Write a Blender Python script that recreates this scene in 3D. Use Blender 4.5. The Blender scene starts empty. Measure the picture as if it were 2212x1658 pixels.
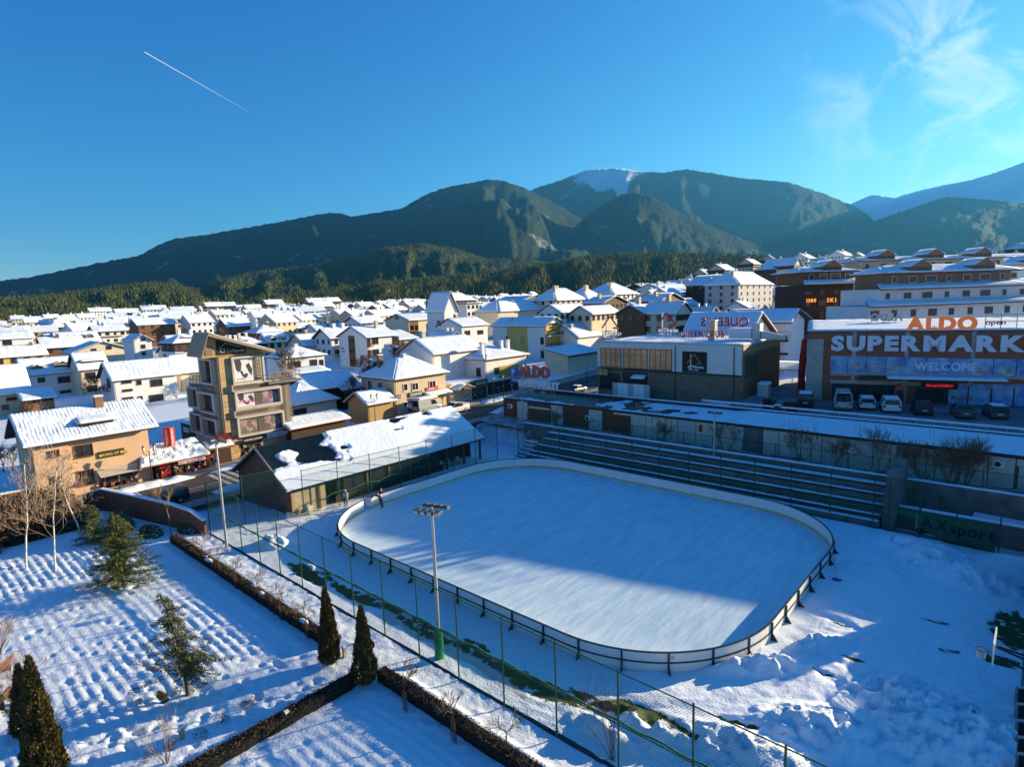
import bpy, math, random
import numpy as np
from mathutils import Vector, Matrix

random.seed(7)
rng = np.random.default_rng(11)
scene = bpy.context.scene
COL = scene.collection

# ------------------------------------------------------------------ camera
# Scene axes: x runs along the long side of the ice rink, y across it, z up; the rink centre is the origin.
HFOV, PITCH, ROLL, YAW = math.radians(81.7), math.radians(7.9), math.radians(1.9), math.radians(42.13)
CAM = np.array([29.70, -39.59, 20.0])
_f = np.array([-math.sin(YAW), math.cos(YAW), 0.0])
_r = np.array([math.cos(YAW), math.sin(YAW), 0.0])
_z = np.array([0, 0, 1.0])
_fw = _f * math.cos(PITCH) - _z * math.sin(PITCH)
_up0 = _f * math.sin(PITCH) + _z * math.cos(PITCH)
_rt = _r * math.cos(ROLL) - _up0 * math.sin(ROLL)
_up = _up0 * math.cos(ROLL) + _r * math.sin(ROLL)
cam_data = bpy.data.cameras.new("camera")
cam = bpy.data.objects.new("camera", cam_data)
COL.objects.link(cam)
cam.matrix_world = Matrix(((_rt[0], _up[0], -_fw[0], CAM[0]), (_rt[1], _up[1], -_fw[1], CAM[1]),
                           (_rt[2], _up[2], -_fw[2], CAM[2]), (0, 0, 0, 1)))
cam_data.sensor_width = 36
cam_data.lens = 18 / math.tan(HFOV / 2)
cam_data.clip_start = 0.5
cam_data.clip_end = 60000
scene.camera = cam

# ------------------------------------------------------------------ light
SUN_AZ, SUN_EL = math.radians(65), math.radians(12.8)          # azimuth right of the viewing direction
_sh = _f * math.cos(SUN_AZ) + _r * math.sin(SUN_AZ)
SUN = np.array([_sh[0] * math.cos(SUN_EL), _sh[1] * math.cos(SUN_EL), math.sin(SUN_EL)])
sd = bpy.data.lights.new("sun", 'SUN')
sd.energy = 5.0
sd.angle = math.radians(0.5)
sd.color = (1.0, 0.80, 0.50)
so = bpy.data.objects.new("sun", sd)
COL.objects.link(so)
so.rotation_euler = Vector(SUN).to_track_quat('Z', 'Y').to_euler()

world = bpy.data.worlds.new("World")
scene.world = world
world.use_nodes = True
wn, wl = world.node_tree.nodes, world.node_tree.links
wn.clear()
sky = wn.new("ShaderNodeTexSky")
sky.sky_type = 'NISHITA'
sky.sun_disc = False
sky.sun_elevation = SUN_EL
sky.sun_rotation = math.atan2(SUN[0], SUN[1])
sky.altitude = 950
sky.air_density = 1.0
sky.dust_density = 0.3
sky.ozone_density = 3.0
EXPOSURE = 1.75
# colour response of the photograph's processing, applied evenly to the whole sky
sep = wn.new("ShaderNodeSeparateColor"); com = wn.new("ShaderNodeCombineColor")
wl.new(sky.outputs[0], sep.inputs[0])
for ch, (gain, pw, cap) in enumerate(((3.6, 2.0, .65), (1.95, 1.25, .92), (1.40, .72, 1.12))):
    m1 = wn.new("ShaderNodeMath"); m1.operation = 'MULTIPLY'; m1.inputs[1].default_value = .1
    m2 = wn.new("ShaderNodeMath"); m2.operation = 'POWER'; m2.inputs[1].default_value = pw
    m3 = wn.new("ShaderNodeMath"); m3.operation = 'MULTIPLY'; m3.inputs[1].default_value = gain
    m4 = wn.new("ShaderNodeMath"); m4.operation = 'MINIMUM'; m4.inputs[1].default_value = cap
    m5 = wn.new("ShaderNodeMath"); m5.operation = 'MULTIPLY'; m5.inputs[1].default_value = 10.0 / 2 ** EXPOSURE
    wl.new(sep.outputs[ch], m1.inputs[0]); wl.new(m1.outputs[0], m2.inputs[0]); wl.new(m2.outputs[0], m3.inputs[0]); wl.new(m3.outputs[0], m4.inputs[0]); wl.new(m4.outputs[0], m5.inputs[0]); wl.new(m5.outputs[0], com.inputs[ch])
# thin cirrus, high in the sky on the sunny side
tc = wn.new("ShaderNodeTexCoord")
cm = wn.new("ShaderNodeMapping")
cdir = _fw + _rt * (2140 - 1106) / 1278.6 - _up * (150 - 829) / 1278.6
cdir = cdir / np.linalg.norm(cdir)
wl.new(tc.outputs['Generated'], cm.inputs['Vector'])
cm.inputs['Rotation'].default_value = (0.3, 0.5, YAW + 0.4)
cm.inputs['Scale'].default_value = (9.0, 2.2, 11.0)
cn = wn.new("ShaderNodeTexNoise")
cn.inputs['Scale'].default_value = 1.15
cn.inputs['Detail'].default_value = 9
cn.inputs['Roughness'].default_value = 0.62
cn.inputs['Distortion'].default_value = 0.7
wl.new(cm.outputs[0], cn.inputs['Vector'])
cr = wn.new("ShaderNodeMapRange")
cr.inputs['From Min'].default_value = 0.46
cr.inputs['From Max'].default_value = 0.80
wl.new(cn.outputs['Fac'], cr.inputs['Value'])
dp = wn.new("ShaderNodeVectorMath"); dp.operation = 'DISTANCE'
wl.new(tc.outputs['Generated'], dp.inputs[0]); dp.inputs[1].default_value = tuple(cdir)
dr = wn.new("ShaderNodeMapRange"); dr.interpolation_type = 'SMOOTHSTEP'
dr.inputs['From Min'].default_value = 0.27; dr.inputs['From Max'].default_value = 0.06
wl.new(dp.outputs['Value'], dr.inputs['Value'])
cx = wn.new("ShaderNodeMath"); cx.operation = 'MULTIPLY'
wl.new(cr.outputs[0], cx.inputs[0]); wl.new(dr.outputs[0], cx.inputs[1])
cmix = wn.new("ShaderNodeMixRGB")
cmix.inputs['Color2'].default_value = (2.9, 3.1, 3.3, 1)
wl.new(cx.outputs[0], cmix.inputs['Fac'])
wl.new(com.outputs[0], cmix.inputs['Color1'])
bg = wn.new("ShaderNodeBackground")
bg.inputs['Strength'].default_value = 0.1
wl.new(cmix.outputs[0], bg.inputs['Color'])
wo = wn.new("ShaderNodeOutputWorld")
wl.new(bg.outputs[0], wo.inputs['Surface'])

scene.view_settings.view_transform = 'Standard'
scene.view_settings.look = 'None'
scene.view_settings.exposure = EXPOSURE
scene.view_settings.gamma = 1.0
scene.view_settings.use_curve_mapping = False
scene.render.engine = 'CYCLES'
scene.cycles.use_denoising = True
scene.cycles.max_bounces = 5
scene.cycles.diffuse_bounces = 3
scene.cycles.glossy_bounces = 3
scene.cycles.transmission_bounces = 3
scene.cycles.transparent_max_bounces = 12
scene.cycles.volume_bounces = 0
scene.cycles.sample_clamp_indirect = 6
scene.cycles.caustics_reflective = False
scene.cycles.caustics_refractive = False

# ------------------------------------------------------------------ measuring helpers
# the survey of the place: sight lines from the camera station, met with the plane a thing stands on
FPX = 1278.6
REG = {'A': (0, 1100), 'B': (700, 1100), 'C': (1400, 1050), 'D': (2200, 1050), 'E': (2992, 950), 'F': (0, 1550), 'G': (900, 1550),
       'K': (1900, 1400), 'M': (2992, 1550), 'P': (0, 2242), 'Q': (1000, 2242), 'R': (2000, 2242), 'S': (2992, 2242), 'N': (2500, 950)}
def zp(r, p):
    s = 2.9493 if r == 'N' else 2.211
    return ((REG[r][0] + p[0] / s) / 1.8047, (REG[r][1] + p[1] / s) / 1.8047)
def sight(p):
    return _fw * FPX + _rt * (p[0] - 1106) - _up * (p[1] - 829)
def on_z(p, z=0.0):
    d = sight(p); return CAM + d * ((z - CAM[2]) / d[2])
def on_x(p, x):
    d = sight(p); return CAM + d * ((x - CAM[0]) / d[0])
def on_y(p, y):
    d = sight(p); return CAM + d * ((y - CAM[1]) / d[1])
def on_depth(p, dist):
    d = sight(p); return CAM + d * (dist / (d @ _f))
def on_plane(p, o, n):
    d = sight(p); return CAM + d * (((np.array(o) - CAM) @ n) / (d @ n))
def project(w):
    q = np.array(w, float) - CAM; k = q @ _fw
    return 1106 + FPX * (q @ _rt) / k, 829 - FPX * (q @ _up) / k, k

# ------------------------------------------------------------------ materials
MATS = {}
def rgb(c): return (c[0], c[1], c[2], 1)
def mat(name, col, rough=0.8, var=0.12, scale=2.0, bump=0.0, bscale=12.0, metal=0.0, spec=0.3, col2=None, emit=None, stretch=None, detail=5):
    if name in MATS: return MATS[name]
    m = bpy.data.materials.new(name); m.use_nodes = True
    n, l = m.node_tree.nodes, m.node_tree.links
    b = n["Principled BSDF"]
    b.inputs['Roughness'].default_value = rough
    b.inputs['Metallic'].default_value = metal
    b.inputs['Specular IOR Level'].default_value = spec
    t = n.new("ShaderNodeTexCoord")
    vec = t.outputs['Object']
    if stretch:
        mp = n.new("ShaderNodeMapping"); mp.inputs['Scale'].default_value = stretch
        l.new(vec, mp.inputs['Vector']); vec = mp.outputs[0]
    if var > 0 or col2:
        nz = n.new("ShaderNodeTexNoise"); nz.inputs['Scale'].default_value = scale; nz.inputs['Detail'].default_value = detail
        nz.inputs['Roughness'].default_value = 0.6
        l.new(vec, nz.inputs['Vector'])
        mr = n.new("ShaderNodeMapRange"); mr.inputs['From Min'].default_value = 0.3; mr.inputs['From Max'].default_value = 0.7
        l.new(nz.outputs['Fac'], mr.inputs['Value'])
        mx = n.new("ShaderNodeMixRGB")
        c2 = col2 if col2 else tuple(min(1, c * (1 + var)) for c in col)
        c1 = col if col2 else tuple(c * (1 - var) for c in col)
        mx.inputs['Color1'].default_value = rgb(c1); mx.inputs['Color2'].default_value = rgb(c2)
        l.new(mr.outputs[0], mx.inputs['Fac']); l.new(mx.outputs[0], b.inputs['Base Color'])
    else:
        b.inputs['Base Color'].default_value = rgb(col)
    if bump > 0:
        bz = n.new("ShaderNodeTexNoise"); bz.inputs['Scale'].default_value = bscale; bz.inputs['Detail'].default_value = 6
        l.new(vec, bz.inputs['Vector'])
        bp = n.new("ShaderNodeBump"); bp.inputs['Strength'].default_value = 1.0; bp.inputs['Distance'].default_value = bump
        l.new(bz.outputs['Fac'], bp.inputs['Height']); l.new(bp.outputs[0], b.inputs['Normal'])
    if emit:
        b.inputs['Emission Color'].default_value = rgb(emit[:3]); b.inputs['Emission Strength'].default_value = emit[3]
    MATS[name] = m
    return m
def brick_mat(name, c1, c2, mortar, w=0.25, h=0.08, ms=0.012, rough=0.85, rot=None, bump=0.008):
    if name in MATS: return MATS[name]
    m = bpy.data.materials.new(name); m.use_nodes = True
    n, l = m.node_tree.nodes, m.node_tree.links
    b = n["Principled BSDF"]; b.inputs['Roughness'].default_value = rough
    t = n.new("ShaderNodeTexCoord")
    sx = n.new("ShaderNodeSeparateXYZ"); l.new(t.outputs['Object'], sx.inputs[0])
    ad = n.new("ShaderNodeMath"); l.new(sx.outputs[0], ad.inputs[0]); l.new(sx.outputs[1], ad.inputs[1])
    cb = n.new("ShaderNodeCombineXYZ"); l.new(ad.outputs[0], cb.inputs[0]); l.new(sx.outputs[2], cb.inputs[1])
    br = n.new("ShaderNodeTexBrick"); l.new(cb.outputs[0], br.inputs['Vector'])
    br.inputs['Scale'].default_value = 1.0
    br.inputs['Brick Width'].default_value = w; br.inputs['Row Height'].default_value = h
    br.inputs['Mortar Size'].default_value = ms
    br.inputs['Color1'].default_value = rgb(c1); br.inputs['Color2'].default_value = rgb(c2); br.inputs['Mortar'].default_value = rgb(mortar)
    nz = n.new("ShaderNodeTexNoise"); nz.inputs['Scale'].default_value = 0.8; l.new(t.outputs['Object'], nz.inputs['Vector'])
    mx = n.new("ShaderNodeMixRGB"); mx.blend_type = 'MULTIPLY'; mx.inputs['Fac'].default_value = 0.5
    l.new(br.outputs['Color'], mx.inputs['Color1']); l.new(nz.outputs['Fac'], mx.inputs['Color2'])
    l.new(mx.outputs[0], b.inputs['Base Color'])
    bp = n.new("ShaderNodeBump"); bp.inputs['Distance'].default_value = bump; l.new(br.outputs['Fac'], bp.inputs['Height'])
    bp.invert = True
    l.new(bp.outputs[0], b.inputs['Normal'])
    MATS[name] = m
    return m

SNOW = mat('snow', (0.73, 0.81, 0.88), 0.75, 0.04, 1.5, 0.05, 5.0, spec=0.15)
ROOFSNOW = mat('roof_snow', (0.73, 0.81, 0.88), 0.75, 0.04, 1.2, 0.05, 2.5, spec=0.15)
def patchy(m):
    # wind has bared small spots of tile
    n, l = m.node_tree.nodes, m.node_tree.links; b = n['Principled BSDF']; src = b.inputs['Base Color'].links[0].from_socket
    t = n.new('ShaderNodeTexCoord'); z = n.new('ShaderNodeTexNoise'); z.inputs['Scale'].default_value = .55; z.inputs['Detail'].default_value = 7; z.inputs['Roughness'].default_value = .7; l.new(t.outputs['Object'], z.inputs['Vector'])
    r = n.new('ShaderNodeMapRange'); r.inputs['From Min'].default_value = .66; r.inputs['From Max'].default_value = .72; r.inputs['To Max'].default_value = .75; l.new(z.outputs['Fac'], r.inputs['Value'])
    x = n.new('ShaderNodeMixRGB'); x.inputs['Color2'].default_value = (.22, .12, .08, 1); l.new(r.outputs[0], x.inputs['Fac']); l.new(src, x.inputs['Color1']); l.new(x.outputs[0], b.inputs['Base Color'])
patchy(ROOFSNOW)
WHITE = mat('white_render', (0.72, 0.71, 0.69), 0.85, 0.07, 0.7)
GREYW = mat('grey_render', (0.45, 0.45, 0.44), 0.85, 0.1, 0.7)
CREAM = mat('cream_render', (0.66, 0.56, 0.40), 0.85, 0.07, 0.7)
BEIGE = mat('beige_render', (0.60, 0.47, 0.31), 0.85, 0.07, 0.7)
YELLOW = mat('yellow_render', (0.62, 0.43, 0.12), 0.85, 0.07, 0.7)
ORANGE = mat('apricot_render', (0.62, 0.41, 0.26), 0.85, 0.06, 0.6, 0.003, 40)
WOOD = mat('brown_wood', (0.16, 0.075, 0.035), 0.75, 0.35, 6.0, stretch=(1, 1, 6))
DWOOD = mat('dark_wood', (0.055, 0.028, 0.016), 0.75, 0.35, 6.0)
LWOOD = mat('light_wood', (0.42, 0.27, 0.12), 0.7, 0.3, 6.0, stretch=(1, 1, 5))
BRICK = brick_mat('red_brick', (0.30, 0.11, 0.05), (0.36, 0.15, 0.07), (0.25, 0.2, 0.16))
STONE = brick_mat('rubble_stone', (0.24, 0.19, 0.13), (0.34, 0.25, 0.15), (0.12, 0.10, 0.08), 0.55, 0.28, 0.03, bump=0.03)
PALESTONE = brick_mat('pale_stone', (0.46, 0.44, 0.40), (0.56, 0.54, 0.49), (0.34, 0.33, 0.30), 0.8, 0.4, 0.02, bump=0.02)
TAN = brick_mat('tan_stone_cladding', (0.50, 0.32, 0.15), (0.72, 0.52, 0.29), (0.36, 0.24, 0.12), 1.6, 0.28, 0.015, bump=0.01)
TILE = mat('roof_tile', (0.30, 0.11, 0.06), 0.8, 0.35, 5.0, 0.03, 9)
DTILE = mat('dark_roof_edge', (0.07, 0.04, 0.03), 0.8, 0.3, 5.0)
GLASS = mat('window_glass', (0.025, 0.03, 0.035), 0.12, 0.3, 0.6, spec=0.5)
FRAME = mat('brown_frame', (0.14, 0.06, 0.03), 0.6, 0.15, 5)
WFRAME = mat('white_frame', (0.75, 0.75, 0.75), 0.5, 0.03, 5)
DFRAME = mat('dark_frame', (0.03, 0.03, 0.032), 0.5, 0.1, 5)
METAL = mat('galvanised_steel', (0.42, 0.43, 0.44), 0.45, 0.1, 3, metal=0.7)
GREENP = mat('green_painted_steel', (0.015, 0.075, 0.045), 0.55, 0.15, 3)
GREENT = mat('green_shade_cloth', (0.015, 0.13, 0.065), 0.8, 0.25, 2.5, 0.02, 6)
CONC = mat('concrete', (0.33, 0.32, 0.30), 0.9, 0.25, 1.2, 0.01, 15)
DCONC = mat('stained_concrete', (0.16, 0.15, 0.14), 0.9, 0.4, 0.8, 0.01, 15)
ASPH = mat('asphalt', (0.065, 0.06, 0.058), 0.85, 0.35, 0.6, 0.01, 30)
BLACK = mat('black', (0.012, 0.012, 0.013), 0.6, 0.1, 3)
RED = mat('red_paint', (0.55, 0.025, 0.02), 0.5, 0.08, 3)
BARK = mat('bark', (0.11, 0.075, 0.05), 0.9, 0.3, 8, 0.01, 30)
TWIG = mat('twig', (0.17, 0.105, 0.065), 0.9, 0.25, 6)
BIRCH = mat('birch_bark', (0.62, 0.58, 0.52), 0.85, 0.45, 5, stretch=(1, 1, 3))

# ------------------------------------------------------------------ mesh helpers
class MB:
    def __init__(s): s.v, s.f, s.m = [], [], []
    def poly(s, pts, m=0):
        i = len(s.v); s.v += [tuple(map(float, p)) for p in pts]; s.f.append(tuple(range(i, i + len(pts)))); s.m.append(m)
    def mesh(s, verts, faces, m=0):
        i = len(s.v); s.v += [tuple(map(float, p)) for p in verts]
        for f in faces: s.f.append(tuple(a + i for a in f)); s.m.append(m)
    def hexa(s, c, m=0):     # 8 corners, 0-3 bottom ccw, 4-7 top
        s.mesh(c, [(3, 2, 1, 0), (4, 5, 6, 7), (0, 1, 5, 4), (1, 2, 6, 5), (2, 3, 7, 6), (3, 0, 4, 7)], m)
    def box(s, x0, x1, y0, y1, z0, z1, m=0):
        s.hexa([(x0, y0, z0), (x1, y0, z0), (x1, y1, z0), (x0, y1, z0), (x0, y0, z1), (x1, y0, z1), (x1, y1, z1), (x0, y1, z1)], m)
    def fbox(s, F, a0, a1, b0, b1, c0, c1, m=0):
        s.hexa([F(a0, b0, c0), F(a1, b0, c0), F(a1, b1, c0), F(a0, b1, c0), F(a0, b0, c1), F(a1, b0, c1), F(a1, b1, c1), F(a0, b1, c1)], m)
    def tube(s, p0, p1, r0, r1=None, n=6, m=0, cap=True):
        r1 = r0 if r1 is None else r1
        p0 = np.array(p0, float); p1 = np.array(p1, float); d = p1 - p0; L = np.linalg.norm(d)
        if L < 1e-6: return
        d /= L; a = np.cross(d, (0, 0, 1.0) if abs(d[2]) < .9 else (1.0, 0, 0)); a /= np.linalg.norm(a); b = np.cross(d, a)
        vs = []
        for p, r in ((p0, r0), (p1, r1)):
            for k in range(n):
                t = 2 * math.pi * k / n; vs.append(p + (a * math.cos(t) + b * math.sin(t)) * r)
        fs = [(k, (k + 1) % n, n + (k + 1) % n, n + k) for k in range(n)]
        if cap: fs += [tuple(range(n - 1, -1, -1)), tuple(range(n, 2 * n))]
        s.mesh(vs, fs, m)
    def path(s, pts, r, n=5, m=0):
        for a, b in zip(pts[:-1], pts[1:]): s.tube(a, b, r, r, n, m)
    def prism(s, pts, z0, z1, m=0):
        n = len(pts); vs = [(p[0], p[1], z0) for p in pts] + [(p[0], p[1], z1) for p in pts]
        s.mesh(vs, [tuple(range(n - 1, -1, -1)), tuple(range(n, 2 * n))] + [(k, (k + 1) % n, n + (k + 1) % n, n + k) for k in range(n)], m)
    def extr(s, F, poly, b0, b1, m=0):   # polygon given as (a, c) in frame F, extruded along b
        n = len(poly); vs = [F(a, b0, c) for a, c in poly] + [F(a, b1, c) for a, c in poly]
        s.mesh(vs, [tuple(range(n)), tuple(range(2 * n - 1, n - 1, -1))] + [((k + 1) % n, k, n + k, n + (k + 1) % n) for k in range(n)], m)
    def build(s, name, mats, parent=None, loc=(0, 0, 0), smooth=False):
        me = bpy.data.meshes.new(name)
        o = np.array(loc, float)
        if parent is not None:
            p = parent
            while p is not None: o = o + np.array(p.location); p = p.parent
        me.from_pydata([tuple(np.array(v) - o) for v in s.v], [], s.f)
        if not isinstance(mats, (list, tuple)): mats = [mats]
        for mm in mats: me.materials.append(mm)
        if len(mats) > 1: me.polygons.foreach_set('material_index', s.m)
        if smooth: me.polygons.foreach_set('use_smooth', [True] * len(me.polygons))
        me.update()
        ob = bpy.data.objects.new(name, me); COL.objects.link(ob)
        ob.location = loc
        if parent is not None: ob.parent = parent
        return ob
def tag(o, label=None, cat=None, group=None, kind=None):
    if label: o['label'] = label
    if cat: o['category'] = cat
    if group: o['group'] = group
    if kind: o['kind'] = kind
    return o
def thing(name, label, cat, loc=(0, 0, 0), rz=0.0, group=None):
    o = bpy.data.objects.new(name, None); COL.objects.link(o)
    o.empty_display_size = 0.3
    o.location = tuple(map(float, loc)); o.rotation_euler = (0, 0, rz)
    return tag(o, label, cat, group)
def copy_tree(o, parent=None):
    c = o.copy(); COL.objects.link(c)
    if parent is not None: c.parent = parent
    for ch in o.children: copy_tree(ch, c)
    return c
def frame(o, ex, ey=None):
    o = np.array(o, float); ex = np.array([ex[0], ex[1], 0.0]); ex /= np.linalg.norm(ex)
    ey = np.array([-ex[1], ex[0], 0.0])
    def F(a, b, c): return o + ex * a + ey * b + np.array([0, 0, c])
    F.o, F.ex, F.ey = o, ex, ey
    return F
def grid_mesh(name, X, Y, Z, m, parent=None, smooth=True, attr=None):
    ny, nx = X.shape
    me = bpy.data.meshes.new(name)
    co = np.stack([X, Y, Z], -1).reshape(-1, 3).astype(np.float32)
    i = np.arange(nx * ny).reshape(ny, nx)
    q = np.stack([i[:-1, :-1], i[:-1, 1:], i[1:, 1:], i[1:, :-1]], -1).reshape(-1, 4)
    me.vertices.add(len(co)); me.vertices.foreach_set('co', co.ravel())
    me.loops.add(q.size); me.loops.foreach_set('vertex_index', q.ravel().astype(np.int32))
    me.polygons.add(len(q)); me.polygons.foreach_set('loop_start', np.arange(0, q.size, 4, dtype=np.int32))
    me.polygons.foreach_set('use_smooth', np.ones(len(q), bool) if smooth else np.zeros(len(q), bool))
    me.update(calc_edges=True)
    for mm in (m if isinstance(m, (list, tuple)) else [m]): me.materials.append(mm)
    if attr:
        for k, a in attr.items():
            at = me.attributes.new(k, 'FLOAT', 'POINT'); at.data.foreach_set('value', np.asarray(a, np.float32).ravel())
    ob = bpy.data.objects.new(name, me); COL.objects.link(ob)
    if parent is not None: ob.parent = parent
    return ob
# value noise on arrays
_tab = rng.random((256, 256)).astype(np.float32)
def vnoise(x, y):
    xi = np.floor(x).astype(int); yi = np.floor(y).astype(int); fx = x - xi; fy = y - yi
    fx = fx * fx * (3 - 2 * fx); fy = fy * fy * (3 - 2 * fy)
    g = lambda a, b: _tab[a & 255, b & 255]
    return (g(xi, yi) * (1 - fx) * (1 - fy) + g(xi + 1, yi) * fx * (1 - fy) + g(xi, yi + 1) * (1 - fx) * fy + g(xi + 1, yi + 1) * fx * fy)
def fbm(x, y, o=4, g=0.5):
    s = np.zeros_like(np.asarray(x, float)); a = 1.0; t = 0
    for k in range(o):
        s = s + a * vnoise(x * 2 ** k + 17.3 * k, y * 2 ** k + 9.1 * k); t += a; a *= g
    return s / t
def sstep(x, a, b):
    t = np.clip((x - a) / (b - a), 0, 1); return t * t * (3 - 2 * t)

# lettering: the built-in font, each character a mesh of its own
GLYPH = {}
def load_glyphs(off, key):
    obs = []
    for ch in "ABCDEFGHIJKLMNOPQRSTUVWXYZabcdefghijklmnopqrstuvwxyz&'éP0123456789":
        cu = bpy.data.curves.new('glyph', 'FONT'); cu.body = ch; cu.size = 1.0; cu.offset = off; cu.resolution_u = 3
        ob = bpy.data.objects.new('glyph', cu); COL.objects.link(ob); obs.append((ch, ob, cu))
    dg = bpy.context.evaluated_depsgraph_get()
    for ch, ob, cu in obs:
        me = bpy.data.meshes.new_from_object(ob.evaluated_get(dg))
        vs = np.array([v.co[:] for v in me.vertices]); fs = [tuple(p.vertices) for p in me.polygons]
        bpy.data.meshes.remove(me); cnt = {}
        for f_ in fs:
            for a, b in zip(f_, f_[1:] + f_[:1]): cnt.setdefault((min(a, b), max(a, b)), []).append((a, b))
        GLYPH[key + ch] = (vs, fs, [e[0] for e in cnt.values() if len(e) == 1])
    for ch, ob, cu in obs: bpy.data.objects.remove(ob); bpy.data.curves.remove(cu)
load_glyphs(.018, '')
load_glyphs(.055, 'bold')
def letters(text, F, height, m, parent, depth=0.08, gap=0.12, bold=0.03, name='letter', b0=0.0, mirror=False, xs=1.0, whole=False, key='', fit=None):
    """text laid out along frame F (a along the line, c up, b outwards is negative); returns total width"""
    x = 0.0
    allb = MB()
    if fit:
        ws = sum((np.ptp(GLYPH[key + c][0][:, 0]) if c != ' ' else .25) for c in text) * height / .72
        xs = (fit - gap * height * (len(text) - 1)) / ws
    for ch in text:
        if ch == ' ': x += height * 0.35 * xs; continue
        vs, fs, rim = GLYPH[key + ch]
        x0, x1 = vs[:, 0].min(), vs[:, 0].max()
        s = height / 0.72
        px = x + (vs[:, 0] - x0) * s * xs; pz = vs[:, 1] * s
        mb = MB() if not whole else allb
        fr = [F(a if not mirror else -a, b0 - depth, c) for a, c in zip(px, pz)]
        N = len(vs)
        if depth > 0.011:
            bk = [F(a if not mirror else -a, b0, c) for a, c in zip(px, pz)]
            mb.mesh(fr + bk, list(fs) + [(b, a, a + N, b + N) for a, b in rim])
        else: mb.mesh(fr, fs)
        if not whole: mb.build(name, m, parent)
        x += (x1 - x0) * s * xs + gap * height
    if whole: allb.build(name, m, parent)
    return x
# ================================================================== TERRAIN
def street_z(v): return np.interp(v, [-60, -24, -7, 20, 45, 70, 120, 200], [0, 0, .1, 1.7, 1.6, 2.5, 5, 9])
def terr(x, y):
    x = np.asarray(x, float); y = np.asarray(y, float)
    yc = (x - CAM[0]) * _f[0] + (y - CAM[1]) * _f[1]; xc = (x - CAM[0]) * _r[0] + (y - CAM[1]) * _r[1]
    r = np.hypot(xc, yc); b = np.degrees(np.arctan2(xc, yc))
    z = np.interp(yc, [0, 52, 60, 70, 90, 150, 220, 320, 500, 900, 1500, 3000], [-.5, -.5, -.3, -.2, 1.2, 3.4, 6, 8, 10, 13, 22, 45])
    z = z + sstep(b, -25, 5) * np.maximum(0, r - 200) * .012 * (yc > 0) + sstep(b, 5, 28) * np.clip(r - 100, 0, 480) * .046
    w = 1 - sstep(np.abs(x + 48), 14, 45)
    z = z * (1 - w) + (street_z(y) - .12) * w * (yc > 30) + z * w * (yc <= 30)
    # the supermarket terrace, behind the low building
    T = np.interp(x, [-38, -31, -10, 3, 400], [1.0, 1.4, 4.0, 5.35, 5.35])
    wt = sstep(y, 29, 34) * sstep(x, -37, -33) * (1 - sstep(r, 130, 190))
    z = z * (1 - wt) + np.maximum(z, T) * wt
    ws = ((y > 22) & (y <= 29.5) & (x > -36))
    z = np.where(ws, 1.45, z)
    z = np.where((x > -40) & (x < 60) & (y > -75) & (y <= 22.3), -.6, z)
    return z
ang = np.radians(np.concatenate([np.arange(-180, -75, 5), np.arange(-75, 75, .7), np.arange(75, 181, 5)]))
rad = np.concatenate([np.linspace(.5, 60, 24), np.linspace(62, 135, 60), np.geomspace(138, 4200, 64)])
RR, AA = np.meshgrid(rad, ang)
gx = CAM[0] + RR * (_f[0] * np.cos(AA) + _r[0] * np.sin(AA)); gy = CAM[1] + RR * (_f[1] * np.cos(AA) + _r[1] * np.sin(AA))
gzz = terr(gx, gy)
tag(grid_mesh('ground', gx, gy, gzz, SNOW), 'snow covered ground of the town and the fields beyond', None, None, 'structure')

# snow with bare turf showing where the attribute says so
def turf_mat():
    m = bpy.data.materials.new('trodden_snow_and_turf'); m.use_nodes = True
    n, l = m.node_tree.nodes, m.node_tree.links; b = n["Principled BSDF"]
    b.inputs['Roughness'].default_value = .75; b.inputs['Specular IOR Level'].default_value = .15
    at = n.new("ShaderNodeAttribute"); at.attribute_name = 'bare'
    t = n.new("ShaderNodeTexCoord")
    nz = n.new("ShaderNodeTexNoise"); nz.inputs['Scale'].default_value = 1.6; nz.inputs['Detail'].default_value = 8; nz.inputs['Roughness'].default_value = .65
    l.new(t.outputs['Object'], nz.inputs['Vector'])
    s = n.new("ShaderNodeMath"); l.new(at.outputs['Fac'], s.inputs[0]); l.new(nz.outputs['Fac'], s.inputs[1])
    r = n.new("ShaderNodeMapRange"); r.inputs['From Min'].default_value = .98; r.inputs['From Max'].default_value = 1.06
    l.new(s.outputs[0], r.inputs['Value'])
    mx = n.new("ShaderNodeMixRGB"); mx.inputs['Color1'].default_value = (.73, .81, .88, 1)
    g = n.new("ShaderNodeMixRGB"); g.inputs['Color1'].default_value = (.025, .055, .018, 1); g.inputs['Color2'].default_value = (.055, .085, .02, 1)
    n2 = n.new("ShaderNodeTexNoise"); n2.inputs['Scale'].default_value = .9; l.new(t.outputs['Object'], n2.inputs['Vector'])
    l.new(n2.outputs['Fac'], g.inputs['Fac']); l.new(g.outputs[0], mx.inputs['Color2'])
    l.new(r.outputs[0], mx.inputs['Fac']); l.new(mx.outputs[0], b.inputs['Base Color'])
    bz = n.new("ShaderNodeTexNoise"); bz.inputs['Scale'].default_value = 7; bz.inputs['Detail'].default_value = 6; l.new(t.outputs['Object'], bz.inputs['Vector'])
    bp = n.new("ShaderNodeBump"); bp.inputs['Distance'].default_value = .035; l.new(bz.outputs['Fac'], bp.inputs['Height']); l.new(bp.outputs[0], b.inputs['Normal'])
    return m
TURF = turf_mat()

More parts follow.
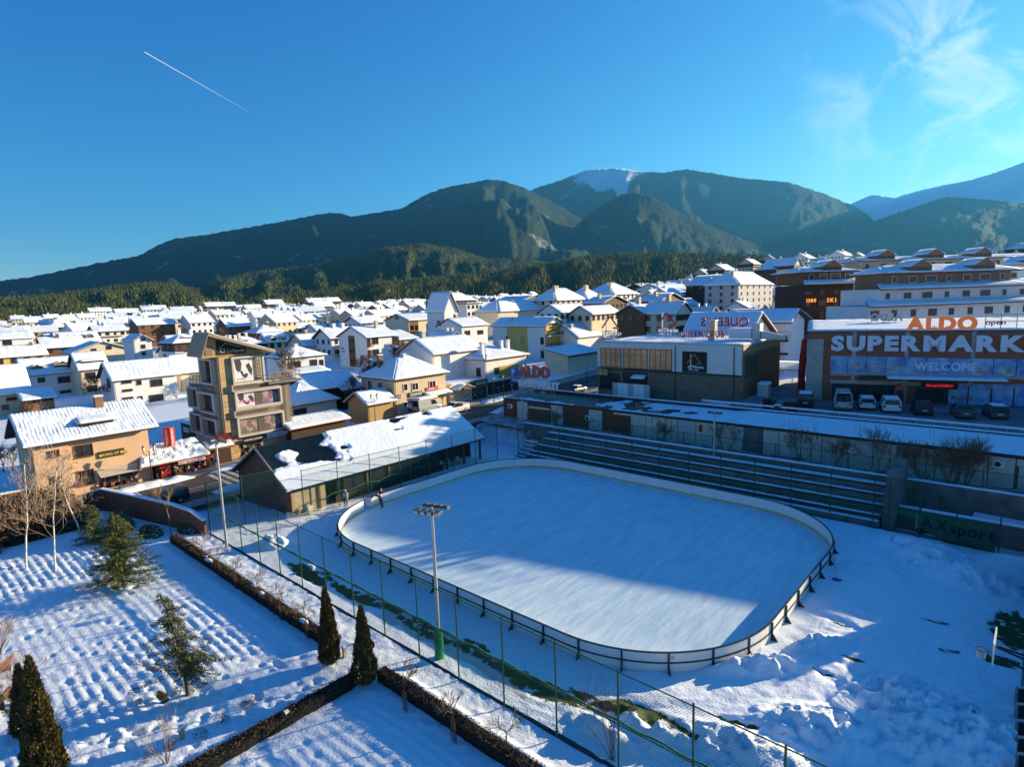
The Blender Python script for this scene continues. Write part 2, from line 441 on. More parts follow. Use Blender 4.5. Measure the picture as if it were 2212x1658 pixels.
# ------------------------------------------------------------------ rink yard
RA, RB, RR0 = 19.05, 14.66, 8.65
def rink_sd(x, y, a=RA, b=RB, r=RR0):
    qx = np.abs(x) - (a - r); qy = np.abs(y) - (b - r)
    return np.hypot(np.maximum(qx, 0), np.maximum(qy, 0)) + np.minimum(np.maximum(qx, qy), 0) - r
X, Y = np.meshgrid(np.arange(-27, 30.01, .14), np.arange(-20.1, 15.8, .14))
Z = .05 + .06 * fbm(X * .5, Y * .5) + .07 * fbm(X * 1.6, Y * 1.6, 4)
def mound(Z, p, ru, rv, h, rot=0.0, rough=.75, fr=.9):
    c, s = math.cos(rot), math.sin(rot); dx, dy = X - p[0], Y - p[1]
    q = np.hypot((dx * c + dy * s) / ru, (-dx * s + dy * c) / rv)
    k = np.clip(1 - q, 0, 1); k = k * k * (3 - 2 * k)
    lump = 1 - np.abs(2 * fbm(X * fr + 5 * p[0], Y * fr, 4, .6) - 1) * 1.6
    return np.maximum(Z, .05 + h * k * ((1 - rough) + rough * np.clip(lump, 0, 1) * 1.4))
for px, ru, rv, h, rot in (((2000, 1215), 6.5, 3.6, 1.25, -.3), ((2090, 1260), 4.5, 3.0, 1.0, -.2), ((1880, 1240), 4.5, 2.2, .55, 0),
                           ((1990, 1570), 4.6, 5.2, 1.25, .2), ((2080, 1600), 5.0, 5.0, 1.2, .2), ((1760, 1590), 5.0, 2.6, .8, .6),
                           ((1600, 1640), 5.0, 2.2, .85, .2), ((1420, 1600), 4.5, 1.5, .75, -.1), ((1640, 1450), 4.2, 1.2, .75, .75),
                           ((1760, 1400), 2.5, .9, .6, 1.0), ((590, 1180), 2.2, 1.5, .95, .3), ((1300, 1590), 3, 1.0, .55, 0), ((670, 1235), 2.6, .8, .4, 0)):
    g_ = on_z(px); Z = mound(Z, g_, ru, rv, h, rot)
# ruts that the snow plough left, arcs round the near corner of the rink
dist = rink_sd(X, Y); arc = np.arctan2(Y + 5, X - 9)
lit = sstep(X, 8, 14) * (1 - sstep(Y, -4, 2)) * sstep(dist, .6, 2) * (1 - sstep(dist, 8.5, 10))
Z = Z + lit * (.13 * (fbm(dist * 2.4, arc * 5, 3, .6)) + .12 * np.abs(vnoise(dist * 5, arc * 22) - .5))
rt2 = sstep(X, 17, 20) * sstep(dist, .8, 2) * sstep(Y, -6, -1) * (1 - sstep(Y, 9, 12))
Z = Z + rt2 * .2 * fbm(X * .8, Y * 3.2, 3, .6)
rk_ = np.hypot(X - 17, Y + 22); tr_ = sstep(X, 19, 21) * (1 - sstep(Y, 8, 11)) * (np.exp(-((rk_ - 15.0) / .28) ** 2) + np.exp(-((rk_ - 16.7) / .28) ** 2) + np.exp(-((rk_ - 20.5) / .3) ** 2) + np.exp(-((rk_ - 22.2) / .3) ** 2))
Z = Z - .10 * tr_ * (Z < .35)
bare = np.zeros_like(X)
def bare_at(r, p, ru, rv, a, rot=0.0):
    g_ = on_z(zp(r, p)); c, s = math.cos(rot), math.sin(rot); dx, dy = X - g_[0], Y - g_[1]
    q = np.hypot((dx * c + dy * s) / ru, (-dx * s + dy * c) / rv)
    np.maximum(bare, a * (1 - sstep(q, .45, 1.25)), out=bare)
for a_ in (('G', (620, 1500), 3.0, .55, .66), ('Q', (450, 20), 3.4, .75, .68), ('Q', (820, 190), 3.0, .6, .66), ('Q', (1000, 260), 2, .5, .6), ('Q', (1450, 440), 2.2, .35, .6),
           ('Q', (1900, 620), 1.6, .45, .66), ('R', (150, 930), 2.6, .7, .66), ('R', (420, 1060), 3.0, .6, .66), ('R', (750, 1150), 3, .5, .62), ('R', (1120, 1250), 2.2, .95, .78),
           ('R', (1380, 1410), 1.9, .38, .72), ('R', (1950, 1340), 1.6, .25, .66), ('S', (720, 750), 1.0, .22, .64), ('S', (500, 880), 1.0, .18, .6), ('S', (1560, 690), .9, .5, .55),
           ('S', (2110, 500), 1.5, 3.4, .64), ('S', (1980, 760), 1.2, 1.0, .62), ('S', (1480, 440), 1.8, .35, .55), ('S', (620, 460), .8, .2, .6)):
    bare_at(*a_)
bare = np.maximum(bare, .60 * np.exp(-((Y + 18.2 + .25 * np.sin(X * .7)) / .75) ** 2) * sstep(X, -13, -9) * (1 - sstep(X, 12, 16)))
Z = Z - .06 * sstep(bare, .35, .6)
Z = np.where(dist < -.05, -.25, Z)
tag(grid_mesh('rink_yard', X, Y, Z, TURF, attr={'bare': bare}), 'trodden snow with green turf patches around the ice rink', None, None, 'structure')

# ------------------------------------------------------------------ ice
def rink_path(a, b, r, step=.4):
    pts = []
    for cx, cy, t0 in ((a - r, b - r, 0), (-(a - r), b - r, 90), (-(a - r), -(b - r), 180), (a - r, -(b - r), 270)):
        for t in np.linspace(t0, t0 + 90, 26): pts.append((cx + r * math.cos(math.radians(t)), cy + r * math.sin(math.radians(t))))
    pts.append(pts[0]); P = np.array(pts)
    d = np.concatenate([[0], np.cumsum(np.hypot(*np.diff(P, axis=0).T))])
    n = int(round(d[-1] / step)); s = np.linspace(0, d[-1], n + 1)[:-1]
    return np.stack([np.interp(s, d, P[:, 0]), np.interp(s, d, P[:, 1])], 1), d[-1]
ICE = mat('ice', (0.40, 0.60, 0.72), 0.42, 0.0, 2.2, 0.03, 4.0, spec=0.3, col2=(.66, .78, .84), stretch=(.9, .16, 1), detail=10)
pth, plen = rink_path(RA - .03, RB - .03, RR0 - .03, .5)
mb = MB(); mb.poly([(p[0], p[1], .10) for p in pth]); 
tag(mb.build('ice_sheet', ICE), 'smooth ice of the skating rink', None, None, 'structure')

# boards
def board_mat():
    m = mat('white_board', (0.74, 0.74, 0.72), 0.45, 0.05, .8, spec=.35); return m
BOARD = board_mat(); NAVY = mat('navy_steel', (0.02, 0.03, 0.06), 0.5, 0.1, 3); KICK = mat('yellow_kick_strip', (0.62, 0.42, 0.16), 0.6, 0.1, 2)
rk = thing('rink_boards', 'white board fence of panels with dark rails around the oval ice rink', 'rink boards', (0, 0, .02))
NP = 49
def perim(s, off=0.0):
    P, L = _per
    s = s % L
    return np.array([np.interp(s, _pd, P[:, 0]), np.interp(s, _pd, P[:, 1])])
_pp, _L = rink_path(RA, RB, RR0, .1); _pp = np.vstack([_pp, _pp[:1]])
_pd = np.concatenate([[0], np.cumsum(np.hypot(*np.diff(_pp, axis=0).T))]); _L = _pd[-1]
def pt(s, off):
    s = s % _L; e = .05
    p = np.array([np.interp(s, _pd, _pp[:, 0]), np.interp(s, _pd, _pp[:, 1])])
    q = np.array([np.interp((s + e) % _L, _pd, _pp[:, 0]), np.interp((s + e) % _L, _pd, _pp[:, 1])])
    t = q - p; t = t / np.linalg.norm(t); nrm = np.array([t[1], -t[0]])
    return p + nrm * off, t
def strip(mb, s0, s1, o0, o1, z0, z1, n=4, m=0):
    vs = []; fs = []
    for k in range(n + 1):
        s = s0 + (s1 - s0) * k / n
        a, _ = pt(s, o0); b, _ = pt(s, o1)
        vs += [(a[0], a[1], z0), (b[0], b[1], z0), (b[0], b[1], z1), (a[0], a[1], z1)]
    for k in range(n):
        i = 4 * k
        for j in range(4): fs.append((i + j, i + (j + 1) % 4, i + 4 + (j + 1) % 4, i + 4 + j))
    fs += [(3, 2, 1, 0), (4 * n, 4 * n + 1, 4 * n + 2, 4 * n + 3)]
    mb.mesh(vs, fs, m)
gate_s = None
gate_p = on_z(zp('G', (1105, 960)))[:2]
ss = np.linspace(0, _L, 1200); gate_s = ss[np.argmin([np.hypot(*(pt(s, 0)[0] - gate_p)) for s in ss])]
pl = _L / NP; s_off = gate_s - .5 * .9
for k in range(NP):
    s0 = s_off + k * pl; s1 = s0 + pl
    if k == 0: s0 = s0 + 1.0
    mb = MB(); strip(mb, s0 + .012, s1 - .012, 0, .04, .09, 1.17); p_ = mb.build('panel', BOARD, rk)
    mb = MB(); strip(mb, s0 + .012, s1 - .012, -.018, -.003, .10, .30); mb.build('kick_strip', KICK, p_)
    a, t = pt(s0, .10); nn = np.array([t[1], -t[0]])
    mb = MB(); F = frame((a[0], a[1], 0), t)
    mb.fbox(F, -.04, .04, -.05, .055, .03, 1.19)
    mb.hexa([F(-.03, -.05, .0), F(.03, -.05, .0), F(.03, -.42, .0), F(-.03, -.42, .0), F(-.03, -.05, .5), F(.03, -.05, .5), F(.03, -.07, .5), F(-.03, -.07, .5)][::-1] if False else
            [F(-.03, -.42, .0), F(.03, -.42, .0), F(.03, -.05, .0), F(-.03, -.05, .0), F(-.03, -.08, .5), F(.03, -.08, .5), F(.03, -.05, .5), F(-.03, -.05, .5)])
    mb.build('post', NAVY, rk)
mb = MB(); strip(mb, gate_s + .55, gate_s + _L - .45, -.03, .07, 1.173, 1.235, 240); mb.build('top_rail', NAVY, rk)
mb = MB(); strip(mb, gate_s + .55, gate_s + _L - .45, .044, .10, .60, .66, 240); mb.build('middle_rail', NAVY, rk)
a, t = pt(gate_s - .45, .02); nn = np.array([t[1], -t[0]])
F = frame((a[0], a[1], 0), nn); mb = MB(); mb.fbox(F, 0, .95, -.02, .02, .12, 1.2); g_ = mb.build('gate', BOARD, rk)
mb = MB()
for c0, c1 in ((.10, .16), (1.16, 1.22)): mb.fbox(F, 0, .97, -.03, .03, c0, c1)
mb.fbox(F, .95, 1.0, -.03, .03, .1, 1.22); mb.build('gate_frame', NAVY, g_)
# small prohibition sticker on a near panel
s_ = on_z(zp('R', (1343, 790))); s0_ = ss[np.argmin([np.hypot(*(pt(s, 0)[0] - s_[:2])) for s in ss])]
a, t = pt(s0_, .046); F = frame((a[0], a[1], 0), -t)
st_ = MB()
for k in range(16):
    t0, t1 = 2 * math.pi * k / 16, 2 * math.pi * (k + 1) / 16
    st_.poly([F(.1 * math.cos(t0), 0, .92 + .1 * math.sin(t0)), F(.1 * math.cos(t1), 0, .92 + .1 * math.sin(t1)), F(.075 * math.cos(t1), 0, .92 + .075 * math.sin(t1)), F(.075 * math.cos(t0), 0, .92 + .075 * math.sin(t0))])
st_.poly([F(-.06, 0, .97), F(-.04, 0, .99), F(.06, 0, .87), F(.04, 0, .85)])
st_.build('sticker', RED, rk)

# ------------------------------------------------------------------ park
X, Y = np.meshgrid(np.arange(-62, 34.01, .13), np.arange(-62, -20.19, .13))
Z = .03 + .06 * fbm(X * .35, Y * .35) + .02 * fbm(X * 3, Y * 3, 3)
wob = .35 * fbm(X * .2, Y * .2 + 3, 2)
rid = (Y + wob) / .56; row = .5 + .5 * np.cos(2 * math.pi * rid)
lum = .55 + .6 * vnoise(X * 2.0, np.round(rid) * 7.37) + .25 * (fbm(X * 4, Y * 4, 2) - .5)
f1 = (1 - sstep(X, -3.2, -1.8)) * (1 - sstep(Y, -25.2, -23.9)) * sstep(X, -36, -31)
f2 = 1.5 * sstep(X, 4.6, 5.6) * (1 - sstep(Y, -24.6, -23.6))
soft = .35 + .65 * sstep(fbm(X * .11 + 9, Y * .11, 2), .3, .55)
Z = Z + (f1 + f2) * soft * .088 * (row ** .8) * lum
lump = np.abs(2 * fbm(X * 1.5, Y * 1.5 + 40, 3, .55) - 1)
Z = Z + np.clip(1 - np.maximum(f1, f2), 0, 1) * .11 * lump * sstep(X, -32, -25)
# footprints between the beds, and along the lawn edge
for k in range(1100):
    if k < 260: cx, cy = rng.uniform(-2.6, 3.0), rng.uniform(-45, -24.5)
    elif k < 420: cx, cy = rng.uniform(-34, -4), rng.uniform(-46, -36)
    else: cx, cy = (rng.uniform(-33, -3), rng.uniform(-44, -25)) if k % 3 else (rng.uniform(5, 22), rng.uniform(-40, -25))
    i0, i1 = int((cx + 62) / .13), int((cy + 62) / .13)
    sl = np.s_[max(0, i1 - 4):i1 + 5, max(0, i0 - 4):i0 + 5]
    if X[sl].size == 0: continue
    q = np.hypot((X[sl] - cx) / .30, (Y[sl] - cy) / .22)
    Z[sl] -= (.11 if k < 420 else .06) * np.clip(1 - q * q, 0, 1)
Z = Z + .10 * np.exp(-((Y + 24.0) / .35) ** 2) * (X < -1.5) * fbm(X * 1.3, Y, 3)
Z = Z + .20 * np.exp(-((Y + 22.1) / .30) ** 2) * (X > 4.2) * (.5 + .8 * fbm(X * .8, Y, 3)) 
Z = Z - .05 * np.exp(-((Y + 20.8) / .5) ** 2)
bare = np.zeros_like(X)
for r_, p_, ru, rv in (('F', (1010, 1640), 1.7, .8), ('F', (780, 1530), 1.1, .5), ('P', (1400, 1065), 1.6, .55), ('P', (60, 1200), .9, .5)):
    g_ = on_z(zp(r_, p_)); q = np.hypot((X - g_[0]) / ru, (Y - g_[1]) / rv); bare = np.maximum(bare, .58 * (1 - sstep(q, .2, 1.3)))
Z = Z - .06 * sstep(bare, .3, .6)
GRASS = TURF.copy(); GRASS.name = 'park_snow_and_grass'
for nd in GRASS.node_tree.nodes:
    if nd.type == 'MIX_RGB' and abs(nd.inputs['Color1'].default_value[0] - .025) < 1e-3:
        nd.inputs['Color1'].default_value = (.07, .06, .02, 1); nd.inputs['Color2'].default_value = (.12, .11, .035, 1)
tag(grid_mesh('park_lawn', X, Y, Z, GRASS, attr={'bare': bare}), 'snow covered park lawn with ploughed rows and footprints', None, None, 'structure')
def park_z(x, y): 
    i = int(round((y + 62) / .13)); j = int(round((x + 62) / .13))
    return float(Z_PARK[min(max(i, 0), Z_PARK.shape[0] - 1), min(max(j, 0), Z_PARK.shape[1] - 1)])
Z_PARK = Z

# ------------------------------------------------------------------ street, pavement, crossing, snow banks
vs = np.arange(-70, 160, 1.5)
def ribbon(name, x0, x1, dz, m, v0=-70, v1=160, side=0.0, label=None, step=1.5, kind='structure'):
    vv = np.arange(v0, v1 + .01, step); mb = MB(); 
    for a, b in zip(vv[:-1], vv[1:]):
        za, zb = street_z(a) + dz, street_z(b) + dz
        mb.poly([(x0, a, za), (x1, a, za), (x1, b, zb), (x0, b, zb)])
        if side:
            mb.poly([(x1, a, za - side), (x1, b, zb - side), (x1, b, zb), (x1, a, za)])
            mb.poly([(x0, b, zb - side), (x0, a, za - side), (x0, a, za), (x0, b, zb)])
    return tag(mb.build(name, m), label, None, None, kind)
STREET = ribbon('street', -46.4, -36.4, .02, ASPH, label='worn asphalt street running past the shops')
PAVE = mat('paving', (.30, .27, .24), .9, .25, 1.5, .01, 12)
ribbon('pavement', -50.6, -46.4, .15, PAVE, side=.15, label='paved pavement in front of the shops')
ribbon('pavement', -36.4, -34.4, .15, PAVE, v0=-22, v1=160, side=.15, label='narrow pavement on the rink side of the street')
LINE = mat('road_paint', (.42, .41, .39), .8, .35, 2.5)
for k in range(7):                                               # zebra crossing between the cafe building and the shed
    mb = MB(); v0 = -12.6 + k * 1.0
    mb.poly([(-45.8, v0, street_z(v0) + .026), (-37.2, v0, street_z(v0) + .026), (-37.2, v0 + .5, street_z(v0 + .5) + .026), (-45.8, v0 + .5, street_z(v0 + .5) + .026)])
    o = mb.build('crossing_stripe', LINE, STREET)
mb = MB()
for v0 in np.arange(-60, 150, 1.5):
    mb.poly([(-41.45, v0, street_z(v0) + .026), (-41.33, v0, street_z(v0) + .026), (-41.33, v0 + 1.5, street_z(v0 + 1.5) + .026), (-41.45, v0 + 1.5, street_z(v0 + 1.5) + .026)])
mb.build('centre_line', LINE, STREET)
def snow_bank(x0, x1, v0, v1, h, label, seed, z0=None):
    vv = np.arange(v0, v1, .35); uu = np.linspace(0, 1, 9)
    U, V = np.meshgrid(uu, vv)
    prof = np.sin(math.pi * U) ** .7
    end = sstep(V, v0, v0 + 1.5) * (1 - sstep(V, v1 - 1.8, v1 - .2))
    nz = .35 + 1.1 * fbm(V * .9 + seed, U * 2 + seed, 4, .6)
    Zb = (street_z(V) if z0 is None else z0) + .02 + h * prof * nz * end
    Xb = x0 + (x1 - x0) * (.5 + (U - .5) * (.6 + .7 * fbm(V * .5 + seed, V * 0, 2)))
    return tag(grid_mesh('snow_bank', Xb, V, Zb, SNOW), label, 'snow bank', 'snow banks along the street')
snow_bank(-47.6, -45.6, -25, -13.5, .5, 'long shovelled snow bank at the kerb before the apricot house and kiosk', 1)
snow_bank(-38.4, -35.8, -15, -4, .55, 'shovelled snow bank beside the shingled end of the rink shed', 5)
snow_bank(-47.3, -45.9, -12, -7, .35, 'small snow bank at the kerb by the corner cafe building', 8)
snow_bank(-38.8, -36.0, 30, 44, .7, 'tall snow bank across the street from the white pickup', 11)
snow_bank(-47.6, -45.2, 36, 46, .6, 'snow bank at the kerb in front of the clothes shop', 15)

# supermarket car park
mb = MB()
mb.poly([(-1, 36.2, 5.42), (70, 36.2, 5.42), (110, 90, 5.45), (40, 110, 5.45), (-1, 60, 5.44)])
CARP = mat('packed_snow_asphalt', (.10, .10, .11), .85, .5, .5, .01, 8, col2=(.30, .31, .34))
tag(mb.build('car_park', CARP), 'slushy asphalt car park in front of the supermarket', None, None, 'structure')
# ================================================================== MOUNTAINS
def hill_mat(name, c1, c2, snow=None, dust=0.0, scale=.004, bump=6.0, tex=.05):
    """conifer forest seen from afar; snow = height above which open snow begins, dust = share of slopes dusted with snow"""
    m = bpy.data.materials.new(name); m.use_nodes = True
    n, l = m.node_tree.nodes, m.node_tree.links; b = n["Principled BSDF"]; b.inputs['Roughness'].default_value = .95
    b.inputs['Specular IOR Level'].default_value = .05
    t = n.new("ShaderNodeTexCoord")
    a = n.new("ShaderNodeTexNoise"); a.inputs['Scale'].default_value = tex; a.inputs['Detail'].default_value = 6; a.inputs['Roughness'].default_value = .7
    l.new(t.outputs['Object'], a.inputs['Vector'])
    mx = n.new("ShaderNodeMixRGB"); mx.inputs['Color1'].default_value = rgb(c1); mx.inputs['Color2'].default_value = rgb(c2)
    mr = n.new("ShaderNodeMapRange"); mr.inputs['From Min'].default_value = .35; mr.inputs['From Max'].default_value = .65
    l.new(a.outputs['Fac'], mr.inputs['Value']); l.new(mr.outputs[0], mx.inputs['Fac'])
    out = mx.outputs[0]
    if snow is not None or dust > 0:
        g = n.new("ShaderNodeTexNoise"); g.inputs['Scale'].default_value = scale; g.inputs['Detail'].default_value = 9; g.inputs['Roughness'].default_value = .68
        l.new(t.outputs['Object'], g.inputs['Vector'])
        sx = n.new("ShaderNodeSeparateXYZ"); l.new(t.outputs['Object'], sx.inputs[0])
        h = n.new("ShaderNodeMapRange"); h.clamp = True
        s0 = snow if snow is not None else 1e5
        h.inputs['From Min'].default_value = s0 - 350; h.inputs['From Max'].default_value = s0 + 350; h.inputs['To Min'].default_value = 0 if snow is None else -.25; h.inputs['To Max'].default_value = .45
        at = n.new('ShaderNodeAttribute'); at.attribute_name = 'snowm'; s2 = n.new('ShaderNodeMath'); s2.operation = 'MULTIPLY_ADD'; s2.inputs[1].default_value = .55; l.new(at.outputs['Fac'], s2.inputs[0])
        l.new(sx.outputs[2], h.inputs['Value']); l.new(h.outputs[0], s2.inputs[2])
        ad = n.new("ShaderNodeMath"); l.new(g.outputs['Fac'], ad.inputs[0]); l.new(s2.outputs[0], ad.inputs[1])
        r = n.new("ShaderNodeMapRange"); r.inputs['From Min'].default_value = .66 - dust; r.inputs['From Max'].default_value = .78 - dust; r.inputs['To Max'].default_value = .9 if snow else .4
        l.new(ad.outputs[0], r.inputs['Value'])
        m2 = n.new("ShaderNodeMixRGB"); m2.inputs['Color2'].default_value = (.75, .78, .84, 1); l.new(r.outputs[0], m2.inputs['Fac']); l.new(out, m2.inputs['Color1']); out = m2.outputs[0]
    l.new(out, b.inputs['Base Color'])
    bz = n.new("ShaderNodeTexNoise"); bz.inputs['Scale'].default_value = tex * 1.2; bz.inputs['Detail'].default_value = 5; l.new(t.outputs['Object'], bz.inputs['Vector'])
    bp = n.new("ShaderNodeBump"); bp.inputs['Distance'].default_value = bump; l.new(bz.outputs['Fac'], bp.inputs['Height']); l.new(bp.outputs[0], b.inputs['Normal'])
    return m
F1 = hill_mat('conifer_forest', (.018, .03, .012), (.06, .08, .026), None, 0, bump=9, tex=.045)
F2 = hill_mat('dusted_conifer_forest', (.012, .022, .012), (.03, .046, .022), None, .05, .0045, bump=14, tex=.055)
F3 = hill_mat('high_conifer_forest', (.012, .022, .012), (.03, .046, .022), 2600, .06, .0022, bump=14, tex=.055)
SM = hill_mat('open_mountain_snow', (.22, .24, .26), (.62, .66, .72), 420, .25, .003, bump=14, tex=.01)

FOREST_PTS = []
def ridge(name, poly, D, W, m, label, zbase=5.0, nb=260, nr=60, amp=.22, freq=9.0, prof=1.15, seed=0.0, jag=4.0, trees=0, tmin=0.0, snowf=None):
    poly = np.array(poly, float); xs = np.linspace(poly[0, 0], poly[-1, 0], nb)
    # smooth the surveyed skyline a little
    ysk = np.interp(xs, poly[:, 0], poly[:, 1]); k = np.hanning(9); k /= k.sum(); ysk = np.convolve(np.pad(ysk, 4, 'edge'), k, 'valid')
    B = []; Tn = []
    for x, y in zip(xs, ysk):
        d = sight((x, y)); B.append(math.atan2(d @ _r, d @ _f)); Tn.append(d[2] / math.hypot(d[0], d[1]))
    B = np.array(B); Tn = np.array(Tn)
    t = np.concatenate([np.linspace(0, 1, nr), 1 + np.linspace(.03, .5, 9)])
    Tt, Bb = np.meshgrid(t, B)
    zr = (CAM[2] + D * Tn)[:, None]
    r = D - (1 - Tt) * W
    core = np.where(Tt <= 1, np.clip(Tt, 0, 1) ** prof, 1 - (Tt - 1) * 1.2)
    H = zbase + (zr - zbase) * core
    hh = np.maximum(zr - zbase, 60)
    n1 = np.abs(2 * fbm(Bb * freq + seed, Tt * 1.6 + seed + Bb * 2, 4, .5) - 1)          # ravines run down the slope
    n2 = fbm(Bb * freq * 2.3 + seed + 5, Tt * 2.2 - Bb * 6, 4, .55) - .5
    env = np.clip(np.where(Tt <= 1, np.sin(math.pi * np.clip(Tt, 0, 1)) ** .7, 0), 0, 1)
    H = H + hh * env * (amp * (n1 - .35) + amp * .9 * n2)
    H = H + jag * (fbm(Bb * 900 + seed, Tt * 60, 2) - .5) * (.25 + .75 * (Tt > .05))
    x = CAM[0] + r * (_f[0] * np.cos(Bb) + _r[0] * np.sin(Bb)); y = CAM[1] + r * (_f[1] * np.cos(Bb) + _r[1] * np.sin(Bb))
    o = tag(grid_mesh(name, x, y, H, m, attr={'snowm': snowf(xs[:, None] + 0 * Tt, Tt)} if snowf else None), label, None, None, 'structure')
    if trees:
        tt = rng.uniform(tmin, 1.04, trees) ; bi = rng.uniform(0, nb - 1.001, trees)
        ti = np.interp(tt, t, np.arange(len(t)))
        i0 = bi.astype(int); j0 = np.minimum(ti.astype(int), len(t) - 2); fi = bi - i0; fj = ti - j0
        def bil(A): return (A[i0, j0] * (1 - fi) * (1 - fj) + A[i0 + 1, j0] * fi * (1 - fj) + A[i0, j0 + 1] * (1 - fi) * fj + A[i0 + 1, j0 + 1] * fi * fj)
        FOREST_PTS.append((name, np.stack([bil(x), bil(y), bil(H)], 1)))
    return o
ridge('snowy_mountain', [(1700, 500), (1780, 470), (1850, 435), (1885, 420), (1930, 428), (2000, 408), (2100, 388), (2160, 370), (2212, 350), (2300, 335), (2420, 330)], 7200, 1500, SM, 'far snowy mountain range with ski runs behind the right edge of town', nb=200, amp=.2, freq=14, seed=3, jag=10)
ridge('mountain', [(1050, 470), (1110, 430), (1160, 405), (1210, 390), (1270, 366), (1340, 364), (1390, 371), (1440, 373), (1480, 365), (1540, 374), (1600, 385), (1700, 393), (1780, 418), (1850, 448), (1890, 475), (1950, 520), (2010, 570)], 6900, 3000, F3, 'long mountain with a snowy summit behind the wooded ridge', nb=260, amp=.24, freq=11, seed=8, jag=16,
      snowf=lambda x, t: 1.05 * np.exp(-((x - 1300) / 110) ** 2) * sstep(t, .60, .97) + .9 * np.exp(-((x - 1345) / 14) ** 2) * sstep(t, .55, .75))
ridge('mountain', [(-260, 680), (-120, 640), (0, 607), (60, 600), (180, 575), (310, 550), (330, 535), (370, 517), (460, 505), (600, 480), (690, 463), (735, 460), (758, 468), (800, 462), (870, 450), (920, 420), (965, 404), (1010, 396), (1060, 387), (1090, 391), (1130, 405), (1200, 440), (1300, 500), (1400, 560)], 4900, 2700, F2, 'dark wooded mountain ridge rising from the left', nb=360, amp=.26, freq=10, seed=21, jag=13)
ridge('mountain', [(1120, 580), (1180, 540), (1230, 500), (1290, 450), (1340, 420), (1370, 415), (1410, 425), (1470, 460), (1560, 500), (1680, 545), (1800, 580)], 4300, 1700, F2, 'wooded spur in front of the long mountain', nb=200, amp=.22, freq=12, seed=33, jag=13)
ridge('mountain', [(1450, 600), (1550, 580), (1640, 560), (1750, 520), (1850, 490), (1940, 460), (2040, 425), (2120, 430), (2212, 440), (2350, 430), (2450, 440)], 5600, 2500, F2, 'hazy wooded mountainside above the right of the town', nb=260, amp=.22, freq=12, seed=45, jag=14)
ridge('foothill', [(-260, 668), (-120, 655), (0, 647), (100, 641), (200, 626), (330, 612), (400, 620), (480, 642), (560, 660)], 2000, 900, F1, 'low wooded foothill at the far left', nb=160, amp=.3, freq=20, seed=52, jag=3, prof=.9, trees=9000)
ridge('foothill', [(330, 660), (400, 632), (480, 603), (560, 587), (660, 577), (760, 560), (850, 532), (920, 526), (990, 540), (1060, 562), (1130, 557), (1220, 575), (1320, 590), (1450, 620)], 2500, 1250, F1, 'sunlit wooded foothill below the dark ridge', nb=220, amp=.34, freq=20, seed=63, jag=3, prof=.9, trees=17000)
ridge('foothill', [(480, 668), (580, 645), (700, 628), (850, 612), (1000, 597), (1150, 577), (1300, 552), (1420, 548), (1560, 552), (1700, 562), (1780, 556), (1870, 556), (1960, 570), (2050, 570), (2212, 548), (2350, 540), (2450, 545)], 1650, 850, F1, 'long wooded foothill behind the town roofs', nb=260, amp=.3, freq=24, seed=77, jag=3, prof=.85, trees=27000)
TREES = hill_mat('foothill_conifers', (.035, .050, .014), (.12, .125, .035), None, 0, bump=0.5, tex=.02)
for nm, P in FOREST_PTS:
    n = len(P); h = rng.uniform(5, 11, n) * rng.choice([.8, 1, 1.25], n); w = h * rng.uniform(.22, .36, n); a0 = rng.uniform(0, 6.28, n); S = 5
    V = np.zeros((n, S + 1, 3)); V[:, S] = P + np.stack([rng.normal(0, .3, n), rng.normal(0, .3, n), h * .95], 1)
    for k in range(S):
        V[:, k] = P + np.stack([w * np.cos(a0 + k * 6.283 / S), w * np.sin(a0 + k * 6.283 / S), -h * .1 + 0 * h], 1)
    me = bpy.data.meshes.new('forest'); base = (np.arange(n) * (S + 1))[:, None, None]
    tri = np.array([[k, (k + 1) % S, S] for k in range(S)])[None]; q = (base + tri).reshape(-1, 3)
    me.vertices.add(n * (S + 1)); me.vertices.foreach_set('co', V.astype(np.float32).ravel())
    me.loops.add(q.size); me.loops.foreach_set('vertex_index', q.ravel().astype(np.int32))
    me.polygons.add(len(q)); me.polygons.foreach_set('loop_start', np.arange(0, q.size, 3, dtype=np.int32)); me.update(calc_edges=True)
    me.materials.append(TREES); ob = bpy.data.objects.new('forest', me); COL.objects.link(ob)
    tag(ob, 'conifer forest covering the foothills behind the town', None, None, 'stuff')
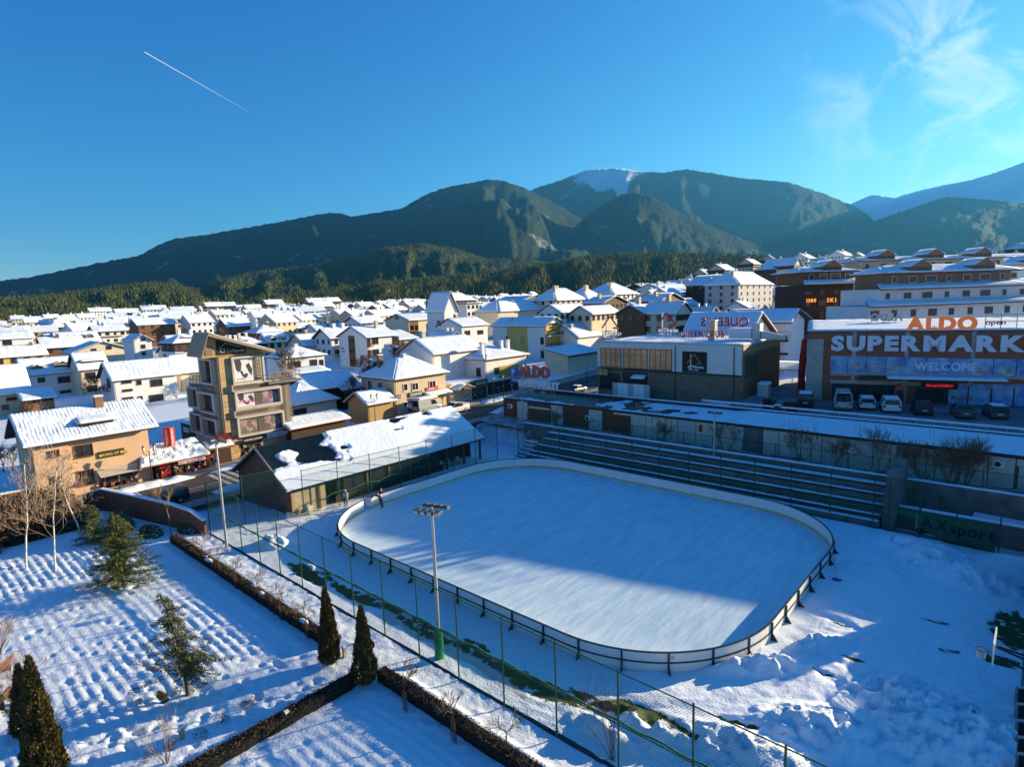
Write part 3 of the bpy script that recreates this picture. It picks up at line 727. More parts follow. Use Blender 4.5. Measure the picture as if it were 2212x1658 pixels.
# ================================================================== HOUSES (general builder)
def snow_patch(mb, c00, c10, c11, c01, nx, ny, th, rip=0.0, per=.5, amp=.04, seed=0.0, m=0):
    """a slab of snow over a roof slope: c00-c10 along the eave, c01-c11 along the ridge"""
    c00, c10, c11, c01 = (np.array(c, float) for c in (c00, c10, c11, c01))
    nrm = np.cross(c10 - c00, c01 - c00); nrm /= np.linalg.norm(nrm)
    if nrm[2] < 0: nrm = -nrm
    L = np.linalg.norm(c10 - c00); W = np.linalg.norm(c01 - c00)
    S, T = np.meshgrid(np.linspace(0, 1, nx + 1), np.linspace(0, 1, ny + 1))
    P = ((1 - S) * (1 - T))[..., None] * c00 + (S * (1 - T))[..., None] * c10 + (S * T)[..., None] * c11 + ((1 - S) * T)[..., None] * c01
    a, b = S * L, T * W
    h = th * (.75 + .5 * fbm(a * .5 + seed, b * .5 + seed, 3)) + amp * (fbm(a * 2 + seed, b * 2, 3) - .5)
    if rip: h = h + rip * np.cos(2 * math.pi * (a / per + .9 * fbm(b * .5 + seed, a * .2, 2))) * np.clip(2.2 * fbm(a * .45 + seed, b * .8, 3) - .5, 0, 1.3)
    edge = np.minimum(1, np.minimum(np.minimum(S, 1 - S) * nx * .9 + .55, T * 0 + np.minimum(T * ny * .9 + .6, 1)))
    top = P + nrm * (h * edge)[..., None]
    n0 = (nx + 1) * (ny + 1); idx = np.arange(n0).reshape(ny + 1, nx + 1)
    vs = list(top.reshape(-1, 3)); fs = [(idx[j, i], idx[j, i + 1], idx[j + 1, i + 1], idx[j + 1, i]) for j in range(ny) for i in range(nx)]
    ring = [idx[0, i] for i in range(nx + 1)] + [idx[j, nx] for j in range(1, ny + 1)] + [idx[ny, i] for i in range(nx - 1, -1, -1)] + [idx[j, 0] for j in range(ny - 1, 0, -1)]
    flat = (P + nrm * .012).reshape(-1, 3); k0 = len(vs); vs += [flat[r] for r in ring]
    n = len(ring)
    for i in range(n): j = (i + 1) % n; fs.append((ring[j], ring[i], k0 + i, k0 + j))
    mb.mesh(vs, [tuple(int(q) for q in f) for f in fs], m)
def slab(mb, quad, th, m=0):
    q = [np.array(p, float) for p in quad]; n = np.cross(q[1] - q[0], q[2] - q[0]); n /= np.linalg.norm(n)
    if n[2] < 0: n = -n
    lo = [p - n * th for p in q]
    mb.mesh(lo + q, [(3, 2, 1, 0)] + [(4, 5, 6, 7)] + [(i, (i + 1) % 4, 4 + (i + 1) % 4, 4 + i) for i in range(4)], m)
def window(F, face, W, D, s0, s1, c0, c1, parent, fm=None, gm=None, mull=1, sill=True, name='window', tr=False, pr=0.0):
    fm = fm or FRAME; gm = gm or GLASS
    t = .07
    if face == 'f': f = lambda s, o, c: F(s, -o - pr, c)
    elif face == 'l': f = lambda s, o, c: F(-o - pr, s, c)
    elif face == 'r': f = lambda s, o, c: F(W + o + pr, s, c)
    else: f = lambda s, o, c: F(s, D + o + pr, c)
    def bx(mb, a0, a1, o0, o1, b0, b1): mb.hexa([f(a0, o1, b0), f(a1, o1, b0), f(a1, o0, b0), f(a0, o0, b0), f(a0, o1, b1), f(a1, o1, b1), f(a1, o0, b1), f(a0, o0, b1)])
    mb = MB()
    bx(mb, s0 - t, s0, 0, .09, c0 - t, c1 + t); bx(mb, s1, s1 + t, 0, .09, c0 - t, c1 + t)
    bx(mb, s0, s1, 0, .09, c1, c1 + t); bx(mb, s0, s1, 0, .09, c0 - t, c0)
    for k in range(1, mull + 1):
        x = s0 + (s1 - s0) * k / (mull + 1); bx(mb, x - .03, x + .03, 0, .08, c0, c1)
    if tr: bx(mb, s0, s1, 0, .075, c0 + (c1 - c0) * .68 - .025, c0 + (c1 - c0) * .68 + .025)
    if sill: bx(mb, s0 - .12, s1 + .12, 0, .16, c0 - t - .06, c0 - t)
    w = mb.build(name, fm, parent)
    mb = MB(); mb.poly([f(s0, .03, c0), f(s1, .03, c0), f(s1, .03, c1), f(s0, .03, c1)]); mb.build('pane', gm, w)
    return w
def chimney(mbuild_parent, p, w, d, h, m, capm=None, ex=(1, 0)):
    F = frame(p, ex); mb = MB(); mb.fbox(F, -w / 2, w / 2, -d / 2, d / 2, -1.2, h)
    c = mb.build('chimney', m, mbuild_parent)
    mb = MB(); mb.fbox(F, -w / 2 - .08, w / 2 + .08, -d / 2 - .08, d / 2 + .08, h + .003, h + .1); mb.build('chimney_cap', capm or CONC, c)
    mb = MB(); mb.fbox(F, -w / 2 - .05, w / 2 + .05, -d / 2 - .05, d / 2 + .05, h + .102, h + .24); mb.build('snow', ROOFSNOW, c)
FOOT = []
def house(label, reg, pc, pr, hw, D, roof='V', rise=2.4, wall=None, name='house', cat='house', depth=None, zg=None, oh=.6, wins=(), lwins=(), auto=None, lauto=None, fm=None,
          chim=(), nx=16, ny=7, rip=.025, per=.55, gable_m=None, snow_th=.22, edge=None, W=None, ang=0.0, gutter=True, axis='y', bal=(), group=None, gap=1.5):
    """front wall faces +x and runs along +y from the near corner (axis 'x': faces -y and runs along +x)"""
    p = zp(reg, pc); q = zp(reg, pr) if pr is not None else None
    ex = np.array([math.cos(math.pi / 2 + ang), math.sin(math.pi / 2 + ang), 0]) if axis == 'y' else np.array([math.cos(ang), math.sin(ang), 0])
    eb = np.array([-ex[1], ex[0], 0])                     # into the house
    if depth is not None:
        O = on_depth(p, depth); ze = O[2]; z0 = ze - hw
    else:
        ze = (zg if zg is not None else 2.5) + hw
        for _ in range(14):
            O = on_z(p, ze)
            if zg is None: ze = .5 * ze + .5 * (float(terr(O[0], O[1])) + hw)
        z0 = ze - hw
    if W is None:
        R_ = on_plane(q, O, eb); W = float((R_ - O) @ ex)
        W = min(max(W, 3.0), 40)
    F = frame((O[0], O[1], z0), ex)
    T = thing(name, label, cat, (O[0], O[1], z0), group=group)
    c_ = F(W / 2, D / 2, 0); FOOT.append((c_[0], c_[1], .5 * math.hypot(W, D) + gap))
    wall = wall or WHITE
    mb = MB(); r = rise
    if roof == 'V':
        mb.extr(lambda a, b, c: F(b, a, c), [(0, -4), (D, -4), (D, hw), (D / 2, hw + r - .05), (0, hw)], 0, W)
    elif roof == 'U':
        mb.extr(F, [(0, -4), (W, -4), (W, hw), (W / 2, hw + r - .05), (0, hw)], 0, D)
    else:
        mb.fbox(F, 0, W, 0, D, -4, hw)
    mb.build('wall', wall, T)
    o = oh; e = edge or DTILE
    rf = MB(); sn = MB(); sd_ = rng.uniform(0, 100)
    if roof == 'V':
        zl = hw - r * o / (D / 2)
        A, B, C_, E_ = F(-o, -o, zl), F(W + o, -o, zl), F(W + o, D / 2, hw + r), F(-o, D / 2, hw + r)
        A2, B2 = F(-o, D + o, zl), F(W + o, D + o, zl)
        slab(rf, [A, B, C_, E_], .16); slab(rf, [B2, A2, E_, C_], .16)
        snow_patch(sn, A, B, C_, E_, nx, ny, snow_th, rip, per, seed=sd_); snow_patch(sn, B2, A2, E_, C_, max(3, nx // 3), max(2, ny // 2), snow_th, 0, seed=sd_)
    elif roof == 'U':
        zl = hw - r * o / (W / 2)
        A, A2 = F(-o, -o, zl), F(-o, D + o, zl); B, B2 = F(W + o, -o, zl), F(W + o, D + o, zl); C_, E_ = F(W / 2, -o, hw + r), F(W / 2, D + o, hw + r)
        slab(rf, [A2, A, C_, E_], .16); slab(rf, [B, B2, E_, C_], .16)
        snow_patch(sn, A2, A, C_, E_, nx, ny, snow_th, rip, per, seed=sd_); snow_patch(sn, B, B2, E_, C_, nx, ny, snow_th, rip, per, seed=sd_ + 7)
    elif roof == 'H':
        k = min(W, D) / 2; zl = hw - r * o / k
        A, B, B2, A2 = F(-o, -o, zl), F(W + o, -o, zl), F(W + o, D + o, zl), F(-o, D + o, zl)
        if W >= D: R1, R2 = F(k, D / 2, hw + r), F(W - k + .01, D / 2, hw + r); quads = [(A, B, R2, R1), (B, B2, R2, R2), (B2, A2, R1, R2), (A2, A, R1, R1)]
        else: R1, R2 = F(W / 2, k, hw + r), F(W / 2, D - k + .01, hw + r); quads = [(A, B, R1, R1), (B, B2, R2, R1), (B2, A2, R2, R2), (A2, A, R1, R2)]
        rf.fbox(F, -o, W + o, -o, D + o, zl - .16, zl - .005)
        for i, qd in enumerate(quads): snow_patch(sn, *qd, nx, ny, snow_th * .8, rip, per, seed=sd_ + i)
    elif roof == 'L':                                        # lean-to falling to the front
        A, B, C_, E_ = F(-o, -o, hw), F(W + o, -o, hw), F(W + o, D + o * .2, hw + r), F(-o, D + o * .2, hw + r)
        slab(rf, [A, B, C_, E_], .14); snow_patch(sn, A, B, C_, E_, nx, ny, snow_th, rip, per, seed=sd_)
        mb = MB(); mb.extr(lambda a, b, c: F(b, a, c), [(0, hw - .5), (D, hw - .5), (D, hw + r - .2), (0, hw - .2)], .02, W - .02); mb.build('wall', wall, T)
    elif roof == 'F':
        rf.fbox(F, -o, W + o, -o, D + o, hw + .003, hw + .3); snow_patch(sn, F(-o + .1, -o + .1, hw + .3), F(W + o - .1, -o + .1, hw + .3), F(W + o - .1, D + o - .1, hw + .3), F(-o + .1, D + o - .1, hw + .3), nx, ny, snow_th, 0, seed=sd_)
    rfo = rf.build('roof', e, T); sn.build('snow', ROOFSNOW, rfo, smooth=True)
    if gable_m is not None and roof in 'UV':
        mb = MB()
        if roof == 'U': mb.extr(F, [(.02, hw + .05), (W - .02, hw + .05), (W / 2, hw + r - .1)], -.02, .3)
        else: mb.extr(lambda a, b, c: F(b, a, c), [(.02, hw + .05), (D - .02, hw + .05), (D / 2, hw + r - .1)], -.02, .3)
        mb.build('gable_boarding', gable_m, T)
    for w in wins:
        (x0, y0, x1, y1) = w[:4]; a = on_plane(zp(reg, (x0, y1)), O, eb); b = on_plane(zp(reg, (x1, y0)), O, eb)
        s0, s1 = float((a - O) @ ex), float((b - O) @ ex); c0, c1 = a[2] - z0, b[2] - z0
        s0, s1 = max(.15, s0), min(W - .15, s1)
        if s1 - s0 < .25 or c1 - c0 < .2: continue
        window(F, 'f', W, D, s0, s1, c0, c1, T, fm, mull=w[4] if len(w) > 4 else (1 if s1 - s0 > .9 else 0), name='door' if len(w) > 5 else 'window', sill=len(w) < 6)
    for w in lwins:
        (x0, y0, x1, y1) = w[:4]; a = on_plane(zp(reg, (x0, y1)), O, ex); b = on_plane(zp(reg, (x1, y0)), O, ex)
        s0, s1 = sorted((float((a - O) @ eb), float((b - O) @ eb))); c0, c1 = a[2] - z0, b[2] - z0
        s0, s1 = max(.15, s0), min(D - .15, s1)
        if s1 - s0 < .2 or c1 - c0 < .2: continue
        window(F, 'l', W, D, s0, s1, c0, c1, T, fm, mull=1 if s1 - s0 > .9 else 0)
    def autow(face, n, rows, ww=1.1, wh=1.25, st=2.75):
        L = W if face in 'fb' else D
        for k in range(rows):
            c0 = hw - st * k - wh - .65
            if c0 < .3: break
            for i in range(n):
                s = L * (i + .5) / n; window(F, face, W, D, s - ww / 2, s + ww / 2, c0, c0 + wh, T, fm)
    if auto: autow('f', *auto)
    if lauto: autow('l', *lauto)
    for (s0, s1, c0) in bal:                                  # balcony: slab, railing
        mb = MB(); mb.fbox(F, s0, s1, -1.15, -.003, c0 - .16, c0); b_ = mb.build('balcony', WHITE, T)
        mb = MB(); mb.fbox(F, s0, s1, -1.13, -1.08, c0 + .85, c0 + .95); mb.fbox(F, s0, s0 + .06, -1.1, 0, c0 + .85, c0 + .95); mb.fbox(F, s1 - .06, s1, -1.1, 0, c0 + .85, c0 + .95)
        n = max(3, int((s1 - s0) / .16))
        for i in range(n + 1): x = s0 + (s1 - s0 - .05) * i / n; mb.fbox(F, x, x + .06, -1.125, -1.085, c0 + .003, c0 + .85)
        mb.build('railing', WOOD, b_)
        window(F, 'f', W, D, s0 + .3, s1 - .3, c0 + .1, c0 + 2.1, T, fm, mull=2, sill=False, name='balcony_door')
    for (a, b, w, d, h, m) in chim:
        if roof == 'V': zc = hw + r * (1 - abs(b - D / 2) / (D / 2))
        elif roof == 'U': zc = hw + r * (1 - abs(a - W / 2) / (W / 2))
        else: zc = hw + r * .6
        chimney(T, F(a, b, zc), w, d, h, m, ex=ex[:2])
    if gutter and roof in 'VUH':
        mb = MB(); mb.tube(F(.12, -.1, -.5), F(.12, -.1, hw - .3), .05, n=5); mb.tube(F(.12, -.1, hw - .3), F(.1, -o, hw - .35), .05, n=5)
        mb.build('downpipe', FRAME, T)
    T['_'] = 0; del T['_']
    return T, F, W
def dormer(T, F, a0, a1, zb, h, b0, b1, roofh=.5, nwin=1, m=None, hip=False):
    """small roof dormer sitting on the front slope: a range, base height, window height, front position b0, back b1"""
    mb = MB(); mb.fbox(F, a0, a1, b0, b1, zb, zb + h); d = mb.build('dormer', m or WOOD, T)
    rf = MB(); o = .25
    if roofh > 0:
        mid = (a0 + a1) / 2
        q1 = [F(a0 - o, b1, zb + h), F(a0 - o, b0 - o, zb + h), F(mid, b0 - o, zb + h + roofh), F(mid, b1, zb + h + roofh)]
        q2 = [F(a1 + o, b0 - o, zb + h), F(a1 + o, b1, zb + h), F(mid, b1, zb + h + roofh), F(mid, b0 - o, zb + h + roofh)]
        for q in (q1, q2): snow_patch(rf, *q, 5, 3, .16)
        mb = MB(); mb.extr(F, [(a0, zb + h), (a1, zb + h), (mid, zb + h + roofh)], b0, b0 + .2); mb.build('dormer_gable', m or WOOD, d)
    else:
        q = [F(a0 - o, b0 - o, zb + h), F(a1 + o, b0 - o, zb + h), F(a1 + o, b1, zb + h - roofh), F(a0 - o, b1, zb + h - roofh)]
        mb = MB(); slab(mb, q, .1); mb.build('dormer_roof', DTILE, d); snow_patch(rf, *q, 8, 4, .2, .02)
    rf.build('snow', ROOFSNOW, d, smooth=True)
    for k in range(nwin):
        w = (a1 - a0) / nwin; x0 = a0 + w * k + .12; x1 = a0 + w * (k + 1) - .12
        mb = MB(); mb.fbox(F, x0, x1, b0 - .05, b0 - .003, zb + .2, zb + h - .12); w_ = mb.build('window', WFRAME if nwin == 1 else FRAME, d)
        mb = MB(); mb.poly([F(x0 + .06, b0 - .055, zb + .26), F(x1 - .06, b0 - .055, zb + .26), F(x1 - .06, b0 - .055, zb + h - .18), F(x0 + .06, b0 - .055, zb + h - .18)])
        # panes are sub-parts of the dormer like the window itself
        mb.build('pane', GLASS, d)
    return d

# ------------------------------------------------------------------ near and middle rows of houses, left to right
B_ = BRICK
house('white gabled house with wide snowy roof behind the apricot house', 'A', (975, 838), (1520, 790), 5.6, 9, 'V', 2.9, WHITE, wins=((1055, 850, 1130, 875), (1185, 850, 1215, 885), (1305, 835, 1395, 900), (1062, 922, 1140, 945), (1060, 990, 1145, 1015), (1195, 985, 1225, 1015), (1297, 965, 1405, 1055, 1, 1)), lwins=((930, 840, 948, 900),), nx=44, ny=16, rip=.04, per=.42)
T, F, W = house('cream house with two gabled roof dormers left of the white gabled house', 'A', (215, 798), (680, 765), 5.2, 9, 'V', 3.0, WHITE, wins=((330, 825, 385, 866), (505, 812, 600, 870), (525, 930, 610, 990)), nx=36, ny=14, rip=.035)
dormer(T, F, W * .12, W * .36, 5.3, 1.2, 1.0, 3.4, .45); dormer(T, F, W * .55, W * .88, 5.4, 1.4, 1.0, 3.6, .5)
T, F, W = house('cream house with a broad flat dormer on its snowy roof', 'A', (690, 748), (925, 722), 6.0, 9, 'V', 3.2, CREAM, wins=((745, 777, 820, 832), (760, 890, 832, 945)), nx=30, ny=12, rip=.03)
dormer(T, F, W * .1, W * .95, 6.4, 1.0, 1.1, 4.2, -.5, 2)
house('yellow house at the left edge with a steep rippled snow roof', 'A', (-120, 960), (245, 942), 4.6, 8, 'V', 4.6, CREAM, wins=((60, 992, 140, 1022), (20, 1060, 70, 1100)), nx=30, ny=18, rip=.04)
house('low lean-to with brick end wall beside the yellow house', 'A', (215, 1022), (465, 1002), 2.6, 4.5, 'L', 1.4, BRICK, name='lean_to', cat='outbuilding', zg=2.4, nx=18, ny=10, rip=.03)
house('yellow house with one rooftop chimney at the left edge of the photo', 'A', (-60, 650), (395, 617), 6.0, 9, 'V', 2.6, YELLOW, auto=(4, 2), chim=((9, 4, .7, .7, 1.0, B_),), nx=30, ny=10, rip=.03)
house('white house with brown framed window at the upper left edge', 'A', (-150, 500), (290, 503), 6.0, 10, 'V', 2.4, WHITE, wins=((30, 500, 100, 545),), chim=((10, 5, .6, .6, 1.3, WHITE),), nx=24, ny=8)
house('house with an unplastered brick gable wall and snowy roof', 'A', (405, 500), (555, 440), 6.5, 8, 'V', 2.0, BRICK, gable_m=BRICK, nx=14, ny=6)
T, F, W = house('dark wooden guest house with a saw-tooth row of roof dormers', 'A', (500, 525), (850, 440), 5.5, 12, 'V', 3.4, DWOOD, name='guest_house', auto=(5, 1), nx=24, ny=10)
for k in range(5): dormer(T, F, W * (.06 + .18 * k), W * (.06 + .18 * k) + 1.5, 6.0, 1.1, 1.4, 4.0, .7, 1, DWOOD)
house('cream house whose broad gable faces right, two blocks behind the apricot house', 'A', (620, 612), (1150, 592), 4.2, 12, 'U', 2.9, CREAM, wins=((790, 575, 830, 605), (920, 550, 960, 580)), nx=16, ny=10, rip=.03)
house('white three storey gabled house with small square windows', 'A', (1150, 505), (1305, 490), 8.0, 10, 'U', 1.6, WHITE, wins=((1220, 485, 1250, 507), (1220, 540, 1250, 572), (1225, 605, 1255, 630)), nx=12, ny=8)
house('white house with snow covered gable roof left of the tower hotel', 'A', (1485, 542), (1745, 530), 5.0, 10, 'V', 2.8, WHITE, wins=((1520, 560, 1560, 600), (1620, 560, 1660, 600)), chim=((7, 3, .8, .8, .9, B_),), nx=30, ny=10, rip=.03)
house('low white house with snow roof against the corner cafe building', 'A', (1545, 775), (1760, 745), 4.5, 9, 'V', 3.4, CREAM, chim=((2, 5, 1.6, .8, .7, CONC),), nx=24, ny=12, rip=.04)
house('snow roofed house behind the low white one beside the cafe tower', 'A', (1440, 610), (1720, 605), 4.0, 8, 'V', 1.8, WHITE, chim=((6, 4, .9, .9, .8, B_),), nx=20, ny=8)
house('white cottage with hipped roof and balcony right of the corner cafe building', 'B', (905, 650), (1245, 620), 6.2, 9, 'H', 2.0, WHITE, wins=((945, 690, 967, 735), (1000, 685, 1040, 745, 0, 1), (1130, 668, 1182, 735), (1210, 670, 1237, 720)), chim=((5, 4, .8, .8, 1.2, WHITE),), nx=18, ny=8, rip=.03)
house('house with strips of bare tile in the snow on its roof', 'B', (1075, 543), (1240, 528), 5.0, 10, 'V', 3.0, CREAM, chim=((3.5, 5, .8, .8, .9, LWOOD),), nx=16, ny=10, edge=TILE)
T, F, W = house('house with two little gabled dormers over its eave', 'B', (765, 515), (945, 480), 5.5, 9, 'V', 2.6, CREAM, auto=(3, 1), nx=14, ny=8)
dormer(T, F, W * .12, W * .40, 5.4, 1.3, -.1, 3, .6, 1, CREAM); dormer(T, F, W * .58, W * .86, 5.4, 1.3, -.1, 3, .6, 1, CREAM)
house('long low beige house with plain snow roof', 'B', (900, 402), (1168, 388), 4.5, 9, 'V', 2.2, BEIGE, auto=(5, 1), nx=16, ny=6)
house('snow roofed house with a tall brick chimney', 'B', (1170, 415), (1450, 372), 4.5, 9, 'V', 2.2, WHITE, chim=((7, 2, .8, .8, 1.8, B_),), nx=16, ny=6)
T, F, W = house('white three storey guest house with brown panel and corner balconies', 'B', (1608, 474), (1860, 456), 8.6, 13, 'V', 2.6, WHITE, name='guest_house', wins=((1662, 480, 1710, 536), (1666, 580, 1716, 638), (1670, 686, 1722, 732)), chim=((6.5, 4.5, .8, .8, 1.9, BEIGE),), nx=26, ny=12, rip=.03,
               bal=((.02, 1.5, 5.9), (.02, 1.5, 3.0), (8.0, 10.6, 5.9), (8.0, 10.6, 3.0)))
mb = MB(); mb.fbox(F, -.06, -.003, 5.3, 8.3, .5, 8.8); pnl = mb.build('brown_panel', WOOD, T)
for c0 in (1.6, 4.4, 7.0):
    for s0 in (5.7, 7.0): window(F, 'l', W, 13, s0, s0 + .7, c0, c0 + .9, T, pr=.06)
Fl = frame(F(-.01, 12.2, 5.1), -F.ey); letters('VIENS', Fl, .42, DFRAME, T, .03, .1, .02, b0=-.0, whole=True, name='lettering')
Fl = frame(F(-.01, 12.2, 4.3), -F.ey); letters('CHALET', Fl, .42, DFRAME, T, .03, .1, .02, whole=True, name='lettering')
house('grey house with a single snow slope right of the white guest house', 'B', (1862, 503), (2055, 488), 6.0, 9, 'L', 2.4, GREYW, wins=((1920, 550, 1941, 576), (1965, 545, 1987, 572)), nx=18, ny=10)
T, F, W = house('large cream building with broad gable and brown window panel', 'C', (425, 440), (745, 385), 8.5, 14, 'V', 2.2, CREAM, name='guest_house', wins=((445, 485, 470, 525), (485, 485, 508, 525), (585, 470, 610, 530), (585, 570, 606, 610)), lwins=((268, 402, 282, 420), (310, 402, 340, 430)), nx=24, ny=8)
mb = MB(); a_ = on_plane(zp('C', (440, 555)), F(0, 0, 0), F.ey); b_ = on_plane(zp('C', (508, 445)), F(0, 0, 0), F.ey)
mb.fbox(F, (a_ - F.o) @ F.ex, (b_ - F.o) @ F.ex, -.03, -.003, a_[2] - F.o[2], b_[2] - F.o[2]); mb.build('brown_panel', WOOD, T)
house('beige two storey exchange house with pyramid snow roof on the main street', 'C', (300, 935), (742, 892), 6.25, 9.5, 'H', 2.9, BEIGE, zg=1.85, wins=((385, 990, 413, 1048), (458, 980, 505, 1045), (606, 962, 655, 1028), (385, 1145, 412, 1190)), lwins=((80, 965, 110, 1040), (170, 980, 200, 1050)), chim=((2.0, 6.4, .9, .6, 1.5, B_), (5.5, 4.2, .6, .6, 1.4, WHITE)), nx=34, ny=16, rip=.035, per=.4, name='shop_house', cat='shop house', fm=WFRAME)
XH = [o for o in bpy.data.objects if o.name == 'shop_house'][0]
house('white house with triple gabled attic behind the exchange house', 'C', (880, 490), (1105, 470), 7.6, 12, 'V', 2.4, WHITE, wins=((912, 530, 955, 568), (1022, 525, 1068, 562)), lwins=((672, 445, 706, 482), (718, 445, 730, 462), (675, 530, 708, 568), (720, 530, 732, 550)), nx=18, ny=10, chim=((3, 6, .8, .8, 1.2, B_),))
house('white corner building with hipped snow roof and small white chimneys on the main street', 'C', (1085, 772), (1440, 737), 7.4, 15, 'H', 2.2, WHITE, zg=1.7, wins=((1170, 850, 1200, 905),), lwins=((1015, 855, 1045, 918), (775, 810, 790, 850), (802, 812, 818, 852), (670, 795, 705, 850)), chim=((1.5, 2.2, .7, .7, 1.5, WHITE), (8, 3, .6, .6, 1.4, WHITE), (10, 3, .6, .6, 1.4, WHITE)), nx=30, ny=14, name='shop_house', cat='shop house', edge=TILE)
WC = [o for o in bpy.data.objects if o.name == 'shop_house.001'][0]
house('white wing with snowy gable roof joined behind the corner building', 'C', (630, 725), (1040, 600), 7.0, 10, 'V', 2.6, WHITE, depth=112, nx=20, ny=10, chim=((2, 5, .9, .9, 1.2, GREYW),), edge=TILE)
T, F, W = house('yellow and white four storey apartment house with balcony gable', 'C', (1600, 487), (1770, 465), 9.6, 20, 'U', 2.2, WHITE, name='apartment_house', cat='apartment house', wins=((1608, 465, 1710, 530, 2), (1625, 585, 1715, 640, 2), (1612, 700, 1680, 770, 2), (1750, 575, 1800, 628)), lwins=((1565, 590, 1590, 645), (1568, 705, 1592, 765), (1398, 580, 1420, 640), (1270, 575, 1280, 610)), nx=16, ny=8, rip=.02, chim=((2.0, 14, .8, .8, 1.0, BEIGE),), bal=())
mb = MB(); a_ = on_plane(zp('C', (1280, 700)), F(0, 0, 0), F.ex); b_ = on_plane(zp('C', (1455, 700)), F(0, 0, 0), F.ex)
mb.fbox(F, -.04, -.003, (b_ - F.o) @ F.ey, (a_ - F.o) @ F.ey, -3, 9.5); mb.build('yellow_panel', YELLOW, T)
mb = MB(); mb.fbox(F, .02, W - .02, -.04, -.003, -1, 9.6); mb.build('yellow_panel', YELLOW, T)
for c0 in (6.7, 3.7):
    mb = MB(); mb.fbox(F, .1, W - .3, -1.3, -.045, c0 - .16, c0); b_ = mb.build('balcony', WHITE, T)
    mb = MB(); mb.fbox(F, .1, W - .3, -1.28, -1.22, c0 + .9, c0 + 1.0)
    for i in range(24): x = .1 + (W - .5) * i / 23; mb.fbox(F, x, x + .07, -1.27, -1.23, c0, c0 + .9)
    mb.build('railing', WOOD, b_)
house('white house with bright snow slope and brick chimneys right of the yellow apartment house', 'C', (1880, 582), (2085, 575), 6.0, 10, 'V', 3.4, WHITE, chim=((1.5, 3.2, .9, .9, 1.0, BEIGE), (.8, 5, .9, .9, .8, BEIGE)), nx=16, ny=10)
house('low shop with a snowy lean-to roof and rooftop sign opposite the bar', 'C', (1800, 745), (2065, 715), 4.6, 7, 'L', 1.5, CREAM, zg=2.4, nx=20, ny=10, name='shop', cat='shop', rip=.02, oh=.9)
house('white house with snow roof behind the corner building and apartment house', 'C', (1760, 525), (1890, 520), 7.5, 8, 'V', 1.6, WHITE, wins=((1750, 575, 1800, 628),), nx=10, ny=6)
# small buildings between the cafe tower and the exchange house
house('cream single storey house with hipped snow roof next to the cafe tower', 'B', (950, 1052), (1350, 1003), 3.6, 9, 'H', 2.7, CREAM, zg=.9, wins=((992, 1086, 1090, 1172),), nx=30, ny=14, rip=.035, per=.4, edge=TILE)
house('lean-to shop front with snow roof and red tile edge beside the cafe tower', 'B', (962, 1268), (1432, 1195), 2.4, 3.0, 'L', 1.0, DWOOD, zg=.7, name='lean_to', cat='outbuilding', nx=30, ny=8, rip=.03, edge=TILE)
house('dark barn with two joined snow roofs behind the cream single storey house', 'B', (1100, 930), (1400, 890), 3.6, 9, 'V', 2.2, DWOOD, depth=102, name='barn', cat='barn', nx=22, ny=10, rip=.03)
house('dark barn with snow roof left of the exchange house', 'B', (1410, 918), (1555, 880), 3.6, 9, 'V', 2.4, DWOOD, depth=106, name='barn', cat='barn', nx=16, ny=10, rip=.03)
house('little wooden gabled hut in front of the exchange house', 'B', (1620, 1045), (1835, 1010), 3.4, 5.5, 'V', 1.5, LWOOD, zg=1.4, name='hut', cat='hut', nx=18, ny=8, rip=.03, edge=TILE)
house('wooden porch with snow roof beside the white cottage', 'B', (960, 800), (1275, 765), 3.4, 4, 'L', .8, DWOOD, name='porch', cat='outbuilding', nx=16, ny=6)
# behind and right
T, F, W = house('red brick building shell with bare concrete columns and a snow roof', 'C', (1370, 290), (1675, 300), 8.5, 17, 'U', 3.2, BRICK, depth=255, name='building_shell', cat='unfinished building', nx=10, ny=6)
for k in range(4):
    mb = MB(); mb.fbox(F, W * (k + .5) / 4 - .3, W * (k + .5) / 4 + .3, -.12, -.003, -1, 9.5); mb.build('column', CONC, T)
house('long building with rounded snow roof in front of the brick shell', 'C', (1195, 360), (1640, 352), 5.0, 12, 'H', 3.6, CREAM, depth=215, nx=16, ny=8)
house('dark wooden hotel with snowy hip roof left of the brick shell', 'C', (715, 268), (1010, 262), 8.0, 13, 'H', 4.0, WOOD, depth=300, name='hotel', cat='hotel', auto=(8, 3), lauto=(4, 3), chim=((10, 5, 1, 1, 2, BEIGE), (16, 6, 1, 1, 2, BEIGE)))
house('white balcony annex in front of the dark wooden hotel', 'C', (925, 300), (1035, 296), 8.0, 8, 'F', .3, WHITE, depth=240, auto=(3, 3))
house('white hall with curved white roof end behind the cream building', 'C', (730, 345), (845, 338), 6, 9, 'U', 6.0, WHITE, depth=205, name='hall', cat='hall')
for i, (pc, pr, d, m, n_) in enumerate((((1690, 262), (1955, 258), 230, CREAM, 'cream hotel with pyramid snow roof right of the brick shell'), ((1960, 250), (2120, 240), 245, WHITE, 'white hotel with steep pyramid snow roof, second right of the brick shell'),
                                        ((1730, 368), (1975, 362), 175, WHITE, 'long low white house with shaded snow roof behind the yellow apartment house'), ((2000, 385), (2240, 370), 172, CREAM, 'cream house with arched windows and snow roof above the bar'))):
    house(n_, 'C', pc, pr, 9 if i < 2 else 4.5, 12 if i < 2 else 8, 'H' if i < 2 else 'V', 4.5 if i < 2 else 2.2, m, depth=d, auto=(6, 3 if i < 2 else 1), lauto=(3, 2), chim=((5, 4, 1, 1, 2.5, BEIGE), (9, 6, 1, 1, 2.5, BEIGE)) if i < 2 else ())
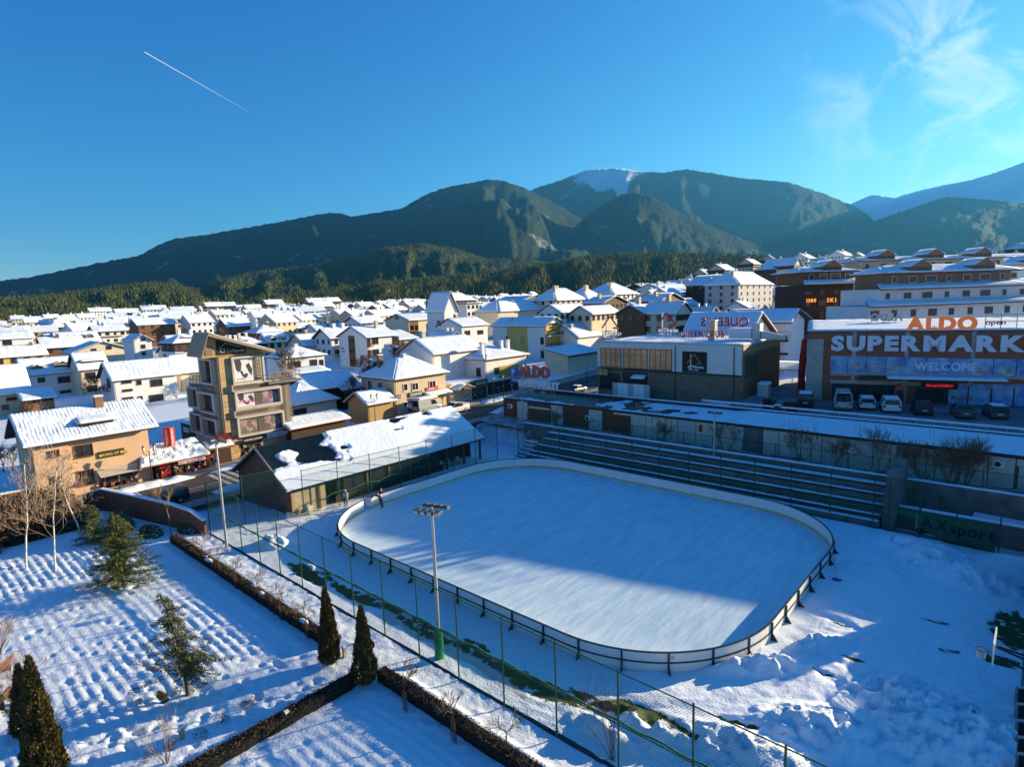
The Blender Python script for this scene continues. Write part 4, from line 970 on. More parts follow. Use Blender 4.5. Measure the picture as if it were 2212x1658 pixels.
for pc, pr, d, hw, D, rf, rs, m, n_ in (((420, 212), (640, 205), 255, 9, 16, 'H', 5, WHITE, 'white hotel with snowy pyramid roof and dark attic in the middle of town'), ((690, 165), (845, 160), 360, 8, 14, 'V', 3, DWOOD, 'dark hotel with long snow roof at the foot of the forest'),
                                        ((830, 170), (1140, 130), 330, 9, 16, 'V', 3, WHITE, 'long white hotel with stepped snow roofs'), ((880, 200), (1210, 188), 300, 8, 10, 'L', 2, DWOOD, 'dark hotel wing below the long white hotel'),
                                        ((1300, 130), (1480, 120), 270, 14, 14, 'U', 4.5, DWOOD, 'tall hotel with steep dark gable and lit balconies'), ((1500, 125), (1830, 115), 240, 13, 14, 'H', 5.5, GREYW, 'big pale and brown hotel with hipped snow roof and grid of windows'),
                                        ((330, 290), (545, 285), 200, 5, 8, 'U', 2.2, DWOOD, 'small dark lodge with snow gable behind the roof sign of the bar'), ((830, 270), (1030, 262), 195, 6, 8, 'U', 2.3, DWOOD, 'brown lodge with green windows and a snow gable'),
                                        ((690, 375), (940, 372), 150, 5, 8, 'V', 2, WOOD, 'low brown house with shaded snow roof behind the bar'), ((960, 375), (1090, 372), 145, 6.5, 9, 'U', 2.6, CREAM, 'cream balcony house with sunlit snow gable behind the bar')):
    house(n_, 'D', pc, pr, hw, D, rf, rs, m, depth=d, auto=(max(3, int(6)), max(1, int(hw // 3))), lauto=(3, max(1, int(hw // 3))), chim=((4, 4, 1, 1, 1.6, BEIGE),), name='hotel' if hw > 7.5 else 'house', cat='hotel' if hw > 7.5 else 'house')
# ================================================================== LANDMARK BUILDINGS
def rects(reg, O, ex, eb, x0, y0, x1, y1):
    a = on_plane(zp(reg, (x0, y1)), O, eb); b = on_plane(zp(reg, (x1, y0)), O, eb)
    return float((a - O) @ ex), float((b - O) @ ex), a[2] - O[2], b[2] - O[2]
def ac_unit(T, F, a, c, name='air_conditioner', b=0.0):
    mb = MB(); mb.fbox(F, a, a + .85, b - .38, b - .06, c, c + .62); u = mb.build(name, WFRAME, T)
    mb = MB(); n = 14
    mb.poly([F(a + .32 + .24 * math.cos(6.283 * k / n), b - .384, c + .31 + .24 * math.sin(6.283 * k / n)) for k in range(n)]); mb.build('fan', DFRAME, u)
    return u
# ---------------- apricot house
OX = -49.2; y0, y1 = -28.35, -17.4; hw = 6.7; D = 9.0
F = frame((OX, y0, 0), (0, 1)); W = y1 - y0
T = thing('shop_house', 'apricot two storey house with snowy roof and a bag shop at street level', 'shop house', (OX, y0, 0))
FOOT.append((OX - 4, -23, 9))
mb = MB(); mb.fbox(F, 0, W, 0, D, -.5, hw); mb.fbox(F, 0, 3.1, -.35, 0, -.5, hw - .02); mb.build('wall', ORANGE, T)
r_ = 2.6; o = .9; zl = hw + .1 - r_ * o / (D / 2); hw2 = hw + .1
A, B_, C_, E_ = F(-o, -o - .2, hw - .12), F(W + o, -o - .2, hw - .12), F(W + o, D / 2, hw2 + r_), F(-o, D / 2, hw2 + r_)
A2, B2 = F(-o, D + o, zl), F(W + o, D + o, zl)
rf = MB(); slab(rf, [A, B_, C_, E_], .2); slab(rf, [B2, A2, E_, C_], .2); rfo = rf.build('roof', DTILE, T)
sn = MB(); snow_patch(sn, A, B_, C_, E_, 150, 40, .24, .026, .36, .09, 3); snow_patch(sn, B2, A2, E_, C_, 10, 5, .24); sn.build('snow', ROOFSNOW, rfo, smooth=True)
mb = MB(); mb.extr(lambda a, b, c: F(b, a, c), [(0, hw), (D, hw), (D / 2, hw2 + r_ - .2)], .02, W - .02); mb.build('gable', ORANGE, T)
eb = np.array([-1.0, 0, 0]); O = np.array([OX, y0, 0.0]); exv = np.array([0, 1.0, 0])
for r in ((655, 400, 790, 520), (680, 635, 730, 720), (755, 620, 800, 740)):
    s0, s1, c0, c1 = rects('F', O, exv, eb, *r); window(F, 'f', W, D, s0, s1, c0, c1, T, mull=1)
for r in ((425, 455, 505, 515), (452, 675, 527, 740)):
    s0, s1, c0, c1 = rects('F', O + np.array([.35, 0, 0]), exv, eb, *r); window(F, 'f', W, D, s0, s1, c0, c1, T, mull=0, pr=.35)
d = dormer(T, F, 4.5, 7.8, hw + .35, 1.0, .6, 3.6, -.55, 2)
chimney(T, F(7.3, 3.9, hw + 2.2), .8, .8, 1.5, BRICK, ex=(0, 1))
s0, s1, c0, c1 = rects('F', O, exv, eb, 850, 575, 1085, 530); c1 = c0 + .75
mb = MB(); mb.fbox(F, s0, s1, -.12, -.003, c0, c1); sg = mb.build('sign_board', mat('dark_green_sign', (.03, .035, .025), .6, .1), T)
GOLD = mat('gold_letters', (.65, .45, .08), .5, .1)
letters('KING OF BAGS', frame(F(s0 + .42, -.125, c0 + .2), (0, 1)), .30, GOLD, sg, .02, .09, .02, whole=True, name='lettering')
for xx in (s0 + .08, s1 - .36):
    mb = MB(); mb.extr(F, [(xx, c0 + .2), (xx + .28, c0 + .2), (xx + .3, c0 + .5), (xx + .2, c0 + .34), (xx + .14, c0 + .55), (xx + .08, c0 + .34), (xx - .02, c0 + .5)], -.14, -.122); mb.build('crown_emblem', GOLD, sg)
s0, s1 = -23.0 - y0, -18.9 - y0
mb = MB(); mb.hexa([F(s0, -1.7, 2.0), F(s1, -1.7, 2.0), F(s1, -.02, 2.55), F(s0, -.02, 2.55), F(s0, -1.7, 2.05), F(s1, -1.7, 2.05), F(s1, -.02, 2.62), F(s0, -.02, 2.62)])
aw = mb.build('awning', mat('beige_canvas', (.50, .44, .34), .8, .1), T)
mb = MB(); mb.fbox(F, s0 + .2, s1 - .1, -.06, -.003, .25, 2.0); sw = mb.build('shop_window', FRAME, T)
mb = MB(); mb.fbox(F, s0 + .3, s1 - .2, -.075, -.063, .35, 1.9); mb.build('pane', GLASS, sw)
GOODS = [mat('goods_%d' % i, c, .7, .3, 6) for i, c in enumerate(((.45, .05, .05), (.05, .12, .35), (.5, .35, .08), (.55, .5, .45), (.08, .25, .12), (.35, .1, .3), (.04, .04, .05)))]
def display(T, F, a0, a1, b0, b1, c0, c1, n, seed):
    rr = random.Random(seed)
    for k in range(n):
        a = rr.uniform(a0, a1); b = rr.uniform(b0, b1); c = rr.uniform(c0, c1); s = rr.uniform(.12, .24)
        mb = MB(); mb.hexa([F(a, b, c), F(a + s, b, c), F(a + s, b + .12, c), F(a, b + .12, c), F(a + s * .15, b + .02, c + s * 1.5), F(a + s * .85, b + .02, c + s * 1.5), F(a + s * .85, b + .1, c + s * 1.5), F(a + s * .15, b + .1, c + s * 1.5)])
        mb.build('hung_goods', rr.choice(GOODS), T)
display(T, F, s0 + .3, s1 - .3, -.8, -.25, .4, 1.6, 26, 4)
mb = MB(); mb.box(-47.7, -46.9, -21.4, -19.4, .15, .62); mb.build('stone_planter', STONE, T)
# garden wall left of the apricot house
T = thing('garden_wall', 'low brown garden wall with snow cap left of the apricot house', 'wall', (-49.6, -28.4, 0))
mb = MB(); mb.box(-49.75, -49.45, -46, -28.75, -.3, 1.9); mb.build('wall', WOOD, T)
mb = MB(); mb.box(-49.85, -49.35, -46, -28.75, 1.905, 2.05); mb.build('snow_cap', SNOW, T)

# ---------------- kiosk shops between apricot house and cafe
T = thing('kiosk', 'low souvenir kiosk with thick ragged snow on its tile roof', 'kiosk', (-48.6, -17.2, 0)); FOOT.append((-50, -14, 4))
F = frame((-48.6, -17.2, 0), (0, 1)); W = 6.2
mb = MB(); mb.fbox(F, 0, W, .02, 3.2, -.3, 2.35); mb.build('wall', DWOOD, T)
q = [F(-2.2, -1.1, 2.2), F(W - .3, -1.1, 2.2), F(W - .6, 2.6, 3.7), F(-.6, 2.6, 3.7)]
mb = MB(); slab(mb, q, .14); rfo = mb.build('roof', TILE, T)
mb = MB(); snow_patch(mb, q[0] + (q[1] - q[0]) * .03, q[1], q[2], q[3], 60, 26, .34, .06, .32, .22, 21); mb.build('snow', ROOFSNOW, rfo, smooth=True)
for a, m_ in ((.5, RED), (1.9, WOOD), (3.2, GLASS), (4.6, GLASS)):
    mb = MB(); mb.fbox(F, a, a + 1.1, -.06, -.003, .2, 1.95); mb.build('shop_panel', m_, T)
letters('BEST SERVICE  SPORT GEAR', frame(F(2.3, -1.12, 1.72), (0, 1)), .22, RED, T, .02, .08, .02, whole=True, name='lettering')
mb = MB(); mb.fbox(F, 2.2, 5.3, -1.115, -1.10, 1.66, 2.02); mb.build('sign_board', WFRAME, T)
display(T, F, .2, 5.6, -.8, -.1, .25, 1.6, 34, 9)
# exchange pillar sign, red, two faced
p = on_x(zp('F', (1480, 420)), -49.5); p2 = on_x(zp('F', (1480, 262)), -49.5)
T = thing('exchange_sign', 'red vertical two faced exchange sign above the souvenir kiosk', 'sign', (p[0], p[1], p[2]))
zb, zt = p[2], p2[2]; a45 = .75
c = np.array([p[0], p[1], 0])
Fl = frame(c + np.array([0, 0, zb]), (.55, .83)); Fr = frame(c + np.array([0, 0, zb]), (-.55, .83))
hh = zt - zb
mb = MB(); mb.prism([(c[0], c[1]), (c[0] - .55, c[1] + .66), (c[0] - .9, c[1]), (c[0] - .55, c[1] - .66)], zb, zt); mb.build('panel', RED, T)
for k, ch in enumerate('CHANGE'):
    zc = zt - .12 - (k + 1) * hh / 6.6
    letters(ch, frame((c[0] + .004 - .16, c[1] + .17, zc), (-.55, .66)), hh / 7.4, WFRAME, T, .012, 0, .02)
    letters(ch, frame((c[0] + .004 - .38, c[1] - .47, zc), (.55, .66)), hh / 7.4, WFRAME, T, .012, 0, .02)
mb = MB(); mb.tube((c[0] - .45, c[1], 2.6), (c[0] - .45, c[1], zb), .06); mb.build('pole', METAL, T)
# ---------------- second kiosk with tile edge, and its red lettered sign
T = thing('kiosk', 'small dark kiosk with a tiled snowy canopy at the foot of the cafe tower', 'kiosk', (-49, -10.9, 0)); FOOT.append((-50, -9.5, 2))
F = frame((-49, -10.9, 0), (0, 1))
mb = MB(); mb.fbox(F, 0, 2.9, .3, 3, -.3, 2.5); mb.build('wall', DWOOD, T)
q = [F(-.2, -.9, 2.5), F(3.0, -.9, 2.5), F(3.0, 1.2, 3.2), F(-.2, 1.2, 3.2)]
mb = MB(); slab(mb, q, .12); rfo = mb.build('roof', TILE, T); mb = MB(); snow_patch(mb, q[0] + (q[3] - q[0]) * .15, q[1] + (q[2] - q[1]) * .15, q[2], q[3], 26, 8, .2, .05, .3, .1, 5); mb.build('snow', ROOFSNOW, rfo, smooth=True)
mb = MB(); mb.fbox(F, .9, 3.0, -.3, -.2, 3.35, 4.25); sg = mb.build('sign_board', BLACK, T)
letters('EXOTIC', frame(F(1.1, -.31, 3.85), (0, 1)), .26, RED, sg, .02, .12, .02, whole=True, name='lettering'); letters('TATTOO', frame(F(1.3, -.31, 3.48), (0, 1)), .24, RED, sg, .02, .12, .02, whole=True, name='lettering')

# ---------------- cafe tower
CX = -50.5; yA, yB = -7.9, 1.4
T = thing('cafe_building', 'tan stone corner building with poster frames and a cafe sign under tilted roof', 'cafe building', (CX, yA, 0)); FOOT.append((-55, -3, 9))
F = frame((CX, yA, 0), (0, 1)); W = yB - yA
PALE = mat('pale_cladding', (.50, .46, .40), .7, .08, 1); LOUV = mat('grey_brown_slats', (.20, .165, .13), .7, .15, 4)
mb = MB(); mb.fbox(F, .02, W, .3, 11, -.3, 9.7); mb.build('wall', mat('brown_grey_render', (.30, .26, .21), .8, .1), T)
mb = MB(); mb.fbox(F, .3, 5.9, .3, 8, 9.72, 14.0); mb.build('upper_wall', PALE, T)
mb = MB(); mb.fbox(F, -.12, 1.35, -.15, 2.2, -.3, 14.02); mb.build('stone_pier', TAN, T)
mb = MB(); mb.fbox(F, -.3, -.125, -.1, .5, -.3, 14.0); mb.build('pier_edge', LOUV, T)
mb = MB(); mb.fbox(F, 1.4, W - .5, -.05, .28, -.3, 2.3); mb.build('ground_floor', TAN, T)
# projecting frames with posters and slats on the street front
POST = [mat('poster_%d' % i, c1, .6, .0, 1.0, col2=c2) for i, (c1, c2) in enumerate((((.78, .76, .78), (.62, .60, .64)), ((.74, .70, .72), (.58, .44, .56)), ((.10, .04, .14), (.30, .20, .34)), ((.10, .10, .11), (.24, .17, .13)), ((.07, .07, .09), (.2, .17, .15))))]
INKD = mat('poster_ink', (.05, .045, .06), .6, .2, 3); INKL = mat('poster_figure', (.36, .24, .22), .6, .3, 2)
def pframe(a0, a1, c0, c1, band=True):
    mb = MB(); t = .28
    mb.fbox(F, a0, a0 + t, -.5, -.06, c0, c1); mb.fbox(F, a1 - t, a1, -.5, -.06, c0, c1); mb.fbox(F, a0 + t, a1 - t, -.5, -.06, c1 - t, c1); mb.fbox(F, a0 + t, a1 - t, -.5, -.06, c0, c0 + t)
    return mb.build('projecting_frame', PALE, T)
def slats(par, a0, a1, c0, c1, b, n=None, st=.16):
    n = n or int((c1 - c0) / st)
    for k in range(n):
        z = c0 + (c1 - c0) * k / n; mb = MB(); mb.fbox(F, a0, a1, b - .06, b, z, z + (c1 - c0) / n * .55); mb.build('slat', LOUV, par)
def poster(par, a0, a1, c0, c1, m, b=-.1):
    mb = MB(); mb.fbox(F, a0, a1, b, b + .03, c0, c1); o = mb.build('poster', m, par); w, h = a1 - a0, c1 - c0
    q = MB()
    for sh in ([(.05, .95), (.1, .55), (.22, .42), (.36, .5), (.42, .8), (.35, .97)], [(.3, .45), (.42, .2), (.6, .12), (.72, .3), (.62, .36), (.5, .3), (.4, .5)], [(.62, .7), (.75, .4), (.9, .2), (.95, .5), (.8, .8)]): q.extr(F, [(a0 + w * x, c0 + h * y) for x, y in sh], b - .006, b - .002)
    q.build('figure_print', INKD if m in POST[:2] else INKL, o); return o
f3 = pframe(1.4, 5.8, 10.15, 13.9); p_ = poster(f3, 1.75, 4.35, 10.5, 13.55, POST[0]); slats(f3, 4.4, 5.4, 10.5, 13.55, -.1, 16)
letters('erotic', frame(F(2.0, -.105, 10.7), (0, 1)), .34, mat('poster_purple', (.30, .12, .34), .6, .1), p_, .005, .06, .01, whole=True, name='lettering')
f2 = pframe(1.4, 7.95, 6.75, 9.25); p_ = poster(f2, 1.75, 4.2, 7.05, 8.95, POST[1]); slats(f2, 4.25, 5.1, 7.05, 8.95, -.1, 11); poster(f2, 5.15, 7.6, 7.05, 8.95, POST[2])
letters('erotic show', frame(F(1.9, -.105, 7.6), (0, 1)), .36, mat('poster_pink', (.5, .1, .25), .6, .1), p_, .005, .05, .01, whole=True, name='lettering')
f1 = pframe(1.4, 8.0, 3.0, 5.75); poster(f1, 1.75, 4.3, 3.3, 5.45, POST[3]); slats(f1, 4.35, 5.1, 3.3, 5.45, -.1, 12); poster(f1, 5.15, 7.65, 3.3, 5.45, POST[4])
for c0 in (9.3, 5.8):                                           # louvred bands between the frames
    mb = MB(); mb.fbox(F, 1.1, 7.6, -.6, -.16, c0, c0 + .1); mb.fbox(F, 1.1, 7.6, -.6, -.16, c0 + .78, c0 + .88); mb.fbox(F, 1.1, 1.2, -.6, -.16, c0 + .103, c0 + .777); bd = mb.build('louvre_band', PALE, T)
    slats(bd, 1.25, 7.55, c0 + .12, c0 + .76, -.35, 4)
for k in range(30): mb = MB(); mb.fbox(F, 8.05, W + .15, -.06, .02, 2.6 + k * .235, 2.73 + k * .235); mb.build('slat', LOUV, T)
# shop front with oval sign
mb = MB(); mb.fbox(F, 1.7, 4.6, -.08, -.053, .2, 2.1); sw = mb.build('shop_window', DFRAME, T)
display(T, F, 1.8, 4.4, -.5, -.12, .3, 1.6, 26, 12)
mb = MB(); n = 20; mb.extr(F, [(3.2 + 1.45 * math.cos(6.283 * k / n), 2.5 + .38 * math.sin(6.283 * k / n)) for k in range(n)], -.55, -.45); sg = mb.build('oval_sign', BLACK, T)
letters('KORONA GARDENS', frame(F(2.05, -.555, 2.40), (0, 1)), .2, WFRAME, sg, .01, .06, .02, whole=True, name='lettering')
mb = MB(); mb.fbox(F, 5.3, 8.4, -.5, -.4, 2.25, 2.85); sg = mb.build('sign_board', WFRAME, T); letters('Hair & Nails', frame(F(5.5, -.505, 2.42), (0, 1)), .28, mat('blue_letters', (.05, .12, .4), .6, .1), sg, .01, .07, .02, whole=True, name='lettering')
# left side: stacked pale boxes with dark openings
Fs = frame((CX - 11, yA, 0), (1, 0))                             # along +x, wall faces -y
for c0, c1, a0, a1 in ((6.6, 9.6, 1.0, 4.6), (6.3, 9.2, 4.9, 10.3), (3.0, 5.9, 1.0, 5.0), (2.9, 5.7, 5.2, 10.3), (10.3, 13.8, 6.5, 10.4)):
    mb = MB(); t = .25; mb.fbox(Fs, a0, a0 + t, -.9, .0, c0, c1); mb.fbox(Fs, a1 - t, a1, -.9, 0, c0, c1); mb.fbox(Fs, a0 + t, a1 - t, -.9, 0, c1 - t, c1); mb.fbox(Fs, a0 + t, a1 - t, -.9, 0, c0, c0 + t); fr = mb.build('projecting_frame', PALE, T)
    mb = MB(); mb.fbox(Fs, a0 + t, a0 + t + (a1 - a0 - 2 * t) * .45, -.12, -.02, c0 + t, c1 - t); mb.build('pane', GLASS, fr)
    mb = MB(); mb.fbox(Fs, a0 + t + (a1 - a0 - 2 * t) * .5, a1 - t, -.12, -.02, c0 + t, c1 - t); mb.build('poster', POST[0], fr)
mb = MB(); mb.fbox(Fs, .2, 10.3, -.2, .02, 9.62, 9.9); mb.build('terrace_edge', LOUV, T)
# roof: tilted, high on the left, with the cafe sign in the gable
g = [(-2.4, 14.6), (-1.5, 17.2), (6.4, 14.35), (6.4, 13.95), (-1.2, 14.0)]
mb = MB(); mb.extr(F, [(-2.2, 14.05), (-1.5, 16.85), (6.2, 14.1)], -.25, .1); mb.build('gable', LWOOD, T)
mb = MB(); mb.hexa([F(-1.55, -1.4, 16.9), F(7.1, -1.4, 14.0), F(7.1, 3.6, 14.0), F(-1.55, 3.6, 16.9), F(-1.5, -1.4, 17.25), F(7.2, -1.4, 14.35), F(7.2, 3.6, 14.35), F(-1.5, 3.6, 17.25)])
mb.hexa([F(-2.5, -1.4, 14.2), F(-1.56, -1.4, 16.9), F(-1.56, 3.6, 16.9), F(-2.5, 3.6, 14.2), F(-2.6, -1.4, 14.35), F(-1.52, -1.4, 17.2), F(-1.52, 3.6, 17.2), F(-2.6, 3.6, 14.35)])
rfo = mb.build('roof', mat('roof_fascia', (.30, .24, .18), .7, .1), T)
mb = MB(); snow_patch(mb, F(7.1, -1.3, 14.36), F(7.1, 3.5, 14.36), F(-1.4, 3.5, 17.25), F(-1.4, -1.3, 17.25), 10, 10, .12); mb.build('snow', ROOFSNOW, rfo, smooth=True)
mb = MB(); mb.extr(F, [(-.3, 14.3), (3.5, 14.3), (3.5, 15.0), (.2, 16.2), (-.3, 16.3)], -.33, -.26); sg = mb.build('sign_board', BLACK, T)
letters('Cafépedia', frame(F(1.0, -.335, 14.55), (0, 1)), .42, mat('sign_gold', (.55, .45, .2), .5, .1), sg, .02, .04, .01, whole=True, name='lettering')
mb = MB(); pts = [(.0, 15.2), (.5, 15.45), (.9, 15.85), (1.2, 15.65), (1.6, 15.6), (2.2, 15.3), (2.9, 15.25)]
for a, b in zip(pts[:-1], pts[1:]): mb.tube(F(a[0], -.345, a[1]), F(b[0], -.345, b[1]), .025, n=4)
pts = [(.15, 15.05), (.2, 14.65), (.7, 14.65), (.75, 15.05), (.15, 15.05)]
for a, b in zip(pts[:-1], pts[1:]): mb.tube(F(a[0], -.345, a[1]), F(b[0], -.345, b[1]), .03, n=4)
mb.build('cup_emblem', WFRAME, sg)
mb = MB(); mb.fbox(F, -1.7, -.8, -.33, -.26, 14.4, 15.6); s2 = mb.build('sign_board', LOUV, T)
# terraces with wooden railings
def railing(T, pts, h=1.0, st=1.2, m=None, z0=0.0, n_rails=2, name='railing'):
    mb = MB()
    for a, b in zip(pts[:-1], pts[1:]):
        a = np.array(a, float); b = np.array(b, float); L = np.linalg.norm(b - a); n = max(1, int(L / st))
        for k in range(n + 1): p = a + (b - a) * k / n; mb.tube(p, p + np.array([0, 0, h]), .05, n=4)
        for j in range(n_rails): mb.tube(a + np.array([0, 0, h - j * h * .45]), b + np.array([0, 0, h - j * h * .45]), .045, n=4)
    return mb.build(name, m or LWOOD, T)
mb = MB(); mb.fbox(F, 5.95, 10.9, -.9, 6, 9.72, 10.0); mb.build('terrace', LOUV, T)
railing(T, [F(6.1, -.8, 10.0), F(10.7, -.8, 10.0), F(10.7, 5.5, 10.0)], 1.25, 1.1)
railing(T, [Fs(.5, -.1, 9.9), Fs(6.3, -.1, 9.9)], 1.2, 1.0); railing(T, [Fs(.5, -.1, 9.9), Fs(.5, 4, 9.9)], 1.2, 1.0)
ac_unit(T, Fs, -3.6, 2.4); ac_unit(T, Fs, -2.5, 2.4)
mb = MB(); mb.fbox(Fs, -5.5, -.2, 0, 3, -.3, 3.6); mb.build('annex_wall', DWOOD, T)
mb = MB(); snow_patch(mb, Fs(-5.7, -.3, 3.62), Fs(0, -.3, 3.62), Fs(0, 3.2, 3.9), Fs(-5.7, 3.2, 3.9), 12, 6, .2); mb.build('snow', ROOFSNOW, T, smooth=True)

# ---------------- exchange house details
T = XH; F = frame((T.location[0], T.location[1], T.location[2]), (0, 1))
eb = np.array([-1.0, 0, 0]); exv = np.array([0, 1.0, 0]); O = np.array(T.location)
s0, s1, c0, c1 = rects('C', O, exv, eb, 428, 1150, 545, 1105)
mb = MB(); mb.fbox(F, s0, s1, -.2, -.003, c0, c0 + .75); sg = mb.build('sign_board', mat('navy_sign', (.01, .015, .05), .5, .1), T)
letters('CHANGE', frame(F(s0 + .15, -.205, c0 + .16), (0, 1)), .46, WFRAME, sg, .02, .07, .03, whole=True, name='lettering')
s0, s1, c0, c1 = rects('C', O, exv, eb, 575, 1080, 680, 1050)
mb = MB(); mb.fbox(F, s0, s1, -.15, -.003, c0, c0 + .55); sg = mb.build('sign_board', RED, T)
letters('VinoGrafa', frame(F(s0 + .25, -.155, c0 + .14), (0, 1)), .26, WFRAME, sg, .02, .05, .02, whole=True, name='lettering')
s0, s1, c0, c1 = rects('C', O, exv, eb, 550, 1130, 760, 1090)
mb = MB(); q = [F(s0, -1.6, c0), F(s1, -1.6, c0), F(s1, 0, c0 + .5), F(s0, 0, c0 + .5)]; slab(mb, q, .06); aw = mb.build('awning', WHITE, T); mb = MB(); snow_patch(mb, *q, 12, 5, .1); mb.build('snow', ROOFSNOW, aw, smooth=True)
mb = MB(); mb.fbox(F, 2.6, 4.7, -.08, -.003, 0, 2.3); sw = mb.build('shop_window', mat('blue_shop', (.02, .06, .2), .4, .2), T)
mb = MB(); mb.fbox(F, 5.2, 7.8, -.08, -.003, 0, 2.3); sw = mb.build('shop_window', GLASS, T); display(T, F, 5.2, 7.6, -.5, -.1, .2, 1.6, 14, 31)
# projecting CHANGE arm sign
p = on_x(zp('C', (340, 1100)), -49.0)
T = thing('street_sign', 'small navy sign on a post at the corner of the exchange house', 'sign', (p[0], p[1], 1.6))
mb = MB(); mb.box(p[0] - .05, p[0] + .05, p[1] - .7, p[1] + .5, p[2] - .3, p[2] + .3); mb.build('panel', mat('navy_sign', (.01, .015, .05)), T)
letters('CHANGE', frame((p[0] + .055, p[1] - .6, p[2] - .12), (0, 1)), .26, WFRAME, T, .01, .06, .02, whole=True, name='lettering')
mb = MB(); mb.tube((p[0], p[1], 1.6), (p[0], p[1], p[2] - .3), .05); mb.build('post', METAL, T)
# ---------------- white corner building: advertising banner
T = WC; O = np.array(T.location); F = frame(O, (0, 1))
s0, s1, c0, c1 = rects('C', O, exv, eb, 1205, 915, 1370, 840)
BAN = mat('banner_print', (.25, .32, .04), .6, 0, 1.2, col2=(.65, .28, .08), stretch=(.3, .3, 1.6))
mb = MB(); mb.fbox(F, s0, s1, -.08, -.003, c0, c1); mb.build('banner', BAN, T)
mb = MB(); mb.fbox(F, s0 - .1, s1 + .6, -.06, -.003, c0 - 1.5, c0 - .3); mb.build('banner', mat('green_yellow_banner', (.45, .55, .12), .6, .2), T)
mb = MB(); mb.fbox(F, .4, 9.5, -.12, -.003, .1, 2.6); mb.build('shop_window', GLASS, T)
display(T, F, .3, 9, -.9, -.2, .3, 1.7, 26, 44)
# flat shop with brown sign next to it
p0 = on_z(zp('C', (735, 1190)), 1.7); 
T = thing('shop', 'single storey clothes shop with brown sign band left of the white corner building', 'shop', (-50.3, 32, 1.6)); F = frame((-50.3, 32.0, 1.6), (0, 1)); FOOT.append((-54, 36, 7))
mb = MB(); mb.fbox(F, 0, 9.6, 0, 8, -.5, 3.6); mb.build('wall', CREAM, T)
mb = MB(); mb.fbox(F, 5.3, 9.55, -.3, -.003, 2.4, 3.75); sg = mb.build('sign_band', WOOD, T); letters('URBAN', frame(F(6.2, -.305, 2.85), (0, 1)), .55, CREAM, sg, .03, .15, .02, whole=True, name='lettering')
mb = MB(); mb.fbox(F, 5.5, 9.4, -.1, -.003, .1, 2.3); mb.build('shop_window', GLASS, T)
mb = MB(); snow_patch(mb, F(0, 0, 3.62), F(9.6, 0, 3.62), F(9.6, 8, 3.7), F(0, 8, 3.7), 12, 8, .12); mb.build('snow', ROOFSNOW, T, smooth=True)
q1 = [F(.2, 2.5, 2.7), F(.2, -1.6, 2.7), F(2.6, -1.6, 3.6), F(2.6, 2.5, 3.6)]; q2 = [F(5.2, -1.6, 2.7), F(5.2, 2.5, 2.7), F(2.6, 2.5, 3.6), F(2.6, -1.6, 3.6)]
mb = MB(); slab(mb, q1, .1); slab(mb, q2, .1); pr = mb.build('porch_roof', WOOD, T); mb = MB(); snow_patch(mb, *q1, 8, 5, .14); snow_patch(mb, *q2, 8, 5, .14); mb.build('snow', ROOFSNOW, pr, smooth=True)
mb = MB(); mb.extr(F, [(.5, 2.6), (5.0, 2.6), (2.6, 3.5)], -1.5, -1.4); mb.build('porch_gable', WOOD, T)
display(T, F, .4, 9, -.9, -.15, .2, 1.8, 30, 55)

# ---------------- bar with stone base and roof signs (wall along x at y = 43)
p = on_y(zp('D', (285, 640)), 43.4); q = on_y(zp('D', (1535, 655)), 43.4)
x0, x1 = p[0], q[0]; zt = .5 * (p[2] + q[2]); zb0 = 4.0; zm = on_y(zp('D', (1000, 895)), 43.4)[2]
T = thing('bar_building', 'two storey bar with rubble stone base, white upper floor and flat snowy roof with signs', 'bar building', (x0, 43.4, zb0)); FOOT.append((x0 + 12, 51, 15))
F = frame((x0, 43.4, zb0), (1, 0)); W = x1 - x0; hm = zm - zb0; ht = zt - zb0
mb = MB(); mb.fbox(F, 0, W, 0, 15.5, -3, hm); mb.build('stone_base', STONE, T)
mb = MB(); mb.fbox(F, -.02, W - .02, -.02, 15.5, hm + .003, ht); mb.build('upper_wall', mat('pale_cream_render', (.66, .65, .62), .8, .06, .8), T)
mb = MB(); mb.fbox(F, W - .015, W + .12, .05, 15.5, -1, ht - 1.1); mb.build('timber_side', mat('warm_timber', (.30, .15, .075), .75, .2, 3, stretch=(1, 1, 4)), T)
mb = MB(); mb.fbox(F, W - .015, W + .14, .02, 15.5, ht - 1.09, ht); mb.build('sunlit_top_band', LWOOD, T)  # lighter band paints the sunlit top of the side wall
mb = MB(); mb.fbox(F, -.05, W + .05, -.1, -.023, hm - .12, hm + .15); mb.build('string_course', DFRAME, T)
mb = MB(); mb.fbox(F, -.1, W + .2, -.12, 15.6, ht + .003, ht + .15); rfo = mb.build('roof', GREYW, T)
mb = MB(); snow_patch(mb, F(0, 0, ht + .15), F(W, 0, ht + .15), F(W, 15.3, ht + .2), F(0, 15.3, ht + .2), 30, 20, .14, 0, amp=.1); mb.build('snow', ROOFSNOW, rfo, smooth=True)
O = np.array([x0, 43.4, zb0]); exv = np.array([1.0, 0, 0]); eb = np.array([0, 1.0, 0])
REFLG = mat('painted_reflection_glass', (.15, .135, .10), .15, .5, .5, spec=.5, emit=(.5, .36, .17, .03))  # warm tint and faint glow stand in for reflections in the panes
for r in ((318, 688, 488, 835), (512, 692, 714, 850), (738, 700, 924, 862)):
    s0, s1, c0, c1 = rects('D', O, exv, eb, *r); w = window(F, 'f', W, 15, s0, s1, c0, c1, T, DFRAME, REFLG, mull=3, tr=True, pr=.02)
